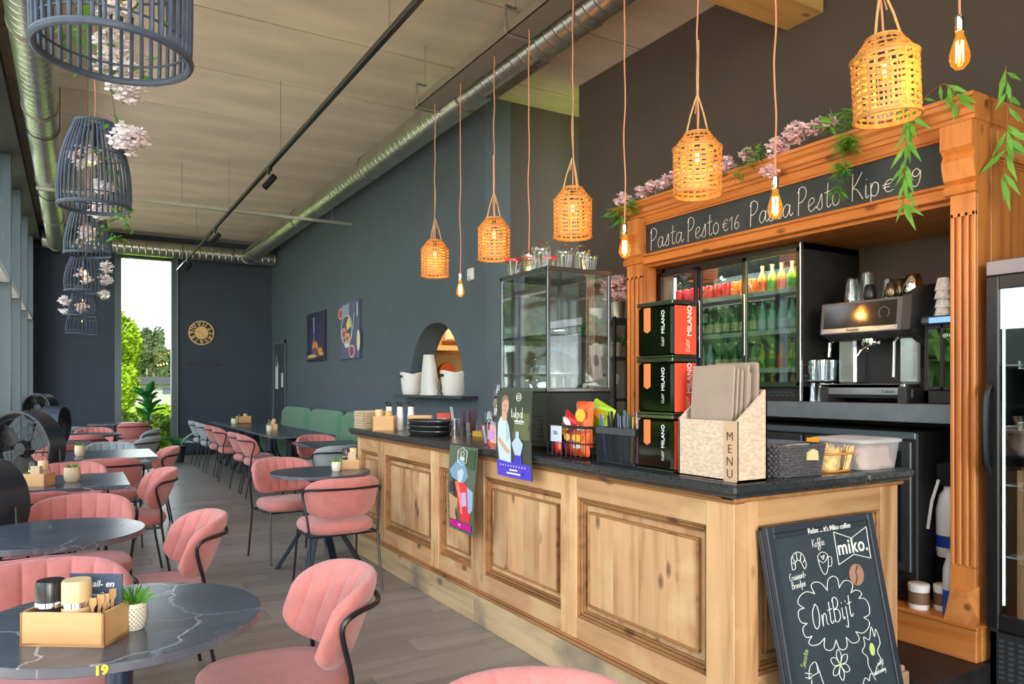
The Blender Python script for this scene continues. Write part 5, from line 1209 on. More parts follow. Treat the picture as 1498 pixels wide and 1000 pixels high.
tb = thing('round_table', 'round dark marble look table on spider legs pushed against the bar', 'table', (1.63, 5.62, 0), .2, 'tables right of the aisle'); ttop_round(tb, .375); spider_base(tb, .24)
tcn = recttab(2.19, 2.92, 8.02, 8.72, 'dark table corner showing past the far end of the bar', spider_base, 'tables right of the aisle')
labs = ('nearest section', 'second section', 'third section', 'farthest section')
ys = [9.72, 10.95, 12.2, 13.45, 14.7]
for i in range(4): recttab(2.18, 3.02, ys[i]+.004, ys[i+1]-.004, '%s of the long dark table along the green bench' % labs[i], spider_base, 'sections of the long dark table')
# green banquette
gb_ = thing('green_bench', 'sage green velvet banquette along the grey wall', 'bench')
g = G(); g.box(3.05, 3.60, 9.35, 14.75, .10, .45, .03); part('seat', g, M_green, gb_)
g = G(); g.box(3.1, 3.58, 9.4, 14.7, 0, .10); part('plinth', g, M_blackm, gb_, smooth=False)
for a, b in ((9.35, 11.0), (11.02, 12.82), (12.84, 14.75)):
    g = G()
    n = 20; prof = [(a+(b-a)*i/n) for i in range(n+1)]
    def bf(s, v, side):
        e = max(abs(2*s-1)**10, abs(2*v-1)**8); th = .075*math.sqrt(max(0, 1-e)); y = a+(b-a)*s; z = .42+.60*v; x = 3.53-.04*0+.06*(v-.5)
        z -= .05*abs(2*s-1)**8*(v > .5)
        return (x-th if side else x+th*.6, y, z)
    g.grid(lambda s, v: bf(s, v, True), 22, 10); g.grid(lambda s, v: bf(s, v, False), 22, 10); part('back_cushion', g, M_green, gb_, ang=80)
# ================= table-top things =================
def pepper(t, x, y, z, top, body, h=.15, r=.034):
    pass
def condiment(label, loc, rz, grp='bamboo condiment boxes', mills=(('black', 0), ('pale', 1)), scale=1, card=None, bottles=True, w=.205, d=.13, hh=.095):
    t = thing('condiment_box', label, 'box', loc, rz, grp)
    g = G(); g.box(-w/2, w/2, -d/2, -d/2+.008, 0, hh, .001); g.box(-w/2, w/2, d/2-.008, d/2, 0, hh, .001); g.box(-w/2, -w/2+.008, -d/2, d/2, 0, hh, .001); g.box(w/2-.008, w/2, -d/2, d/2, 0, hh, .001); g.box(-w/2, w/2, -d/2, d/2, 0, .008)
    part('box', g, M_boxw, t, smooth=False)
    if scale != 1: t.scale = (scale,)*3
    return t
def at(t, dx, dy, dz): 
    c, s = cos(t.rotation_euler[2]), sin(t.rotation_euler[2]); k = t.scale[0]
    return (t.location[0]+(dx*c-dy*s)*k, t.location[1]+(dx*s+dy*c)*k, t.location[2]+dz*k)
def mill(label, loc, dark, h=.165, r=.034, grp='salt and pepper mills'):
    t = thing('pepper_mill' if dark else 'salt_mill', label, 'mill', loc, 0, grp)
    m = plain('mill black', 34, 32, 34, .25) if dark else plain('mill beech', 226, 190, 142, .4)
    g = G(); g.lathe([(r*.9, 0), (r, .01), (r, h*.55)], 24); part('body', g, mat('smoked glass', (.03, .028, .028), .1) if dark else m, t)
    g = G(); g.lathe([(r*1.02, h*.55), (r*1.02, h*.64)], 24); part('ring', g, M_chrome, t)
    g = G(); g.lathe([(r, h*.64), (r, h-.006), (r*.93, h), (0, h)], 24); part('cap', g, m, t); return t
def pot(label, loc, m, r=.038, h=.075, seed=1, n=60, L=.07, spots=False, grp='small potted plants on tables', up=.9):
    rr = random.Random(seed); t = thing('potted_plant', label, 'plant', loc, 0, grp)
    g = G(); g.lathe([(r*.72, 0), (r*.9, h*.12), (r, h*.45), (r*.98, h*.8), (r*.9, h), (r*.82, h), (r*.82, h*.85), (0, h*.85)], 24); p = part('pot', g, m, t)
    if spots:
        g = G()
        for i in range(9):
            z = h*(.14+.085*i); rad = r*(.9+.1*min(1, i/3.)-.02*max(0, i-6))+.0008
            for k in range(22):
                a = 2*pi*(k+.5*(i % 2))/22; g.T = Matrix.Translation((rad*cos(a), rad*sin(a), z)) @ Matrix.Rotation(a, 4, 'Z') @ Matrix.Rotation(pi/2, 4, 'Y'); g.lathe([(.0018, 0), (.0, .0008)], 6, cap=False)
        g.T = None; part('dots', g, plain('brown dots', 74, 58, 46), p, kind='stuff')
    g = G()
    for i in range(n):
        a = rr.uniform(0, 2*pi); q = rr.uniform(0, 1); d = Vector((cos(a)*q, sin(a)*q, up*rr.uniform(.5, 1.2))).normalized(); s = Vector((cos(a)*r*.5*rr.random(), sin(a)*r*.5*rr.random(), h*.85)); l = L*rr.uniform(.6, 1.15)
        u = d.cross(Vector((0, 0, 1))).normalized()*l*.02; e = s+d*l+Vector((cos(a), sin(a), -1))*l*.12
        g.add([s-u, s+u, s+d*l*.6+u, e, s+d*l*.6-u], [(0, 1, 2, 3, 4)])
    part('leaf', g, M_leaf, t, smooth=False, kind='stuff'); return t
rz19 = radians(-33)
b19 = condiment('large bamboo condiment box on the table numbered 19', (.005, 2.205, .7505), rz19, w=.215, d=.115, hh=.085)
mill('black pepper mill standing in the box on the table numbered 19', at(b19, -.062, -.008, .009), True, .145)
mill('pale wooden salt mill standing in the box on the table numbered 19', at(b19, .010, -.012, .009), False, .148, .0345)
mc = thing('table_card', 'dark printed card standing in the box on the table numbered 19', 'card', at(b19, .035, .038, .009), rz19)
g = G(); g.box(-.075, .065, -.002, .002, 0, .150); part('card', g, plain('card slate', 62, 76, 96, .5), mc, smooth=False)
for s, z in (('mail- en', .124), ('mailer', .094)): text('lettering', s, .024, FR((.006, -.0028, z), (1, 0, 0), (0, 0, 1)), M_chalk, mc, shear=.2, bold=.0002)
rr = random.Random(5)
for i in range(5):
    x = .072+.006*i; g = G(); ln = .085+rr.uniform(0, .03); g.T = Matrix.Rotation(rr.uniform(-.12, .12), 4, 'Y'); g.box(-.004, .004, -.0008, .0008, 0, ln*.75, .0003); g.prism([(-.004, ln*.75), (.004, ln*.75), (.010, ln*.85), (.008, ln), (-.008, ln), (-.010, ln*.85)], -.0008, .0008, lambda u, v, w: (u, w, v))
    solo('wooden_cutlery', g, M_boxw, 'flat wooden fork in the foreground box, %s from the left' % ('first', 'second', 'third', 'fourth', 'fifth')[i], 'cutlery', at(b19, x-.02, -.02+.012*i, .009), rz19+.2*i, 'wooden forks in the foreground box', smooth=False)
pot('grass plant in a white dotted pot beside the bamboo box, foreground', (.137, 2.225, .7505), plain('ivory pot', 226, 216, 194, .4), .036, .072, 3, 110, .062, True)
def small_set(label, tl, loc, rz, k=1.0, gr=True):
    b = condiment(label, loc, rz, w=.155, d=.12, hh=.085, scale=k)
    mill('black pepper mill in the bamboo box %s' % tl, at(b, -.04, .02, .009), True, .15, .03); mill('pale salt mill in the bamboo box %s' % tl, at(b, .02, .02, .009), False, .155, .03)
    g = G(); g.box(-.03, .03, -.014, .014, 0, .125, .001); solo('sachet_box', g, M_kraft, 'kraft box of sachets in the bamboo box %s' % tl, 'box', at(b, .01, -.034, .009), rz, 'sachet boxes', smooth=False); return b
small_set('bamboo box on the first square window table', 'on the first square window table', (-.20, 5.72, .7505), radians(-30))
pot('small bushy plant in a beige pot on the first square window table', (-.01, 5.86, .7505), plain('beige pot', 226, 200, 168, .5), .05, .10, 4, 60, .05)
pot('small bushy plant in a beige pot on the light struck square table', (.05, 8.0, .7505), plain('beige pot', 0, 0, 0), .045, .10, 6, 60, .05)
small_set('bamboo box on the round table by the bar', 'on the round table by the bar', (1.88, 5.66, .7505), radians(-20), .9)
pot('small green plant in an ivory pot on the round table by the bar', (1.73, 5.55, .7505), plain('ivory pot', 0, 0, 0), .037, .075, 8, 50, .05)
small_set('bamboo box on the second section of the long dark table', 'on the second section of the long table', (2.55, 11.3, .7505), radians(-20), 1.05)
pot('small plant in an ivory pot on the nearest part of the long dark table', (2.42, 10.9, .7505), plain('ivory pot', 0, 0, 0), .045, .09, 9, 40, .05)
small_set('bamboo box far along the long dark table', 'far along the long table', (2.58, 13.6, .7505), 0, 1.5)
pot('small plant in an ivory pot far along the long dark table', (2.36, 13.3, .7505), plain('ivory pot', 0, 0, 0), .05, .10, 10, 40, .06)
# ================= fans =================
def fan(label, loc, rz, D, tilt=0, stand=True):
    t = thing('drum_fan', label, 'fan', loc, rz, 'black drum fans'); r = D/2; zc = loc[2]
    Mx = Matrix.Rotation(pi/2+tilt, 4, 'X')
    g = G(); g.T = Mx; g.lathe([(r, -.09), (r+.006, -.085), (r+.006, .085), (r, .09), (r-.014, .085), (r-.014, -.085), (r, -.09)], 44, cap=False); part('drum', g, mat('drum black', srgb(40, 46, 56), .3, .2), t)
    g = G(); g.T = Mx; g.lathe([(.0, -.05), (.06, -.045), (.07, .02), (.05, .05), (0, .055)], 20); part('motor', g, M_black, t)
    for k in range(3):
        g = G(); g.T = Mx @ Matrix.Rotation(2*pi*k/3+.4, 4, 'Z')
        g.add([(.05, -.03, .02), (.05, .04, -.02), (r*.62, .16*r/.25, -.035), (r*.9, .04, -.02), (r*.86, -.06, .025), (r*.5, -.07, .03)], [(0, 1, 2, 3, 4, 5)]); b_ = len(g.v); g.v += [(x, y, z+.004) for x, y, z in g.v]; g.f += [tuple(i+b_ for i in reversed(g.f[0]))]; g.m += [0]
        part('blade', g, M_black, t)
    for sd, zz in (('front', .082), ('rear', -.082)):
        g = G(); g.T = Mx
        for rr_ in (r*.35, r*.6, r*.82): g.tube([(rr_*cos(2*pi*k/30), rr_*sin(2*pi*k/30), zz) for k in range(30)], .002, 5, True)
        for k in range(12): a = 2*pi*k/12; g.tube([(.05*cos(a), .05*sin(a), zz), ((r-.01)*cos(a), (r-.01)*sin(a), zz)], .0018, 4)
        part('guard', g, M_black, t)
    if stand:
        g = G(); g.tube([(r+.02, 0, 0), (r+.03, 0, -r*.6), (r*.5, 0, -r-.06), (-r*.5, 0, -r-.06), (-r-.03, 0, -r*.6), (-r-.02, 0, 0)], .011, 8); part('yoke', g, M_black, t)
        g = G(); g.cyl((0, 0, -r-.06), (0, 0, -zc+.02), .018, 12); part('pole', g, M_black, t); g = G(); g.lathe([(0, -zc), (.19, -zc), (.19, -zc+.012), (.03, -zc+.03), (0, -zc+.03)], 28); part('base', g, M_black, t)
    return t
fan('large black drum fan with blades in view, at the window side', (-.34, 7.12, .90), radians(-40), .60)
fan('black drum fan cut by the left edge of the picture', (-.40, 4.62, .80), radians(-50), .44)
fan('black fan with round guard, farthest, against the dark back wall', (-.36, 10.9, 1.13), radians(-30), .36)
fan('black drum fan seen edge on beside the farthest fan', (-.16, 8.7, 1.02), radians(72), .36)
# ================= plants by the back window =================
fp = thing('fiddle_leaf_plant', 'tall fiddle leaf fig standing in front of the narrow window', 'plant', (1.24, 15.7, 0))
g = G(); g.lathe([(.13, 0), (.17, .25), (.165, .30), (.15, .3), (.15, .26), (0, .26)], 20); part('pot', g, M_blackm, fp)
g = G(); g.tube([(.0, 0, .26), (.01, 0, .5), (-.01, .01, .8), (0, 0, 1.2)], [.014, .012, .010, .006], 8); g.tube([(.0, 0, .3), (-.05, .02, .55), (-.06, .02, .9)], [.01, .008, .006], 8); part('stem', g, plain('bark brown', 82, 62, 44, .8), fp)
rr = random.Random(8); lm = None
def fiddle(L): 
    g = G(); n = 6; 
    def f(u, v):
        s = v; w = (.10+.36*sin(pi*min(1, s*1.02))**.8*(.55+.45*s))*L*.75; return ((u-.5)*2*w*.8, s*L, -.12*L*(2*u-1)**2*-1-.22*L*s*s)
    g.grid(f, 4, 7); return g.mesh('leaf', M_leafd)
lm = fiddle(.30)
for i in range(26):
    z = .72+.50*i/25; a = i*2.4; o = part('leaf', lm, None, fp); o.location = (-.02, 0, z); o.rotation_euler = (radians(rr.uniform(25, 75)), radians(rr.uniform(-15, 15)), a); k = rr.uniform(.75, 1.15); o.scale = (k, k, k)
pf = thing('fern_plant', 'feathery green plant low beside the right jamb of the window', 'plant', (1.66, 14.9, 0)); g = G(); g.lathe([(.1, 0), (.13, .3), (0, .28)], 18, cap=False); part('pot', g, M_blackm, pf)
g = G()
for i in range(16):
    a = rr.uniform(0, 2*pi); d = Vector((cos(a)*.8, sin(a)*.8, rr.uniform(.5, 1))).normalized(); L = rr.uniform(.35, .6)
    for j in range(10):
        p = Vector((0, 0, .3))+d*L*j/10-Vector((0, 0, .2*(j/10)**2)); 
        for s in (-1, 1): u = d.cross(Vector((0, 0, 1))).normalized()*s*.10*(1-j/12); g.add([p, p+u+d*.03, p+u*.5+d*.05], [(0, 1, 2)])
part('leaf', g, M_leafd, pf, kind='stuff', smooth=False)
# ================= wall things =================
def canvas(label, y0, y1, z0, z1, bg, shapes):
    t = thing('canvas_picture', label, 'picture', (3.66, (y0+y1)/2, (z0+z1)/2)); w = y1-y0; h = z1-z0
    g = G(); g.box(-.035, 0, -w/2, w/2, -h/2, h/2, .002); part('canvas', g, bg, t, smooth=False)
    for i, (m, poly) in enumerate(shapes):   # poly in 0..1 left to right, bottom to top
        g = G(); g.prism(poly, 0, .0008, lambda u, v, q, i=i: (-.0355-.0006*i-q, (w/2-u*w), -h/2+v*h)); part('print', g, m, t, smooth=False)
el = lambda cx, cy, rx, ry, n=18: circ(cx, cy, rx, ry, n)
P = plain
canvas('tall dark canvas with a falling stream over a plate of food, left one', 12.27, 13.36, 1.84, 2.69, P('midnight print', 30, 32, 62), [
    (P('dusk print', 44, 42, 92), [(.1, .2), (.9, .2), (.85, .75), (.2, .7)]), (P('pale stream', 150, 156, 190), [(.38, .58), (.44, .58), (.44, .9), (.36, .9)]), (P('soft stream', 90, 94, 150), [(.34, .38), (.5, .38), (.44, .58), (.39, .58)]),
    (P('board brown', 150, 96, 70), [(.02, .04), (.95, .1), (.95, .16), (.02, .1)]), (P('food orange', 224, 140, 76), el(.48, .30, .17, .11)), (P('food violet', 110, 80, 120), el(.46, .2, .15, .08)), (P('food amber', 226, 160, 50), el(.76, .2, .13, .07)), (P('food pale', 232, 186, 140), el(.3, .11, .25, .035)), (P('food pale', 0, 0, 0), el(.85, .14, .1, .03))])
canvas('canvas with an oval plate of fruit toast on slate blue, right one', 10.52, 11.46, 1.82, 2.70, P('slate violet print', 78, 82, 118), [
    (P('cloth grey', 150, 156, 180), [(.16, .68), (.5, .72), (.5, .97), (.16, .95)]), (P('berry bowl rim', 220, 190, 190), el(.06, .82, .13, .10)), (P('berry bowl', 180, 60, 50), el(.06, .82, .10, .08)),
    (P('plate rim', 170, 200, 214), el(.38, .51, .30, .27)), (P('plate dark', 52, 66, 82), el(.37, .52, .25, .235)), (P('toast yellow', 240, 214, 120), [(.4, .5), (.6, .56), (.52, .76), (.36, .62)]), (P('toast pink', 224, 150, 140), el(.24, .46, .12, .1)), (P('toast red', 190, 60, 60), el(.24, .45, .07, .06)), (P('toast peach', 240, 170, 120), [(.3, .26), (.5, .3), (.56, .44), (.36, .46)]), (P('toast red', 0, 0, 0), el(.42, .36, .05, .04)), (P('plate cream', 220, 226, 220), el(.42, .24, .14, .04)),
    (P('berry cup rim', 226, 190, 210), el(.66, .13, .15, .11)), (P('berry cup', 140, 30, 80), el(.65, .13, .11, .085)), (P('cup edge', 236, 220, 200), el(.98, .3, .08, .18)), (P('pale fork', 170, 190, 210), [(.72, .5), (.75, .5), (.8, .78), (.76, .78)]), (P('speckle', 190, 200, 180), [(.9, .7), (.97, .72), (.96, .95), (.9, .93)])])
# clock
ck = thing('wall_clock', 'round pale wooden wall clock with cut out numerals', 'clock', (2.255, 16.3, 2.50)); Mc = P('clock wood', 232, 192, 122, .5)
g = G(); g.prism(el(0, 0, .13, .13, 36), .012, .022, lambda u, v, w: (u, -w, v)); part('dial', g, Mc, ck)
g = G(); g.tube([(.238*cos(2*pi*k/48), -.017, .238*sin(2*pi*k/48)) for k in range(48)], .012, 6, True); part('rim', g, Mc, ck)
for k in range(12):
    a = pi/2-2*pi*k/12; n = str(k or 12); M_ = Matrix.Translation((.183*cos(a), -.018, .183*sin(a))) @ FR((0, 0, 0), (1, 0, 0), (0, 0, 1)) @ Matrix.Rotation(a-pi/2, 4, 'Z'); text('numeral', n, .13, M_, Mc, ck, ex=.005, bold=.002)
for a, L in ((pi*.92, .115), (-pi*.30, .10)):
    g = G(); g.tube([(0, -.026, 0), (L*cos(a), -.026, L*sin(a))], .004, 5); part('hand', g, P('hand brown', 100, 76, 50), ck)
# faint black raised letters: the wording cannot be read in the photo, so only letter-like bars
t = thing('wall_lettering', 'faint black raised lettering on the dark wall under the clock', 'lettering', (1.97, 16.3, 1.80)); g = G(); rr = random.Random(3)
for i in range(11):
    x = .065*i; g.box(x, x+.012, -.012, 0, .02, .09); g.box(x, x+.042, -.012, 0, (.02, .05, .078)[i % 3], (.032, .062, .09)[i % 3])
part('letter', g, M_black, t, smooth=False, kind='stuff')
# sensor box on the hatch wall
g = G(); g.box(3.62, 3.66, 6.93, 7.05, 2.53, 2.66, .012); t = thing('wall_sensor', 'small white sensor box high on the grey wall', 'sensor'); part('case', g, M_white, t, smooth=False)
g = G(); g.box(3.617, 3.621, 6.955, 7.025, 2.54, 2.57, .001); part('lens', g, P('milky lens', 200, 204, 206), t, smooth=False)
# shelf and white containers in the hatch
g = G(); g.box(3.46, 3.955, 6.86, 8.78, 1.268, 1.298, .003); solo('hatch_shelf', g, mat('dark shelf', srgb(52, 60, 64), .35), 'dark shelf board projecting from the arched hatch', 'shelf', smooth=False)
def bucket(label, x, y, r0, r1, h, sx=1):
    t = thing('white_bucket', label, 'bucket', (x, y, 1.2985), 0, 'white buckets in the hatch')
    n = 28
    def f(u, v, rr_=0):
        a = 2*pi*u; r = (r0+(r1-r0)*v**.7)-rr_; z = h*v*(1-.10*abs(sin(a))**2*(v > .5)*((v-.5)*2)); return (r*cos(a)*sx, r*sin(a), max(z, .002))
    g = G(); g.grid(lambda u, v: f(u, v), n, 8); g.grid(lambda u, v: f(u, v, .008), n, 8); g.lathe([(0, .001), (r0*sx, .001)], n, cap=False); b_ = part('shell', g, M_white, t, ang=80)
    g = G(); a = pi+.1; g.T = Matrix.Translation((-(r1-.004)*sx*1.0, 0, h*.80)) @ Matrix.Rotation(-pi/2, 4, 'Y'); g.lathe([(0, 0), (.05, 0), (.05, .006), (0, .006)], 14, cap=False); g.v = [(x_, y_*1.0, h*.80+(z_-h*.80)*.35) for x_, y_, z_ in g.v]; part('grip_hole', g, M_blackm, b_)
    return t
bucket('white plastic bucket at the left end of the hatch shelf', 3.61, 8.52, .11, .145, .28)
bucket('white plastic bucket at the right end of the hatch shelf', 3.61, 7.33, .115, .155, .28)
t = thing('flour_scoop_bin', 'tall leaning white dispenser between the white buckets in the hatch', 'dispenser', (3.68, 8.08, 1.2985))
g = G()
def fs_(u, v):
    a = pi*(u*1.3-.15); w = .17*(1-.45*v**1.5); return (-.05-w*.55*sin(a)+.03*v, w*cos(a)+.11*v-.06, .48*v)
g.grid(fs_, 14, 10); g2_ = [(x+.012, y, z) for x, y, z in g.v]; k = len(g.v); g.f += [tuple(i+k for i in f) for f in g.f]; g.m += [0]*(len(g.f)-len(g.m)); g.v += g2_; part('shell', g, M_white, t, ang=80)
g = G(); g.box(-.1, .1, -.16, .16, 0, .02, .008); part('base', g, M_white, t, smooth=False)
g = G(); g.lathe([(.03, 0), (.03, .03), (.012, .05), (.03, .09), (.032, .13)], 12); rr = random.Random(4)
for i in range(7): g.tube([(rr.uniform(-.02, .02), rr.uniform(-.02, .02), .05), (rr.uniform(-.05, .05), rr.uniform(-.06, .06), .2)], .004, 5)
solo('utensil_cup', g, P('grey cup', 120, 116, 112, .3), 'small cup of cutlery between the dispenser and the right bucket', 'cup', (3.62, 7.72, 1.2985))
# ================= things on the bar =================
Z = CT+.0006
# display case
dc = thing('display_case', 'tall glass display case with steel edges standing on the bar', 'display case', (0, 0, 0))
x0, x1, y0, y1, z0, zm, z1 = 2.22, 2.66, 3.36, 3.88, Z, 1.37, 2.06
M_dcf = mat('polished dark steel edge', srgb(128, 130, 134), .2, .9)
g = G(); g.box(x0, x1, y0, y1, z0+.015, zm, .006); part('base_unit', g, mat('case base', srgb(40, 42, 44), .25, .3), dc, smooth=False)
g = G()
for k in range(7): g.box(x0-.004, x0+.001, y0+.05, y0+.3, z0+.05+k*.022, z0+.06+k*.022)
part('vent_slats', g, M_black, dc, smooth=False, kind='stuff')
for x, y in ((x0, y0), (x1, y0), (x0, y1), (x1, y1)):
    g = G(); g.box(x-.02 if x == x1 else x, x if x == x1 else x+.02, y-.02 if y == y1 else y, y if y == y1 else y+.02, zm, z1, .003); part('corner_post', g, M_dcf, dc, smooth=False)
for z in (zm, z1-.026):
    g = G(); g.box(x0-.002, x1+.002, y0-.002, y0+.02, z, z+.022, .003); g.box(x0-.002, x1+.002, y1-.02, y1+.002, z, z+.022, .003); g.box(x0-.002, x0+.02, y0, y1, z, z+.022, .003); g.box(x1-.02, x1+.002, y0, y1, z, z+.022, .003); part('edge_frame', g, M_dcf, dc, smooth=False)
g = G(); g.box(x0, x1, y0, y1, z1-.004, z1, .001); part('top', g, M_dcf, dc, smooth=False)
for a in ((x0+.012, x1-.012, y0+.003, y0+.007), (x0+.012, x1-.012, y1-.007, y1-.003), (x0+.003, x0+.007, y0+.012, y1-.012), (x1-.007, x1-.003, y0+.012, y1-.012)):
    g = G(); g.box(*a, zm+.02, z1-.02); part('pane', g, M_glassd2, dc, smooth=False)
g = G(); g.box(x0+.02, x1-.02, y0+.02, y1-.02, 1.68, 1.69); part('shelf', g, mat('dark shelf', (1, 1, 1)), dc, smooth=False)
t = thing('glass_dome', 'clear glass dome over a white stand inside the display case', 'dome', (2.44, 3.62, zm)); g = G(); g.lathe([(.06, 0), (.05, .01), (.02, .03), (.02, .09), (.15, .10), (.15, .11), (0, .11)], 28); part('stand', g, mat('pale steel', srgb(210, 208, 204), .3, .3), t)
g = G(); g.lathe([(.148*cos(a), .11+.13*sin(a)) for a in [pi/2*i/9 for i in range(10)]], 32, cap=False); part('dome', g, glassm('dome glass', (.97, .95, .94), 1.6, 1, .10), t)
g = G(); g.box(-.035, .035, -.001, .001, 0, .2); g.T = None; o = solo('drawing_sheet', g, M_paper, 'white sheet with a grey drawing in the right side of the display case', 'sheet', (2.595, 3.40, 1.44), 0, smooth=False); o.rotation_euler = (0, radians(-8), 0)
g = G(); g.prism(circ(0, .11, .02, .035, 12), -.0018, -.001, lambda u, v, w: (u, w, v)); part('drawing', g, P('pencil grey', 140, 140, 146), o, smooth=False)
# cups on the case
M_pc = glassm('clear plastic cup', (.93, .92, .94), 1.5, 1, .08)
def tub(label, x, y, lidm, dome, sc=1):
    t = thing('takeaway_cup', label, 'cup', (x, y, z1+.0005), 0, 'cups on the display case'); n = 24
    g = G(); pr = [(.030, 0), (.034, .02), (.043, .085)]
    vs = []; fs = []
    for i, (r, z) in enumerate([(.030, .001), (.045, .085)]):
        for k in range(36):
            a = 2*pi*k/36; q = r+(.0015 if k % 2 else -.0015); vs.append((q*cos(a)*sc, q*sin(a)*sc, z*sc))
    for k in range(36): l = (k+1) % 36; fs.append((k, l, 36+l, 36+k))
    g.add(vs, fs); part('ribbed_body', g, M_pc, t)
    g = G()
    if dome: g.lathe([(.047*sc, .083*sc), (.047*sc, .09*sc)]+[(.045*cos(a)*sc, (.09+.045*sin(a))*sc) for a in [pi/2*i/6 for i in range(7)]], n, cap=False)
    else: g.lathe([(.047*sc, .08*sc), (.047*sc, .092*sc), (.03*sc, .10*sc), (0, .10*sc)], n)
    part('lid', g, lidm, t)
Mr = P('red lid', 206, 40, 44, .35)
tub('ribbed plastic cup with red lid, leftmost on the display case', 2.265, 3.80, Mr, False, 1.05); tub('second ribbed cup with red lid, behind the tall dome lids', 2.33, 3.70, Mr, False, 1.05)
tub('dome lidded cup, left one of the domes on the display case', 2.27, 3.62, M_pc, True, 1.0); tub('tallest looking dome lidded cup at the case corner', 2.27, 3.50, M_pc, True, 1.2); tub('dome lidded cup right of the tallest one', 2.40, 3.46, M_pc, True, 1.08)
tub('dome lidded cup near the right end of the display case top', 2.50, 3.43, M_pc, True, 1.08); tub('last dome lidded cup at the right end of the display case', 2.585, 3.47, M_pc, True, .98); tub('cup with red lid behind the dome lidded cups', 2.42, 3.64, Mr, False, 1.05)
# left to right from the far end
def stack(lab, x, y, rz, n, w, d, th, m, grp, name='cardboard_tray'):
    rr = random.Random(n)
    for i in range(n):
        g = G(); g.box(-w/2, w/2, -d/2, d/2, 0, th*.25, .0006); g.box(-w/2, w/2, -d/2, -d/2+.004, 0, th*.92); g.box(-w/2, w/2, d/2-.004, d/2, 0, th*.92); g.box(-w/2, -w/2+.004, -d/2, d/2, 0, th*.92); g.box(w/2-.004, w/2, -d/2, d/2, 0, th*.92)
        solo(name, g, m, lab % (('bottom', 'second from the bottom', 'third from the bottom', 'fourth from the bottom', 'fifth from the bottom', 'sixth from the bottom', 'topmost')[i if i < n-1 else 6]), 'tray', (x+rr.uniform(-.004, .004), y+rr.uniform(-.006, .006), Z+i*th), rz+rr.uniform(-.03, .03), grp, smooth=False)
stack('kraft cardboard tray, %s in the stack at the far bar corner', 2.17, 6.02, 0, 7, .20, .24, .021, M_kraft, 'kraft trays at the far bar corner')
b = condiment('bamboo box with bottles near the far end of the bar', (2.13, 5.58, Z), radians(-28), w=.17, d=.14, hh=.12)
mill('pale wooden mill in the bamboo box on the bar', at(b, -.045, .02, .009), False, .16, .03); 
t = thing('sauce_jar', 'pale jar with green label in the bamboo box on the bar', 'jar', at(b, .03, .02, .009)); g = G(); g.lathe([(.028, 0), (.03, .1), (.024, .13), (.024, .15), (0, .15)], 16); part('jar', g, P('jar amber', 216, 190, 140, .3), t); g = G(); g.lathe([(.0308, .03), (.0308, .085)], 16, cap=False); part('label_band', g, P('olive label', 140, 150, 90), t)
for i, (x, y) in enumerate(((2.20, 5.66), (2.27, 5.60), (2.34, 5.54))):
    t = thing('pump_bottle', ('left', 'middle', 'right')[i]+' white bottle with black spout behind the bamboo box on the bar', 'bottle', (x, y, Z), 0, 'white sauce bottles')
    g = G(); g.lathe([(.026, 0), (.028, .01), (.028, .12), (.024, .15), (.024, .19)], 18); part('bottle', g, M_white, t); g = G(); g.lathe([(.025, .19), (.025, .20), (.012, .205), (.012, .225), (0, .225)], 14); g.box(-.034, .012, -.006, .006, .215, .228, .002); part('spout', g, M_black, t)
# slatted wooden crate
t = thing('wooden_crate', 'small slatted wooden crate behind the black trays on the bar', 'crate', (2.32, 5.30, Z), radians(-25))
for z in (.012, .055, .098):
    for (a, b_, c, d_) in ((-.09, .09, -.07, -.062), (-.09, .09, .062, .07), (-.09, -.082, -.07, .07), (.082, .09, -.07, .07)):
        g = G(); g.box(a, b_, c, d_, z, z+.03, .001); part('slat', g, M_boxw, t, smooth=False)
g = G(); g.box(-.085, .085, -.065, .065, .002, .012); part('bottom', g, M_boxw, t, smooth=False)
g = G(); g.box(-.05, .05, -.03, .03, 0, .15, .002); t = thing('sachet_carton', 'red and white carton behind the stacked black trays', 'carton', (2.43, 5.12, Z), radians(-20)); part('carton', g, P('carton red', 206, 60, 50), t, smooth=False); g = G(); g.box(-.052, .02, -.0315, -.03, .04, .11); part('white_panel', g, M_paper, t, smooth=False)
for i in range(3):
    t = thing('black_serving_tray', ('bottom', 'middle', 'top')[i]+' black oval serving tray of the stack on the bar', 'tray', (2.25, 4.98, Z+.036*i), 0, 'black oval trays')
    pr = [(0, 0), (.82, 0), (.95, .02), (1.0, .036), (.965, .036), (.9, .012), (0, .008)]
    g = G(); g.lathe([(r*.2, z) for r, z in pr], 44, cap=False, sx=.72, sy=1.15); part('tray', g, M_blackm, t)
    g = G(); g.lathe([(.2005, .03), (.2005, .036), (.196, .037)], 44, cap=False, sx=.72, sy=1.15); part('rim', g, mat('satin rim', srgb(90, 92, 96), .3, .6), t)
g = G(); g.lathe([(.0, 0), (.05, 0), (.06, .09), (.057, .09), (.048, .004)], 20, cap=False); t = thing('cutlery_pot', 'clear pot of dark red cutlery behind the black trays', 'pot', (2.50, 4.82, Z)); part('pot', g, M_pc, t)
g = G(); rr = random.Random(12)
for i in range(16): a = rr.uniform(0, 6.28); g.tube([(.03*cos(a), .03*sin(a), .01), (.05*cos(a)*1.2, .05*sin(a)*1.2, .17+rr.uniform(-.02, .02))], .0035, 5)
part('handles', g, P('plum handles', 90, 40, 60, .4), t, kind='stuff')
g = G(); g.lathe([(.0, 0), (.045, 0), (.05, .11), (.047, .11), (.04, .004)], 20, cap=False); t = thing('straw_pot', 'clear pot with two white straws behind the black trays', 'pot', (2.46, 4.99, Z)); part('pot', g, M_pc, t)
for dx in (0, .012): g = G(); g.tube([(dx, .0, .005), (dx-.02, .03, .2)], .003, 6); part('straw', g, M_white, t)
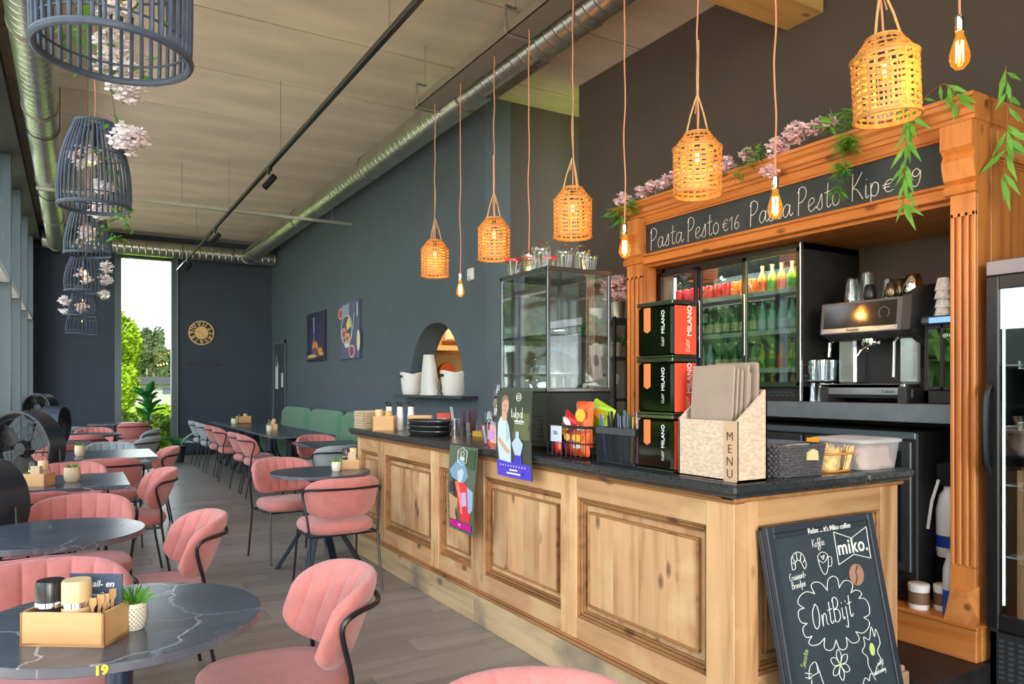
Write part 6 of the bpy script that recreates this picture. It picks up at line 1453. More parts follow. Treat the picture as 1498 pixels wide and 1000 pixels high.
t = thing('gold_wicker_tray', 'golden woven tray with dark utensils lying in it', 'tray', (2.55, 4.45, Z)); g = G(); g.box(-.12, .12, -.17, .17, 0, .006)
for k in range(14): g.box(-.12, .12, -.17+k*.0246, -.16+k*.0246, .006, .01)
for (a, b_, c, d_) in ((-.13, .13, -.18, -.17), (-.13, .13, .17, .18), (-.13, -.12, -.18, .18), (.12, .13, -.18, .18)): g.box(a, b_, c, d_, 0, .04, .003)
part('woven_tray', g, mat('golden cane', srgb(220, 166, 70), .4, noise=.35, nscale=90), t, smooth=False, kind='stuff')
for i in range(3): g = G(); g.tube([(-.05+.05*i, .14, .05), (0+.03*i, -.12, .03)], .008, 6); solo('black_tongs', g, M_black, ('left', 'middle', 'right')[i]+' dark utensil lying in the golden woven tray', 'utensil', (2.55, 4.45, Z+.02), .15*i, 'utensils in the golden tray')
for i in range(3): g = G(); g.box(-.10, .10, -.13, .13, 0, .002); solo('paper_sheet', g, M_paper if i != 1 else P('lilac paper', 180, 184, 226), ('lowest', 'middle', 'topmost')[i]+' loose sheet of the papers in the middle of the bar', 'paper', (2.43+.02*i, 4.12-.03*i, Z+.0025*i), .3*i-.2, 'loose papers on the bar', smooth=False)
t = thing('brochure', 'narrow brochure leaning left of the red bottle', 'brochure', (2.16, 3.92, Z)); g = G(); g.T = Matrix.Rotation(radians(-20), 4, 'X'); g.box(-.03, .03, -.001, .001, 0, .13); part('sheet', g, P('brochure brown', 140, 104, 90), t, smooth=False); g = G(); g.T = Matrix.Rotation(radians(-20), 4, 'X'); g.box(-.02, -.006, -.003, -.001, .01, .12); part('stripe', g, M_paper, t, smooth=False)
# red bottle
t = thing('red_liqueur_bottle', 'square shouldered bottle of bright red liqueur', 'bottle', (2.135, 3.78, Z)); g = G(); g.lathe([(.050, 0), (.052, .01), (.052, .125)], 24); part('liquid', g, mat('red liquid', srgb(226, 24, 56), .1, spec=.8), t)
g = G(); g.lathe([(.0535, 0), (.0535, .14), (.045, .16), (.018, .185), (.016, .23), (.02, .235), (.02, .245)], 24, cap=False); part('glass', g, M_tumbler, t); g = G(); g.lathe([(.015, .225), (.02, .25), (.012, .28), (0, .285)], 14); part('stopper', g, P('cork grey', 130, 120, 110, .6), t)
g = G(); g.T = Matrix.Rotation(radians(200), 4, 'Z'); g.add([(.0545*cos(a), .0545*sin(a), z) for z in (.045, .10) for a in [-.45+.18*i for i in range(6)]], [(i, i+1, i+7, i+6) for i in range(5)]); part('paper_label', g, P('violet label', 196, 150, 206), t)
# wine glasses with purple drink
M_pur = mat('purple drink', srgb(60, 24, 150), .1, spec=.8)
for i, (x, y, s, zz) in enumerate(((2.26, 3.955, .9, .165), (2.22, 4.0, 1.0, 0))):
    t = thing('wine_glass', ('stemmed glass with purple drink, raised rear one left of the display case', 'stemmed glass with purple drink, lower one left of the display case')[i], 'glass', (x, y, Z+zz), 0, 'purple drinks')
    g = G(); g.lathe([(.034, 0), (.034, .003), (.004, .008), (.004, .09)], 20); part('stem', g, M_tumbler, t); g = G(); g.lathe([(.004, .09), (.03, .11), (.038, .135), (.036, .16), (.028, .20)], 22, cap=False); part('bowl', g, M_tumbler, t)
    g = G(); g.lathe([(.003, .092), (.028, .111), (.035, .13), (0, .13)], 20); part('drink', g, M_pur, t)
g = G(); g.box(2.22, 2.31, 3.905, 4.005, Z, Z+.164, .004); solo('small_riser', g, M_blackm, 'small black riser under the rear stemmed glass', 'riser', smooth=False)
# posters
def poster(name, label, org, w, h, bg, shapes, curl=None):
    """sheet hanging down; origin = top left corner, in the X facing frame"""
    t = thing(name, label, 'poster', org); fr = FX((0, 0, 0))
    cv = curl or (lambda u, v: 0)
    def q(u, v, d=0): p = fr @ Vector((u*w, (v-1)*h, cv(u, v)+d)); return tuple(p)
    g = G(); g.grid(lambda a, b: q(a, b), 6, 12); g.grid(lambda a, b: q(a, b, -.0008), 6, 12); part('sheet', g, bg, t)
    for i, (m, poly) in enumerate(shapes):
        cx = sum(p[0] for p in poly)/len(poly); cy = sum(p[1] for p in poly)/len(poly); g = G(); n = len(poly)
        # concentric fan keeps the print on the curved sheet
        vs = [q(cx, cy, .0007+.0004*i)]
        for k in (.33, .66, 1.0): vs += [q(cx+(p[0]-cx)*k, cy+(p[1]-cy)*k, .0007+.0004*i) for p in poly]
        fs = [(0, 1+a, 1+(a+1) % n) for a in range(n)]
        for k in range(2): fs += [(1+k*n+a, 1+(k+1)*n+a, 1+(k+1)*n+(a+1) % n, 1+k*n+(a+1) % n) for a in range(n)]
        g.add(vs, fs); part('print', g, m, t)
    return t, q
c1_ = lambda u, v: .010*sin(v*4)+.02*(1-v)*(u-.2)+.012
pA, qA = poster('drinks_poster', 'narrow glossy poster of a red bottle hanging down the bar front', (2.005, 4.12, CT-.002), .37, .51, P('poster olive', 90, 104, 88, .3), [
    (P('poster shade', 50, 56, 56, .3), [(.05, .1), (.35, .1), (.6, .6), (.1, .75)]), (P('poster peach', 206, 160, 120, .3), [(.05, .12), (.3, .12), (.4, .38), (.05, .42)]), (P('poster blue', 130, 166, 190, .3), [(.15, .62), (.55, .56), (.75, .66), (.55, .84), (.35, .84), (.05, .7)]), (P('poster sky', 150, 190, 214, .3), [(.75, .2), (.95, .3), (.95, .5), (.72, .55)]),
    (P('poster red', 236, 60, 70, .3), [(.28, .58), (.6, .58), (.74, .55), (.86, .2), (.80, .13), (.5, .13), (.45, .2)]), (P('poster orange', 250, 120, 70, .3), [(.28, .58), (.44, .58), (.52, .4), (.42, .4)]), (P('poster lilac', 216, 180, 230, .3), [(.52, .46), (.70, .48), (.74, .33), (.56, .30)]), (P('poster neck', 196, 214, 226, .3), [(.40, .58), (.52, .58), (.60, .70), (.52, .74), (.36, .70)]), (P('poster gloss', 255, 170, 160, .3), [(.40, .54), (.45, .54), (.58, .22), (.53, .22)]), (P('poster foliage', 60, 84, 54, .3), [(.62, .78), (.95, .74), (.95, .97), (.72, .97)]), (P('poster dusk', 70, 64, 66, .3), [(.08, .44), (.26, .46), (.22, .58), (.06, .56)]), (P('poster magenta', 226, 20, 150, .3), [(.1, .04), (.9, .04), (.9, .115), (.1, .115)])], c1_)
g = G(); hx = [(.5, .985), (.66, .94), (.66, .82), (.5, .775), (.34, .82), (.34, .94)]
g.tube([qA(u, v, .004) for u, v in hx], .0018, 5, True); g.tube([qA(*p, .004) for p in circ(.5, .91, .06, .03, 12)], .0015, 5, True); part('emblem', g, M_chalk, pA)
for i in range(3): 
    g = G(); g.box(0, .0012, -.03, .03, -.004, .004); o = part('text_bar', g, M_chalk, pA, smooth=False); p = qA(.5, (.865, .845, .08)[i], .005); o.location = p
# poster with a man
ph_ = .40
pB, qB = poster('drinks_poster', 'tall dark poster of a man in a pale shirt with a violet bottle', (2.005, 3.53, CT+.33), .36, .46, P('poster charcoal', 66, 70, 62, .3), [
    (P('poster moss', 104, 108, 72, .3), [(.5, .45), (.95, .45), (.95, .75), (.5, .75)]), (P('poster indigo', 84, 70, 206, .3), [(.0, .0), (.97, .0), (.97, .17), (.0, .19)]), (P('shirt white', 206, 222, 226, .4), [(.08, .19), (.42, .17), (.44, .4), (.38, .6), (.3, .68), (.14, .70), (.06, .62), (.04, .4)]), (P('shirt fold', 176, 198, 208, .4), [(.3, .4), (.4, .45), (.36, .62), (.3, .66)]),
    (P('poster skin', 214, 168, 140, .4), [(.18, .66), (.32, .65), (.33, .76), (.17, .76)]), (P('poster skin', 0, 0, 0), el(.27, .83, .105, .105)), (P('poster hair', 150, 112, 92, .4), [(.15, .84), (.165, .92), (.24, .955), (.34, .94), (.38, .88), (.30, .915), (.2, .88)]), (P('poster skin', 0, 0, 0), [(.06, .42), (.16, .36), (.34, .27), (.4, .3), (.22, .4), (.12, .46)]),
    (P('face dark', 96, 66, 56, .4), el(.245, .835, .012, .007, 8)), (P('face dark', 0, 0, 0), el(.315, .835, .012, .007, 8)), (P('face dark', 0, 0, 0), [(.25, .775), (.31, .775), (.305, .768), (.255, .768)]), (P('nose tone', 190, 140, 116, .4), [(.275, .83), (.29, .83), (.298, .797), (.272, .797)]), (P('vial pale', 190, 206, 226, .3), [(.60, .54), (.69, .54), (.69, .47), (.8, .40), (.72, .27), (.74, .19), (.54, .19), (.56, .27), (.48, .40), (.60, .47)]), (P('vial violet', 70, 60, 210, .3), [(.56, .27), (.72, .27), (.74, .17), (.54, .17)]), (P('vial violet', 0, 0, 0), [(.72, .08), (.78, .1), (.74, .04)])], lambda u, v: .01*sin(v*3)+.012*(1-v)*0)
g = G(); g.tube([qB(*p, .006) for p in circ(.66, .93, .065, .045, 14)], .0016, 5, True); g.tube([qB(*p, .006) for p in circ(.66, .93, .03, .02, 8)], .0016, 4, True); part('emblem', g, M_chalk, pB)
def onB(u, v): p = Vector(qB(u, v, .007)); return FR(p, (0, -1, 0), (0, 0, 1))
g = G(); g.T = onB(.47, .70); script(g, 'tulpyl'.replace('y', 'g'), .052, 0, 0, .0012, 0, squeeze=1.0); part('lettering', g, M_chalk, pB)
text('lettering', '0% PREMIUM GIN', .0125, onB(.70, .655), M_chalk, pB, bold=.0003); g = G(); g.box(-.0006, 0, -.04, .04, -.002, .002); o = part('text_bar', g, M_chalk, pB, smooth=False); o.location = qB(.70, .632, .006)
g = G(); 
for k in range(10): p = qB(.13+.078*k, .135, .007); g.T = Matrix.Translation(p); g.ell((0, 0, 0), (.001, .005, .005), 6, 4)
g.T = None; part('star_row', g, M_chalk, pB, kind='stuff')
for z, n in ((.09, .3), (.05, .5)): g = G(); g.box(-.0006, 0, -.14*n, .14*n, -.004, .004); o = part('text_bar', g, M_chalk, pB, smooth=False); o.location = qB(.5, z, .006)
# chips basket
cb = thing('snack_basket', 'black wire basket full of crisp packets on the bar', 'basket', (2.19, 3.02, Z), 0); w, d, h = .17, .33, .155
g = G()
for z in (.004, .075): g.tube([(-w/2, -d/2, z), (w/2, -d/2, z), (w/2, d/2, z), (-w/2, d/2, z)], .003, 6, True)
for i in range(9): y = -d/2+d*i/8; g.tube([(-w/2, y, .004), (-w/2, y, h)], .0022, 5); g.tube([(w/2, y, .004), (w/2, y, h)], .0022, 5); g.tube([(-w/2, y, .004), (w/2, y, .004)], .002, 5)
for i in range(5): x = -w/2+w*i/4; g.tube([(x, -d/2, .004), (x, -d/2, h)], .0022, 5); g.tube([(x, d/2, .004), (x, d/2, h)], .0022, 5)
part('wire_cage', g, M_black, cb)
g = G(); g.tube([(-w/2, -d/2, h), (w/2, -d/2, h), (w/2, d/2, h), (-w/2, d/2, h)], .007, 6, True); part('top_rim', g, M_blackm, cb)
g = G(); g.box(-w/2-.008, -w/2-.005, .03, .125, .075, .155, .0005); o = part('price_card', g, P('pale blue card', 206, 212, 234), cb, smooth=False)
text('price', '2,0,-', .026, FX((-w/2-.0095, .078, .12)), M_black, o)
def packet(label, x, y, z, rx, rz, m, m2, W_=.13, H_=.19, word=None, tilt=0):
    t = thing('crisp_packet', label, 'packet', (x, y, z), rz, 'crisp packets in the wire basket'); t.rotation_euler = (rx, tilt, rz)
    def f(sd):
        def q(a, b):
            s = 2*a-1; v = 2*b-1; th = .022*max(0, 1-s**4)*max(0, 1-v**4)*(1+.18*sin(a*9+b*5)); return (s*W_/2*(1-.04*cos(v*3)), sd*th, b*H_)
        return q
    g = G(); g.grid(f(-1), 12, 14); g.grid(f(1), 12, 14); part('bag', g, m, t)
    g = G()
    g.add([(W_*.30*cos(a), -.0265 if True else 0, H_*.70+H_*.14*sin(a)) for a in [2*pi*k/14 for k in range(14)]], [tuple(range(14))]); g.v += [(x_, y_-.001, z_) for x_, y_, z_ in g.v]; g.f += [tuple(range(27, 13, -1))]; g.m += [0]; part('picture', g, m2, t, smooth=False)
    if word: text('lettering', word, .034, FR((0, -.0268, H_*.42), (1, 0, 0), (0, 0, 1)), M_chalk, t, bold=.0012, shear=.15)
Mo, Mrd, Mbl, Mye = mat('orange foil', srgb(226, 92, 34), .25, .2, noise=.35, nscale=26), mat('red foil', srgb(206, 34, 36), .25, .2, noise=.25, nscale=26), mat('blue foil', srgb(26, 84, 196), .25, .2, noise=.3, nscale=26), P('crisp yellow', 246, 190, 70, .3)
r9 = -pi/2
Zb = Z+.01
packet('large orange crisp packet with white lettering standing right in the basket', 2.155, 2.93, Zb+.045, 0, r9, Mo, Mye, .14, .225, 'Lays')
packet('red crisp packet lying tilted at the left of the basket', 2.17, 3.11, Zb+.085, 0, r9, Mrd, M_paper, .13, .13, None, .5)
packet('blue crisp packet wedged in the middle of the basket', 2.165, 3.05, Zb+.02, 0, r9, Mbl, Mye, .12, .15, None, -.3)
packet('lower orange crisp packet pressed against the wires', 2.14, 2.94, Zb, 0, r9, Mo, Mye, .14, .13, 'Lays')
packet('brown red crisp packet low in the basket centre', 2.145, 3.03, Zb, 0, r9, mat('maroon foil', srgb(150, 34, 30), .25, .2, noise=.3, nscale=26), Mye, .09, .13)
packet('narrow red packet low at the far left of the basket', 2.14, 3.14, Zb, 0, r9, Mrd, Mye, .06, .12)
packet('bright green crisp packet behind the large orange one', 2.235, 2.93, Zb+.10, 0, r9, mat('lime foil', srgb(176, 214, 40), .25, .2), Mye, .17, .17, None, .35)
packet('second orange packet at the back of the basket', 2.21, 3.08, Zb, 0, r9, Mo, Mye, .14, .16)
# mesh organiser with straws
mo = thing('mesh_organiser', 'black perforated two part pen and straw holder on the bar', 'organiser', (2.18, 2.66, Z))
def mesh_box(a0, a1, h, nm):
    g = G(); x0_, x1_ = -.07, .07
    g.box(x0_, x1_, a0, a1, 0, .012, .003)
    n = int((a1-a0)/.007)
    for i in range(n+1):
        y = a0+(a1-a0)*i/n; g.box(x0_, x0_+.001, y-.0012, y+.0012, .01, h); 
    for k in range(int(h/.007)): z = .012+k*.007; g.box(x0_, x0_+.001, a0, a1, z, z+.0024); g.box(x0_, x1_, a0, a0+.001, z, z+.0024)
    for i in range(20): x = x0_+i*.007; g.box(x-.0012, x+.0012, a0, a0+.001, .01, h)
    g.box(x0_, x1_, a1-.002, a1, 0, h); g.box(x1_-.002, x1_, a0, a1, 0, h)
    p = part(nm, g, mat('gunmetal mesh', srgb(52, 54, 60), .4, .4), mo, smooth=False, kind='stuff')
    g = G(); g.box(x0_-.004, x1_+.004, a0-.004, a0, h-.03, h, .001); g.box(x0_-.004, x0_, a0, a1+.004, h-.03, h, .001); g.box(x1_, x1_+.004, a0, a1, h-.03, h, .001); g.box(x0_, x1_, a1, a1+.004, h-.03, h, .001); part('rim_band', g, mat('satin band', srgb(84, 86, 90), .35, .5), p, smooth=False)
mesh_box(.0, .115, .165, 'left_compartment'); mesh_box(-.155, -.008, .165, 'right_compartment')
rr = random.Random(14)
def sticks(nm, lab, n, m, ya, yb, h0, h1, r, grp, cat='straw'):
    k = 0
    gme = {}
    for i in range(n):
        y = rr.uniform(ya, yb); x = rr.uniform(-.05, .05); L = rr.uniform(h0, h1); dy = rr.uniform(-.02, .02)
        g = G(); g.tube([(0, 0, 0), (rr.uniform(-.015, .015), dy, L)], r, 6)
        solo(nm, g, m[i % len(m)], lab, cat, (2.18+x, 2.66+y, Z+.0125), 0, grp)
sticks('black_straw', 'thin black straw in the left part of the mesh organiser', 16, [M_black], .02, .10, .20, .235, .0035, 'black straws in the organiser')
sticks('grey_straw', 'grey striped paper straw in the right part of the mesh organiser', 16, [P('slate straw', 96, 104, 122)], -.06, -.02, .20, .225, .004, 'grey straws in the organiser')
sticks('candy_straw', 'candy striped straw in the right part of the mesh organiser', 24, [P('candy white', 240, 230, 226), P('candy lime', 196, 220, 50), P('candy red', 214, 40, 60), P('candy pink', 240, 150, 190)], -.14, -.07, .20, .235, .0035, 'candy striped straws in the organiser')
g = G(); g.box(-.002, .002, -.006, .006, 0, .215, .001); o = solo('blue_marker', g, P('marker blue', 30, 90, 210, .3), 'bright blue flat pen leaning in the mesh organiser', 'pen', (2.125, 2.72, Z+.0125), 0, smooth=False); o.rotation_euler = (radians(-12), 0, 0)
g = G(); g.tube([(0, 0, 0), (0, -.01, .23)], .006, 8); solo('green_pen', g, P('pen green', 30, 180, 80, .3), 'pen with a green end among the black straws', 'pen', (2.20, 2.69, Z+.0125))
# tins
M_tin = mat('glossy black tin', srgb(20, 26, 16), .06, .55); M_tr = mat('orange red tin', srgb(232, 78, 54), .3)
for i in range(3):
    t = thing('coffee_tin', ('bottom', 'middle', 'top')[i]+' black and orange red coffee tin of the three stacked on the bar', 'tin', (2.165, 2.365, Z+i*.237), 0, 'stacked coffee tins')
    g = G(); g.box(-.065, .065, -.11, .11, .004, .218, .012); part('body', g, M_tin, t, smooth=False)
    g = G(); g.box(-.053, .0655, -.1115, -.1095, .012, .212, .0006); part('red_face', g, M_tr, t, smooth=False)
    g = G(); g.box(-.067, .067, -.112, .112, .218, .2362, .004); part('top_rim', g, mat('tin rim', srgb(120, 130, 110), .15, .9), t, smooth=False); g = G(); g.box(-.067, .067, -.112, .112, .0, .008, .002); part('bottom_rim', g, mat('tin rim', srgb(120, 130, 110), .15, .9), t, smooth=False)
    g = G(); g.prism([(.105, .212), (.063, .212), (.063, .115), (.084, .105), (.105, .115)], 0, .0006, lambda u, v, w: (-.0655-w, u-.04, v)); part('orange_tag', g, P('tag orange', 240, 120, 60), t, smooth=False)
    Mt = Matrix.Translation((.022, -.1122, .115)) @ FR((0, 0, 0), (0, 0, 1), (-1, 0, 0)); text('lettering', 'MILANO', .034, Mt @ Matrix.Translation((.036, -.006, 0)), M_chalk, t, bold=.0002)
    g = G(); g.T = Mt; script(g, 'cuor', .034, -.092, -.004, .0009, 0, squeeze=.85); part('lettering', g, M_chalk, t)
    Mt = Matrix.Translation((-.0664, -.055, .115)) @ FR((0, 0, 0), (0, 0, 1), (0, 1, 0)); text('lettering', 'MILANO', .026, Mt @ Matrix.Translation((.032, 0, 0)), M_chalk, t); g = G(); g.T = Mt; script(g, 'cuor', .026, -.068, -.006, .0007, 0, squeeze=.85); part('lettering', g, M_chalk, t)
# menu box with menus
mb0 = thing('menu_box', 'cork covered box lettered MENU standing at the bar corner', 'box', (0, 0, 0))
M_cork = mat('speckled cork', srgb(208, 182, 158), .8, noise=.22, nscale=55, stretch=(1, 1, 2.2)); M_corkb = P('plain tan band', 196, 162, 130, .7)
xa, xb, ya, yb = 2.085, 2.245, 1.90, 2.205; zl, zh = 1.272, 1.388
g = G(); g.box(xa, xa+.008, ya, yb, Z, zl, .001); part('front_panel', g, M_cork, mb0, smooth=False)
for y in (ya, yb-.008):
    g = G(); g.prism([(xa, Z), (xb, Z), (xb, zh), (xb-.01, zh), (xa, zl)], y, y+.008, lambda u, v, w: (u, w, v)); part('side_panel', g, M_cork, mb0, smooth=False)
g = G(); g.box(xb-.008, xb, ya, yb, Z, zh); g.box(xa, xb, ya, yb, Z, Z+.008); part('back_panel', g, M_cork, mb0, smooth=False)
g = G(); g.box(xa-.0012, xa, ya+.0, ya+.065, Z+.001, zl, .0003); bnd = part('tan_band', g, M_corkb, mb0, smooth=False)
for i, c in enumerate('MENU'): text('letter', c, .046, FX((xa-.0016, ya+.034, zl-.058-.046*i)), P('menu brown', 84, 56, 40), bnd, bold=.00001)
M_menu = mat('taupe leatherette', srgb(158, 136, 120), .6, noise=.06)
for i, (dx, zt_, yo, ln) in enumerate(((.014, 1.485, .008, .215), (.032, 1.475, -.005, .20), (.050, 1.47, -.01, .205), (.070, 1.49, -.02, .21), (.088, 1.46, -.02, .20), (.108, 1.495, -.035, .21), (.126, 1.46, -.03, .2))):
    t = thing('menu_folder', ('front large', 'second', 'third', 'fourth', 'fifth', 'sixth', 'rearmost')[i]+' taupe menu folder standing in the cork box', 'menu', (xa+dx+.004, (ya+yb)/2+yo, Z+.0085), 0, 'menu folders in the cork box')
    t.rotation_euler = (0, radians(4-i*.4), 0)
    g = G(); hgt = zt_-Z-.012; g.box(-.005, -.002, -ln/2, ln/2, 0, hgt, .0008); g.box(.002, .005, -ln/2, ln/2, 0, hgt-.004, .0008); g.box(-.005, .005, ln/2-.002, ln/2, 0, hgt, .0008); part('cover', g, M_menu, t, smooth=False)
    g = G(); g.box(-.002, .002, -ln/2+.003, ln/2-.003, .002, hgt-.006); part('pages', g, P('menu paper', 214, 206, 200), t, smooth=False)
# wicker basket, straw basket, plastic tub
def wickerb(name, label, cx, cy, wx, wy, h, m, rows, thing_rz=0, flare=1.12):
    t = thing(name, label, 'basket', (cx, cy, Z), thing_rz); g = G(); n = 80
    def sq(a, k): c, s = cos(a), sin(a); e = .35; return (k*wx/2*(1 if c > 0 else -1)*abs(c)**e, k*wy/2*(1 if s > 0 else -1)*abs(s)**e)
    for j in range(rows):
        z = h*(j+.5)/rows; k = 1/flare+(1-1/flare)*j/rows; off = (j % 2)*pi
        P_ = []
        for i in range(n):
            x, y = sq(2*pi*i/n+.001, k+.02*sin(i*pi/1.5+off)); P_.append((x, y, z+.001*sin(i+off)))
        g.tube(P_, h/rows*.56, 5, True)
    x = wx/2/flare*.93; y = wy/2/flare*.93; g.box(-x, x, -y, y, 0, .006); part('weave', g, m, t, kind='stuff'); return t
M_wick = mat('charcoal wicker', srgb(84, 82, 84), .8, noise=.5, nscale=120)
wb = wickerb('wicker_basket', 'charcoal grey wicker basket holding papers and pens', 2.47, 2.05, .30, .30, .125, M_wick, 11)
g = G(); g.box(-.16, -.15, -.02, .02, .07, .1); o = part('handle_hole', G().prism([(-.03, .065), (.035, .062), (.03, .10), (0, .108), (-.028, .095)], -.158, -.150, lambda u, v, w: (u+.03, w, v)), P('cream lining', 226, 204, 150), wb, smooth=False)
for i in range(4):
    g = G(); g.box(-.12, .12, -.10, .10, 0, .003, .001); solo('plastic_folder', g, glassm('blue plastic', (.75, .78, .95), 1.5, 1, .2) if i % 2 else M_paper, ('lowest', 'second', 'third', 'topmost')[i]+' flat plastic folder lying in the charcoal basket', 'folder', (2.47, 2.07, Z+.10+.008*i), .06*i, 'folders in the charcoal basket', smooth=False)
for i in range(6):
    g = G(); g.tube([(0, 0, 0), (.03+.006*i, .02, .16)], .006, 6); o = solo('felt_pen', g, P(('pen grey', 'pen tan', 'pen brown')[i % 3], *((130, 120, 116), (190, 160, 120), (110, 86, 66))[i % 3], .4), ('first', 'second', 'third', 'fourth', 'fifth', 'sixth')[i]+' of the bundled pens rising from the charcoal basket, from the left', 'pen', (2.42+.012*i, 2.17, Z+.02), 0, 'pens in the charcoal basket')
sb = thing('straw_basket', 'small golden straw basket between the charcoal basket and the tub', 'basket', (2.72, 2.0, Z))
g = G()
for i in range(90):
    a = 2*pi*i/90; c, s = cos(a), sin(a); e = .45; f_ = lambda k: (k*.085*(1 if c > 0 else -1)*abs(c)**e, k*.085*(1 if s > 0 else -1)*abs(s)**e)
    p0, p1 = f_(.86), f_(1.08); g.tube([(p0[0], p0[1], .004), (p1[0], p1[1], .10+.004*(i % 3))], .0024, 4)
part('straws', g, mat('golden straw', srgb(226, 196, 130), .6, noise=.3, nscale=50), sb, kind='stuff')
for z, k in ((.006, .89), (.078, 1.06)):
    g = G(); g.tube([(k*.088*(1 if cos(a) > 0 else -1)*abs(cos(a))**.45, k*.088*(1 if sin(a) > 0 else -1)*abs(sin(a))**.45, z) for a in [2*pi*(i+.5)/60 for i in range(60)]], .005, 6, True); part('band', g, P('band ochre', 206, 140, 66), sb)
g = G(); g.box(-.03, .03, -.002, .002, 0, .05); o = solo('orange_packet', g, P('packet orange', 236, 150, 20, .3), 'orange packet sticking out behind the straw basket', 'packet', (2.72, 2.06, Z+.085), -.3, smooth=False)
pt = thing('plastic_tub', 'translucent lidded plastic tub of coffee pods at the bar end', 'tub', (2.96, 2.02, Z)); M_tubp = mat('milky plastic box', srgb(226, 224, 226), .3, alpha=.38)
def rbox(g, wx, wy, wx2, wy2, z0_, z1_):
    n = 40; f_ = lambda a, X, Y: (X/2*(1 if cos(a) > 0 else -1)*abs(cos(a))**.3, Y/2*(1 if sin(a) > 0 else -1)*abs(sin(a))**.3)
    vs = [(*f_(2*pi*(i+.5)/n, wx, wy), z0_) for i in range(n)]+[(*f_(2*pi*(i+.5)/n, wx2, wy2), z1_) for i in range(n)]; g.add(vs, [(i, (i+1) % n, (i+1) % n+n, i+n) for i in range(n)]+[tuple(range(n-1, -1, -1))])
g = G(); rbox(g, .24, .24, .27, .27, .001, .115); part('box', g, M_tubp, pt)
g = G(); rbox(g, .285, .285, .29, .29, .115, .127); g2 = G(); rbox(g2, .29, .29, .26, .26, .127, .131); g.add(g2.v, g2.f); part('lid', g, mat('milky lid', srgb(232, 232, 236), .3, alpha=.6), pt)
k = 0
Mp = P('beige pod', 214, 176, 156, .7); pm_ = G().lathe([(0, 0), (.024, 0), (.026, .008), (.024, .016), (0, .018)], 14, cap=False).mesh('coffee_pod', Mp)
for j in range(3):
    for i in range(12):
        x = -.09+.045*(i % 5)+rr.uniform(-.004, .004); y = -.085+.06*(i//5)+.01*j
        o = part('coffee_pod', pm_, None, None, (2.96+x, 2.02+y, Z+.022+.024*j)); o.rotation_euler = (radians(rr.uniform(50, 100)), 0, rr.uniform(-.5, .5)); tag(o, 'round beige coffee pod inside the translucent tub', 'coffee pod', 'coffee pods in the tub')
# ================= chalk A-board =================
th = math.atan2(.18, .875)
ab = thing('chalk_board', 'black framed chalk A board leaning against the end of the bar', 'chalkboard', (2.19, 1.68, 0)); 
AT = FR((0, 0, 0), (1, 0, 0), (0, sin(th), cos(th)))
M_bf = mat('black board frame', srgb(44, 50, 58), .5)
def ap(nm, *a, m=M_bf, b=.003, par=None): g = G(); g.T = AT; g.box(*a, b); return part(nm, g, m, par or ab, smooth=False)
ap('frame_side', 0, .035, 0.02, .90, -.022, .004); ap('frame_side', .605, .64, .02, .90, -.022, .004); ap('frame_top', .035, .605, .872, .90, -.022, .003); ap('frame_bottom', .035, .605, .10, .13, -.022, .003)
brd = ap('board', .035, .605, .13, .872, -.016, -.006, m=M_chalkb, b=.0005)
ap('head_strip', .04, .60, .852, .872, -.008, .0, m=M_bf)
for (a, b_) in ((0, .03), (.61, .64)):
    g = G(); g.T = AT; g.box(a, b_, .02, .89, -.045, -.024, .002); part('rear_leg', g, M_bf, ab, smooth=False)
def tb_(s, size, x, y, **k): return text('lettering', s, size, AT @ Matrix.Translation((x, y, -.0045)), M_chalk, brd, **k)
text('lettering', "Relax ... it's Miko coffee", .029, AT @ Matrix.Translation((.357, .862, .0012)), M_chalk, brd, bold=.0001, space=.95)
tb_('miko.', .080, .486, .779, bold=.0011, space=1.08)
def dr(nm, paths, r=.0015, closed=False, k=5, m=M_chalk):
    g = G(); g.T = AT @ Matrix.Translation((0, 0, -.0055))
    for p in paths: line(g, p, r, k, closed)
    return part(nm, g, m, brd)
g = G(); g.T = AT @ Matrix.Translation((0, 0, -.0045)); bn = [(.383, .845), (.485, .811), (.592, .846), (.585, .721), (.484, .748), (.381, .719)]
for i in range(6): line(g, [bn[i], bn[(i+1) % 6]], .0018)
part('banner_outline', g, M_chalk, brd)
cl = [(.132, .594), (.15, .643), (.216, .624), (.229, .671), (.289, .624), (.337, .66), (.36, .627), (.42, .646), (.424, .602), (.483, .61), (.467, .579), (.512, .538), (.479, .502), (.481, .455), (.409, .457), (.358, .432), (.323, .461), (.277, .446), (.236, .469), (.187, .458), (.154, .486), (.108, .503), (.147, .535), (.11, .566)]
notch = [(.142, .590), (.214, .632), (.288, .634), (.360, .634), (.424, .606), (.466, .580), (.476, .505), (.412, .462), (.350, .452), (.290, .452), (.228, .470), (.160, .488), (.145, .535)]
g = G(); g.T = AT @ Matrix.Translation((0, 0, -.0055)); cc = (.31, .545)
for i in range(len(notch)):
    a, b_ = notch[i], notch[(i+1) % len(notch)]; mx_, my_ = (a[0]+b_[0])/2, (a[1]+b_[1])/2; dx, dy = mx_-cc[0], my_-cc[1]; L_ = math.hypot(dx, dy); bl_ = .5*math.hypot(b_[0]-a[0], b_[1]-a[1])+.012
    line(g, [a, (a[0]*.8+mx_*.2+dx/L_*bl_*.75, a[1]*.8+my_*.2+dy/L_*bl_*.75), (mx_+dx/L_*bl_, my_+dy/L_*bl_), (b_[0]*.8+mx_*.2+dx/L_*bl_*.75, b_[1]*.8+my_*.2+dy/L_*bl_*.75), b_], .0017)
part('cloud_outline', g, M_chalk, brd)
g = G(); g.T = AT @ Matrix.Translation((0, 0, -.0055)); script(g, 'OntBijt', .088, .178, .508, .0018, .06, squeeze=.88); part('lettering', g, M_chalk, brd)
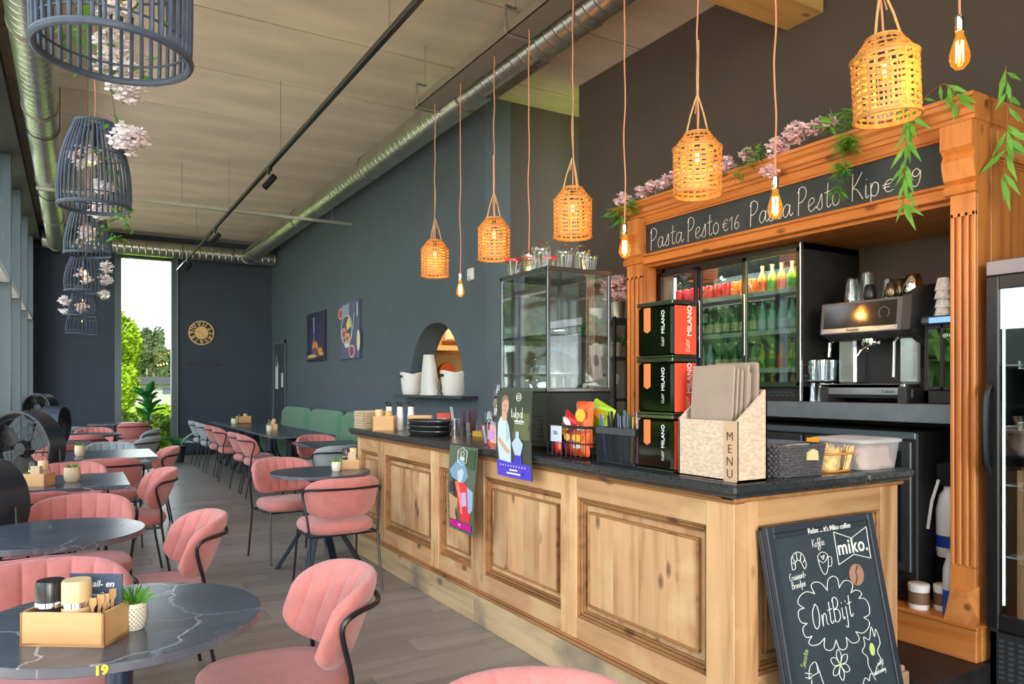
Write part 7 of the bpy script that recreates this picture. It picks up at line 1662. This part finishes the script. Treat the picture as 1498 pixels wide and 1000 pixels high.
for s, sz, x, y, sq in (('Koffie', .030, .246, .80, .9), ('Croissant+', .026, .090, .694, .78), ('Broodjes', .026, .095, .664, .78)):
    g = G(); g.T = AT @ Matrix.Translation((0, 0, -.0055)); script(g, s, sz, x, y, .0009, .05, squeeze=sq); part('lettering', g, M_chalk, brd)
dr('cup_drawing', [[(.266, .765), (.268, .735), (.280, .702), (.294, .694), (.308, .704), (.322, .735), (.324, .762), (.31, .775), (.285, .776), (.266, .765)], [(.268, .752), (.290, .738), (.310, .745), (.324, .758)], [(.324, .757), (.345, .752), (.338, .722), (.318, .722)], [(.285, .785), (.278, .795), (.29, .805), (.282, .815)], [(.286, .764), (.295, .750), (.305, .766), (.296, .760), (.286, .764)]])
dr('croissant_drawing', [[(.113, .733), (.118, .775), (.15, .793), (.182, .782), (.194, .745), (.182, .728), (.172, .745), (.165, .758), (.148, .764), (.135, .755), (.13, .735), (.113, .733)], [(.135, .756), (.125, .78)], [(.148, .764), (.148, .792)], [(.163, .758), (.174, .784)], [(.12, .76), (.132, .75)], [(.178, .752), (.19, .762)]])
g = G(); g.T = AT @ Matrix.Translation((0, 0, -.005)); g.prism(circ(.479, .669, .045, .042, 24), 0, .001); bn_ = part('coffee_bean', g, P('bean brown pink', 170, 128, 104, .6), brd, smooth=False)
dr('bean_groove', [[(.463, .635), (.478, .66), (.476, .68), (.492, .702)]], .004, m=P('bean dark', 70, 44, 38))
fl = (.290, .362)
dr('flower_drawing', [[(fl[0]+.010*cos(a-.5), fl[1]+.010*sin(a-.5)), (fl[0]+.038*cos(a-.38), fl[1]+.038*sin(a-.38)), (fl[0]+.056*cos(a), fl[1]+.056*sin(a)), (fl[0]+.038*cos(a+.38), fl[1]+.038*sin(a+.38)), (fl[0]+.010*cos(a+.5), fl[1]+.010*sin(a+.5))] for a in [pi/2+2*pi*i/6 for i in range(6)]])
g = G(); g.T = AT @ Matrix.Translation((0, 0, -.005)); g.prism(circ(*fl, .009, .009, 10), 0, .001); part('green_chalk', g, P('green chalk', 190, 214, 120, .9), brd, smooth=False); g = G(); g.T = AT @ Matrix.Translation((0, 0, -.005)); g.prism(circ(.492, .383, .016, .024, 14), 0, .001); part('green_chalk', g, P('green chalk', 190, 214, 120, .9), brd, smooth=False)
dr('egg_drawing', [[(.535, .452), (.548, .40), (.522, .37), (.535, .335), (.50, .315), (.478, .29), (.452, .33), (.455, .36), (.43, .385), (.452, .405), (.455, .435), (.485, .42), (.51, .465), (.52, .425)]], .0016, True)
for s, sz, x, y in (('onbijt', .020, .508, .318), ('aanbieding', .020, .478, .288)):
    g = G(); g.T = AT @ Matrix.Translation((0, 0, -.0055)); script(g, s, sz, x, y, .0008, .08, squeeze=.8); part('lettering', g, M_chalk, brd)
g = G(); g.T = AT @ Matrix.Translation((.095, .385, -.0055)) @ Matrix.Rotation(radians(62), 4, 'Z'); script(g, 'Smootie', .026, 0, 0, .0009, 0, squeeze=.75); part('lettering', g, MC['green chalk'], brd)
dr('glass_drawing', [[(.105, .345), (.12, .385), (.155, .397), (.16, .36)], [(.118, .34), (.105, .25)], [(.158, .395), (.20, .24)], [(.11, .35), (.17, .36)], [(.12, .30), (.185, .30)], [(.09, .37), (.125, .36)], [(.088, .355), (.12, .345)]], k=3)
dr('scribbles', [[(.40, .27), (.42, .29), (.44, .275)], [(.44, .275), (.46, .30), (.48, .27)]])
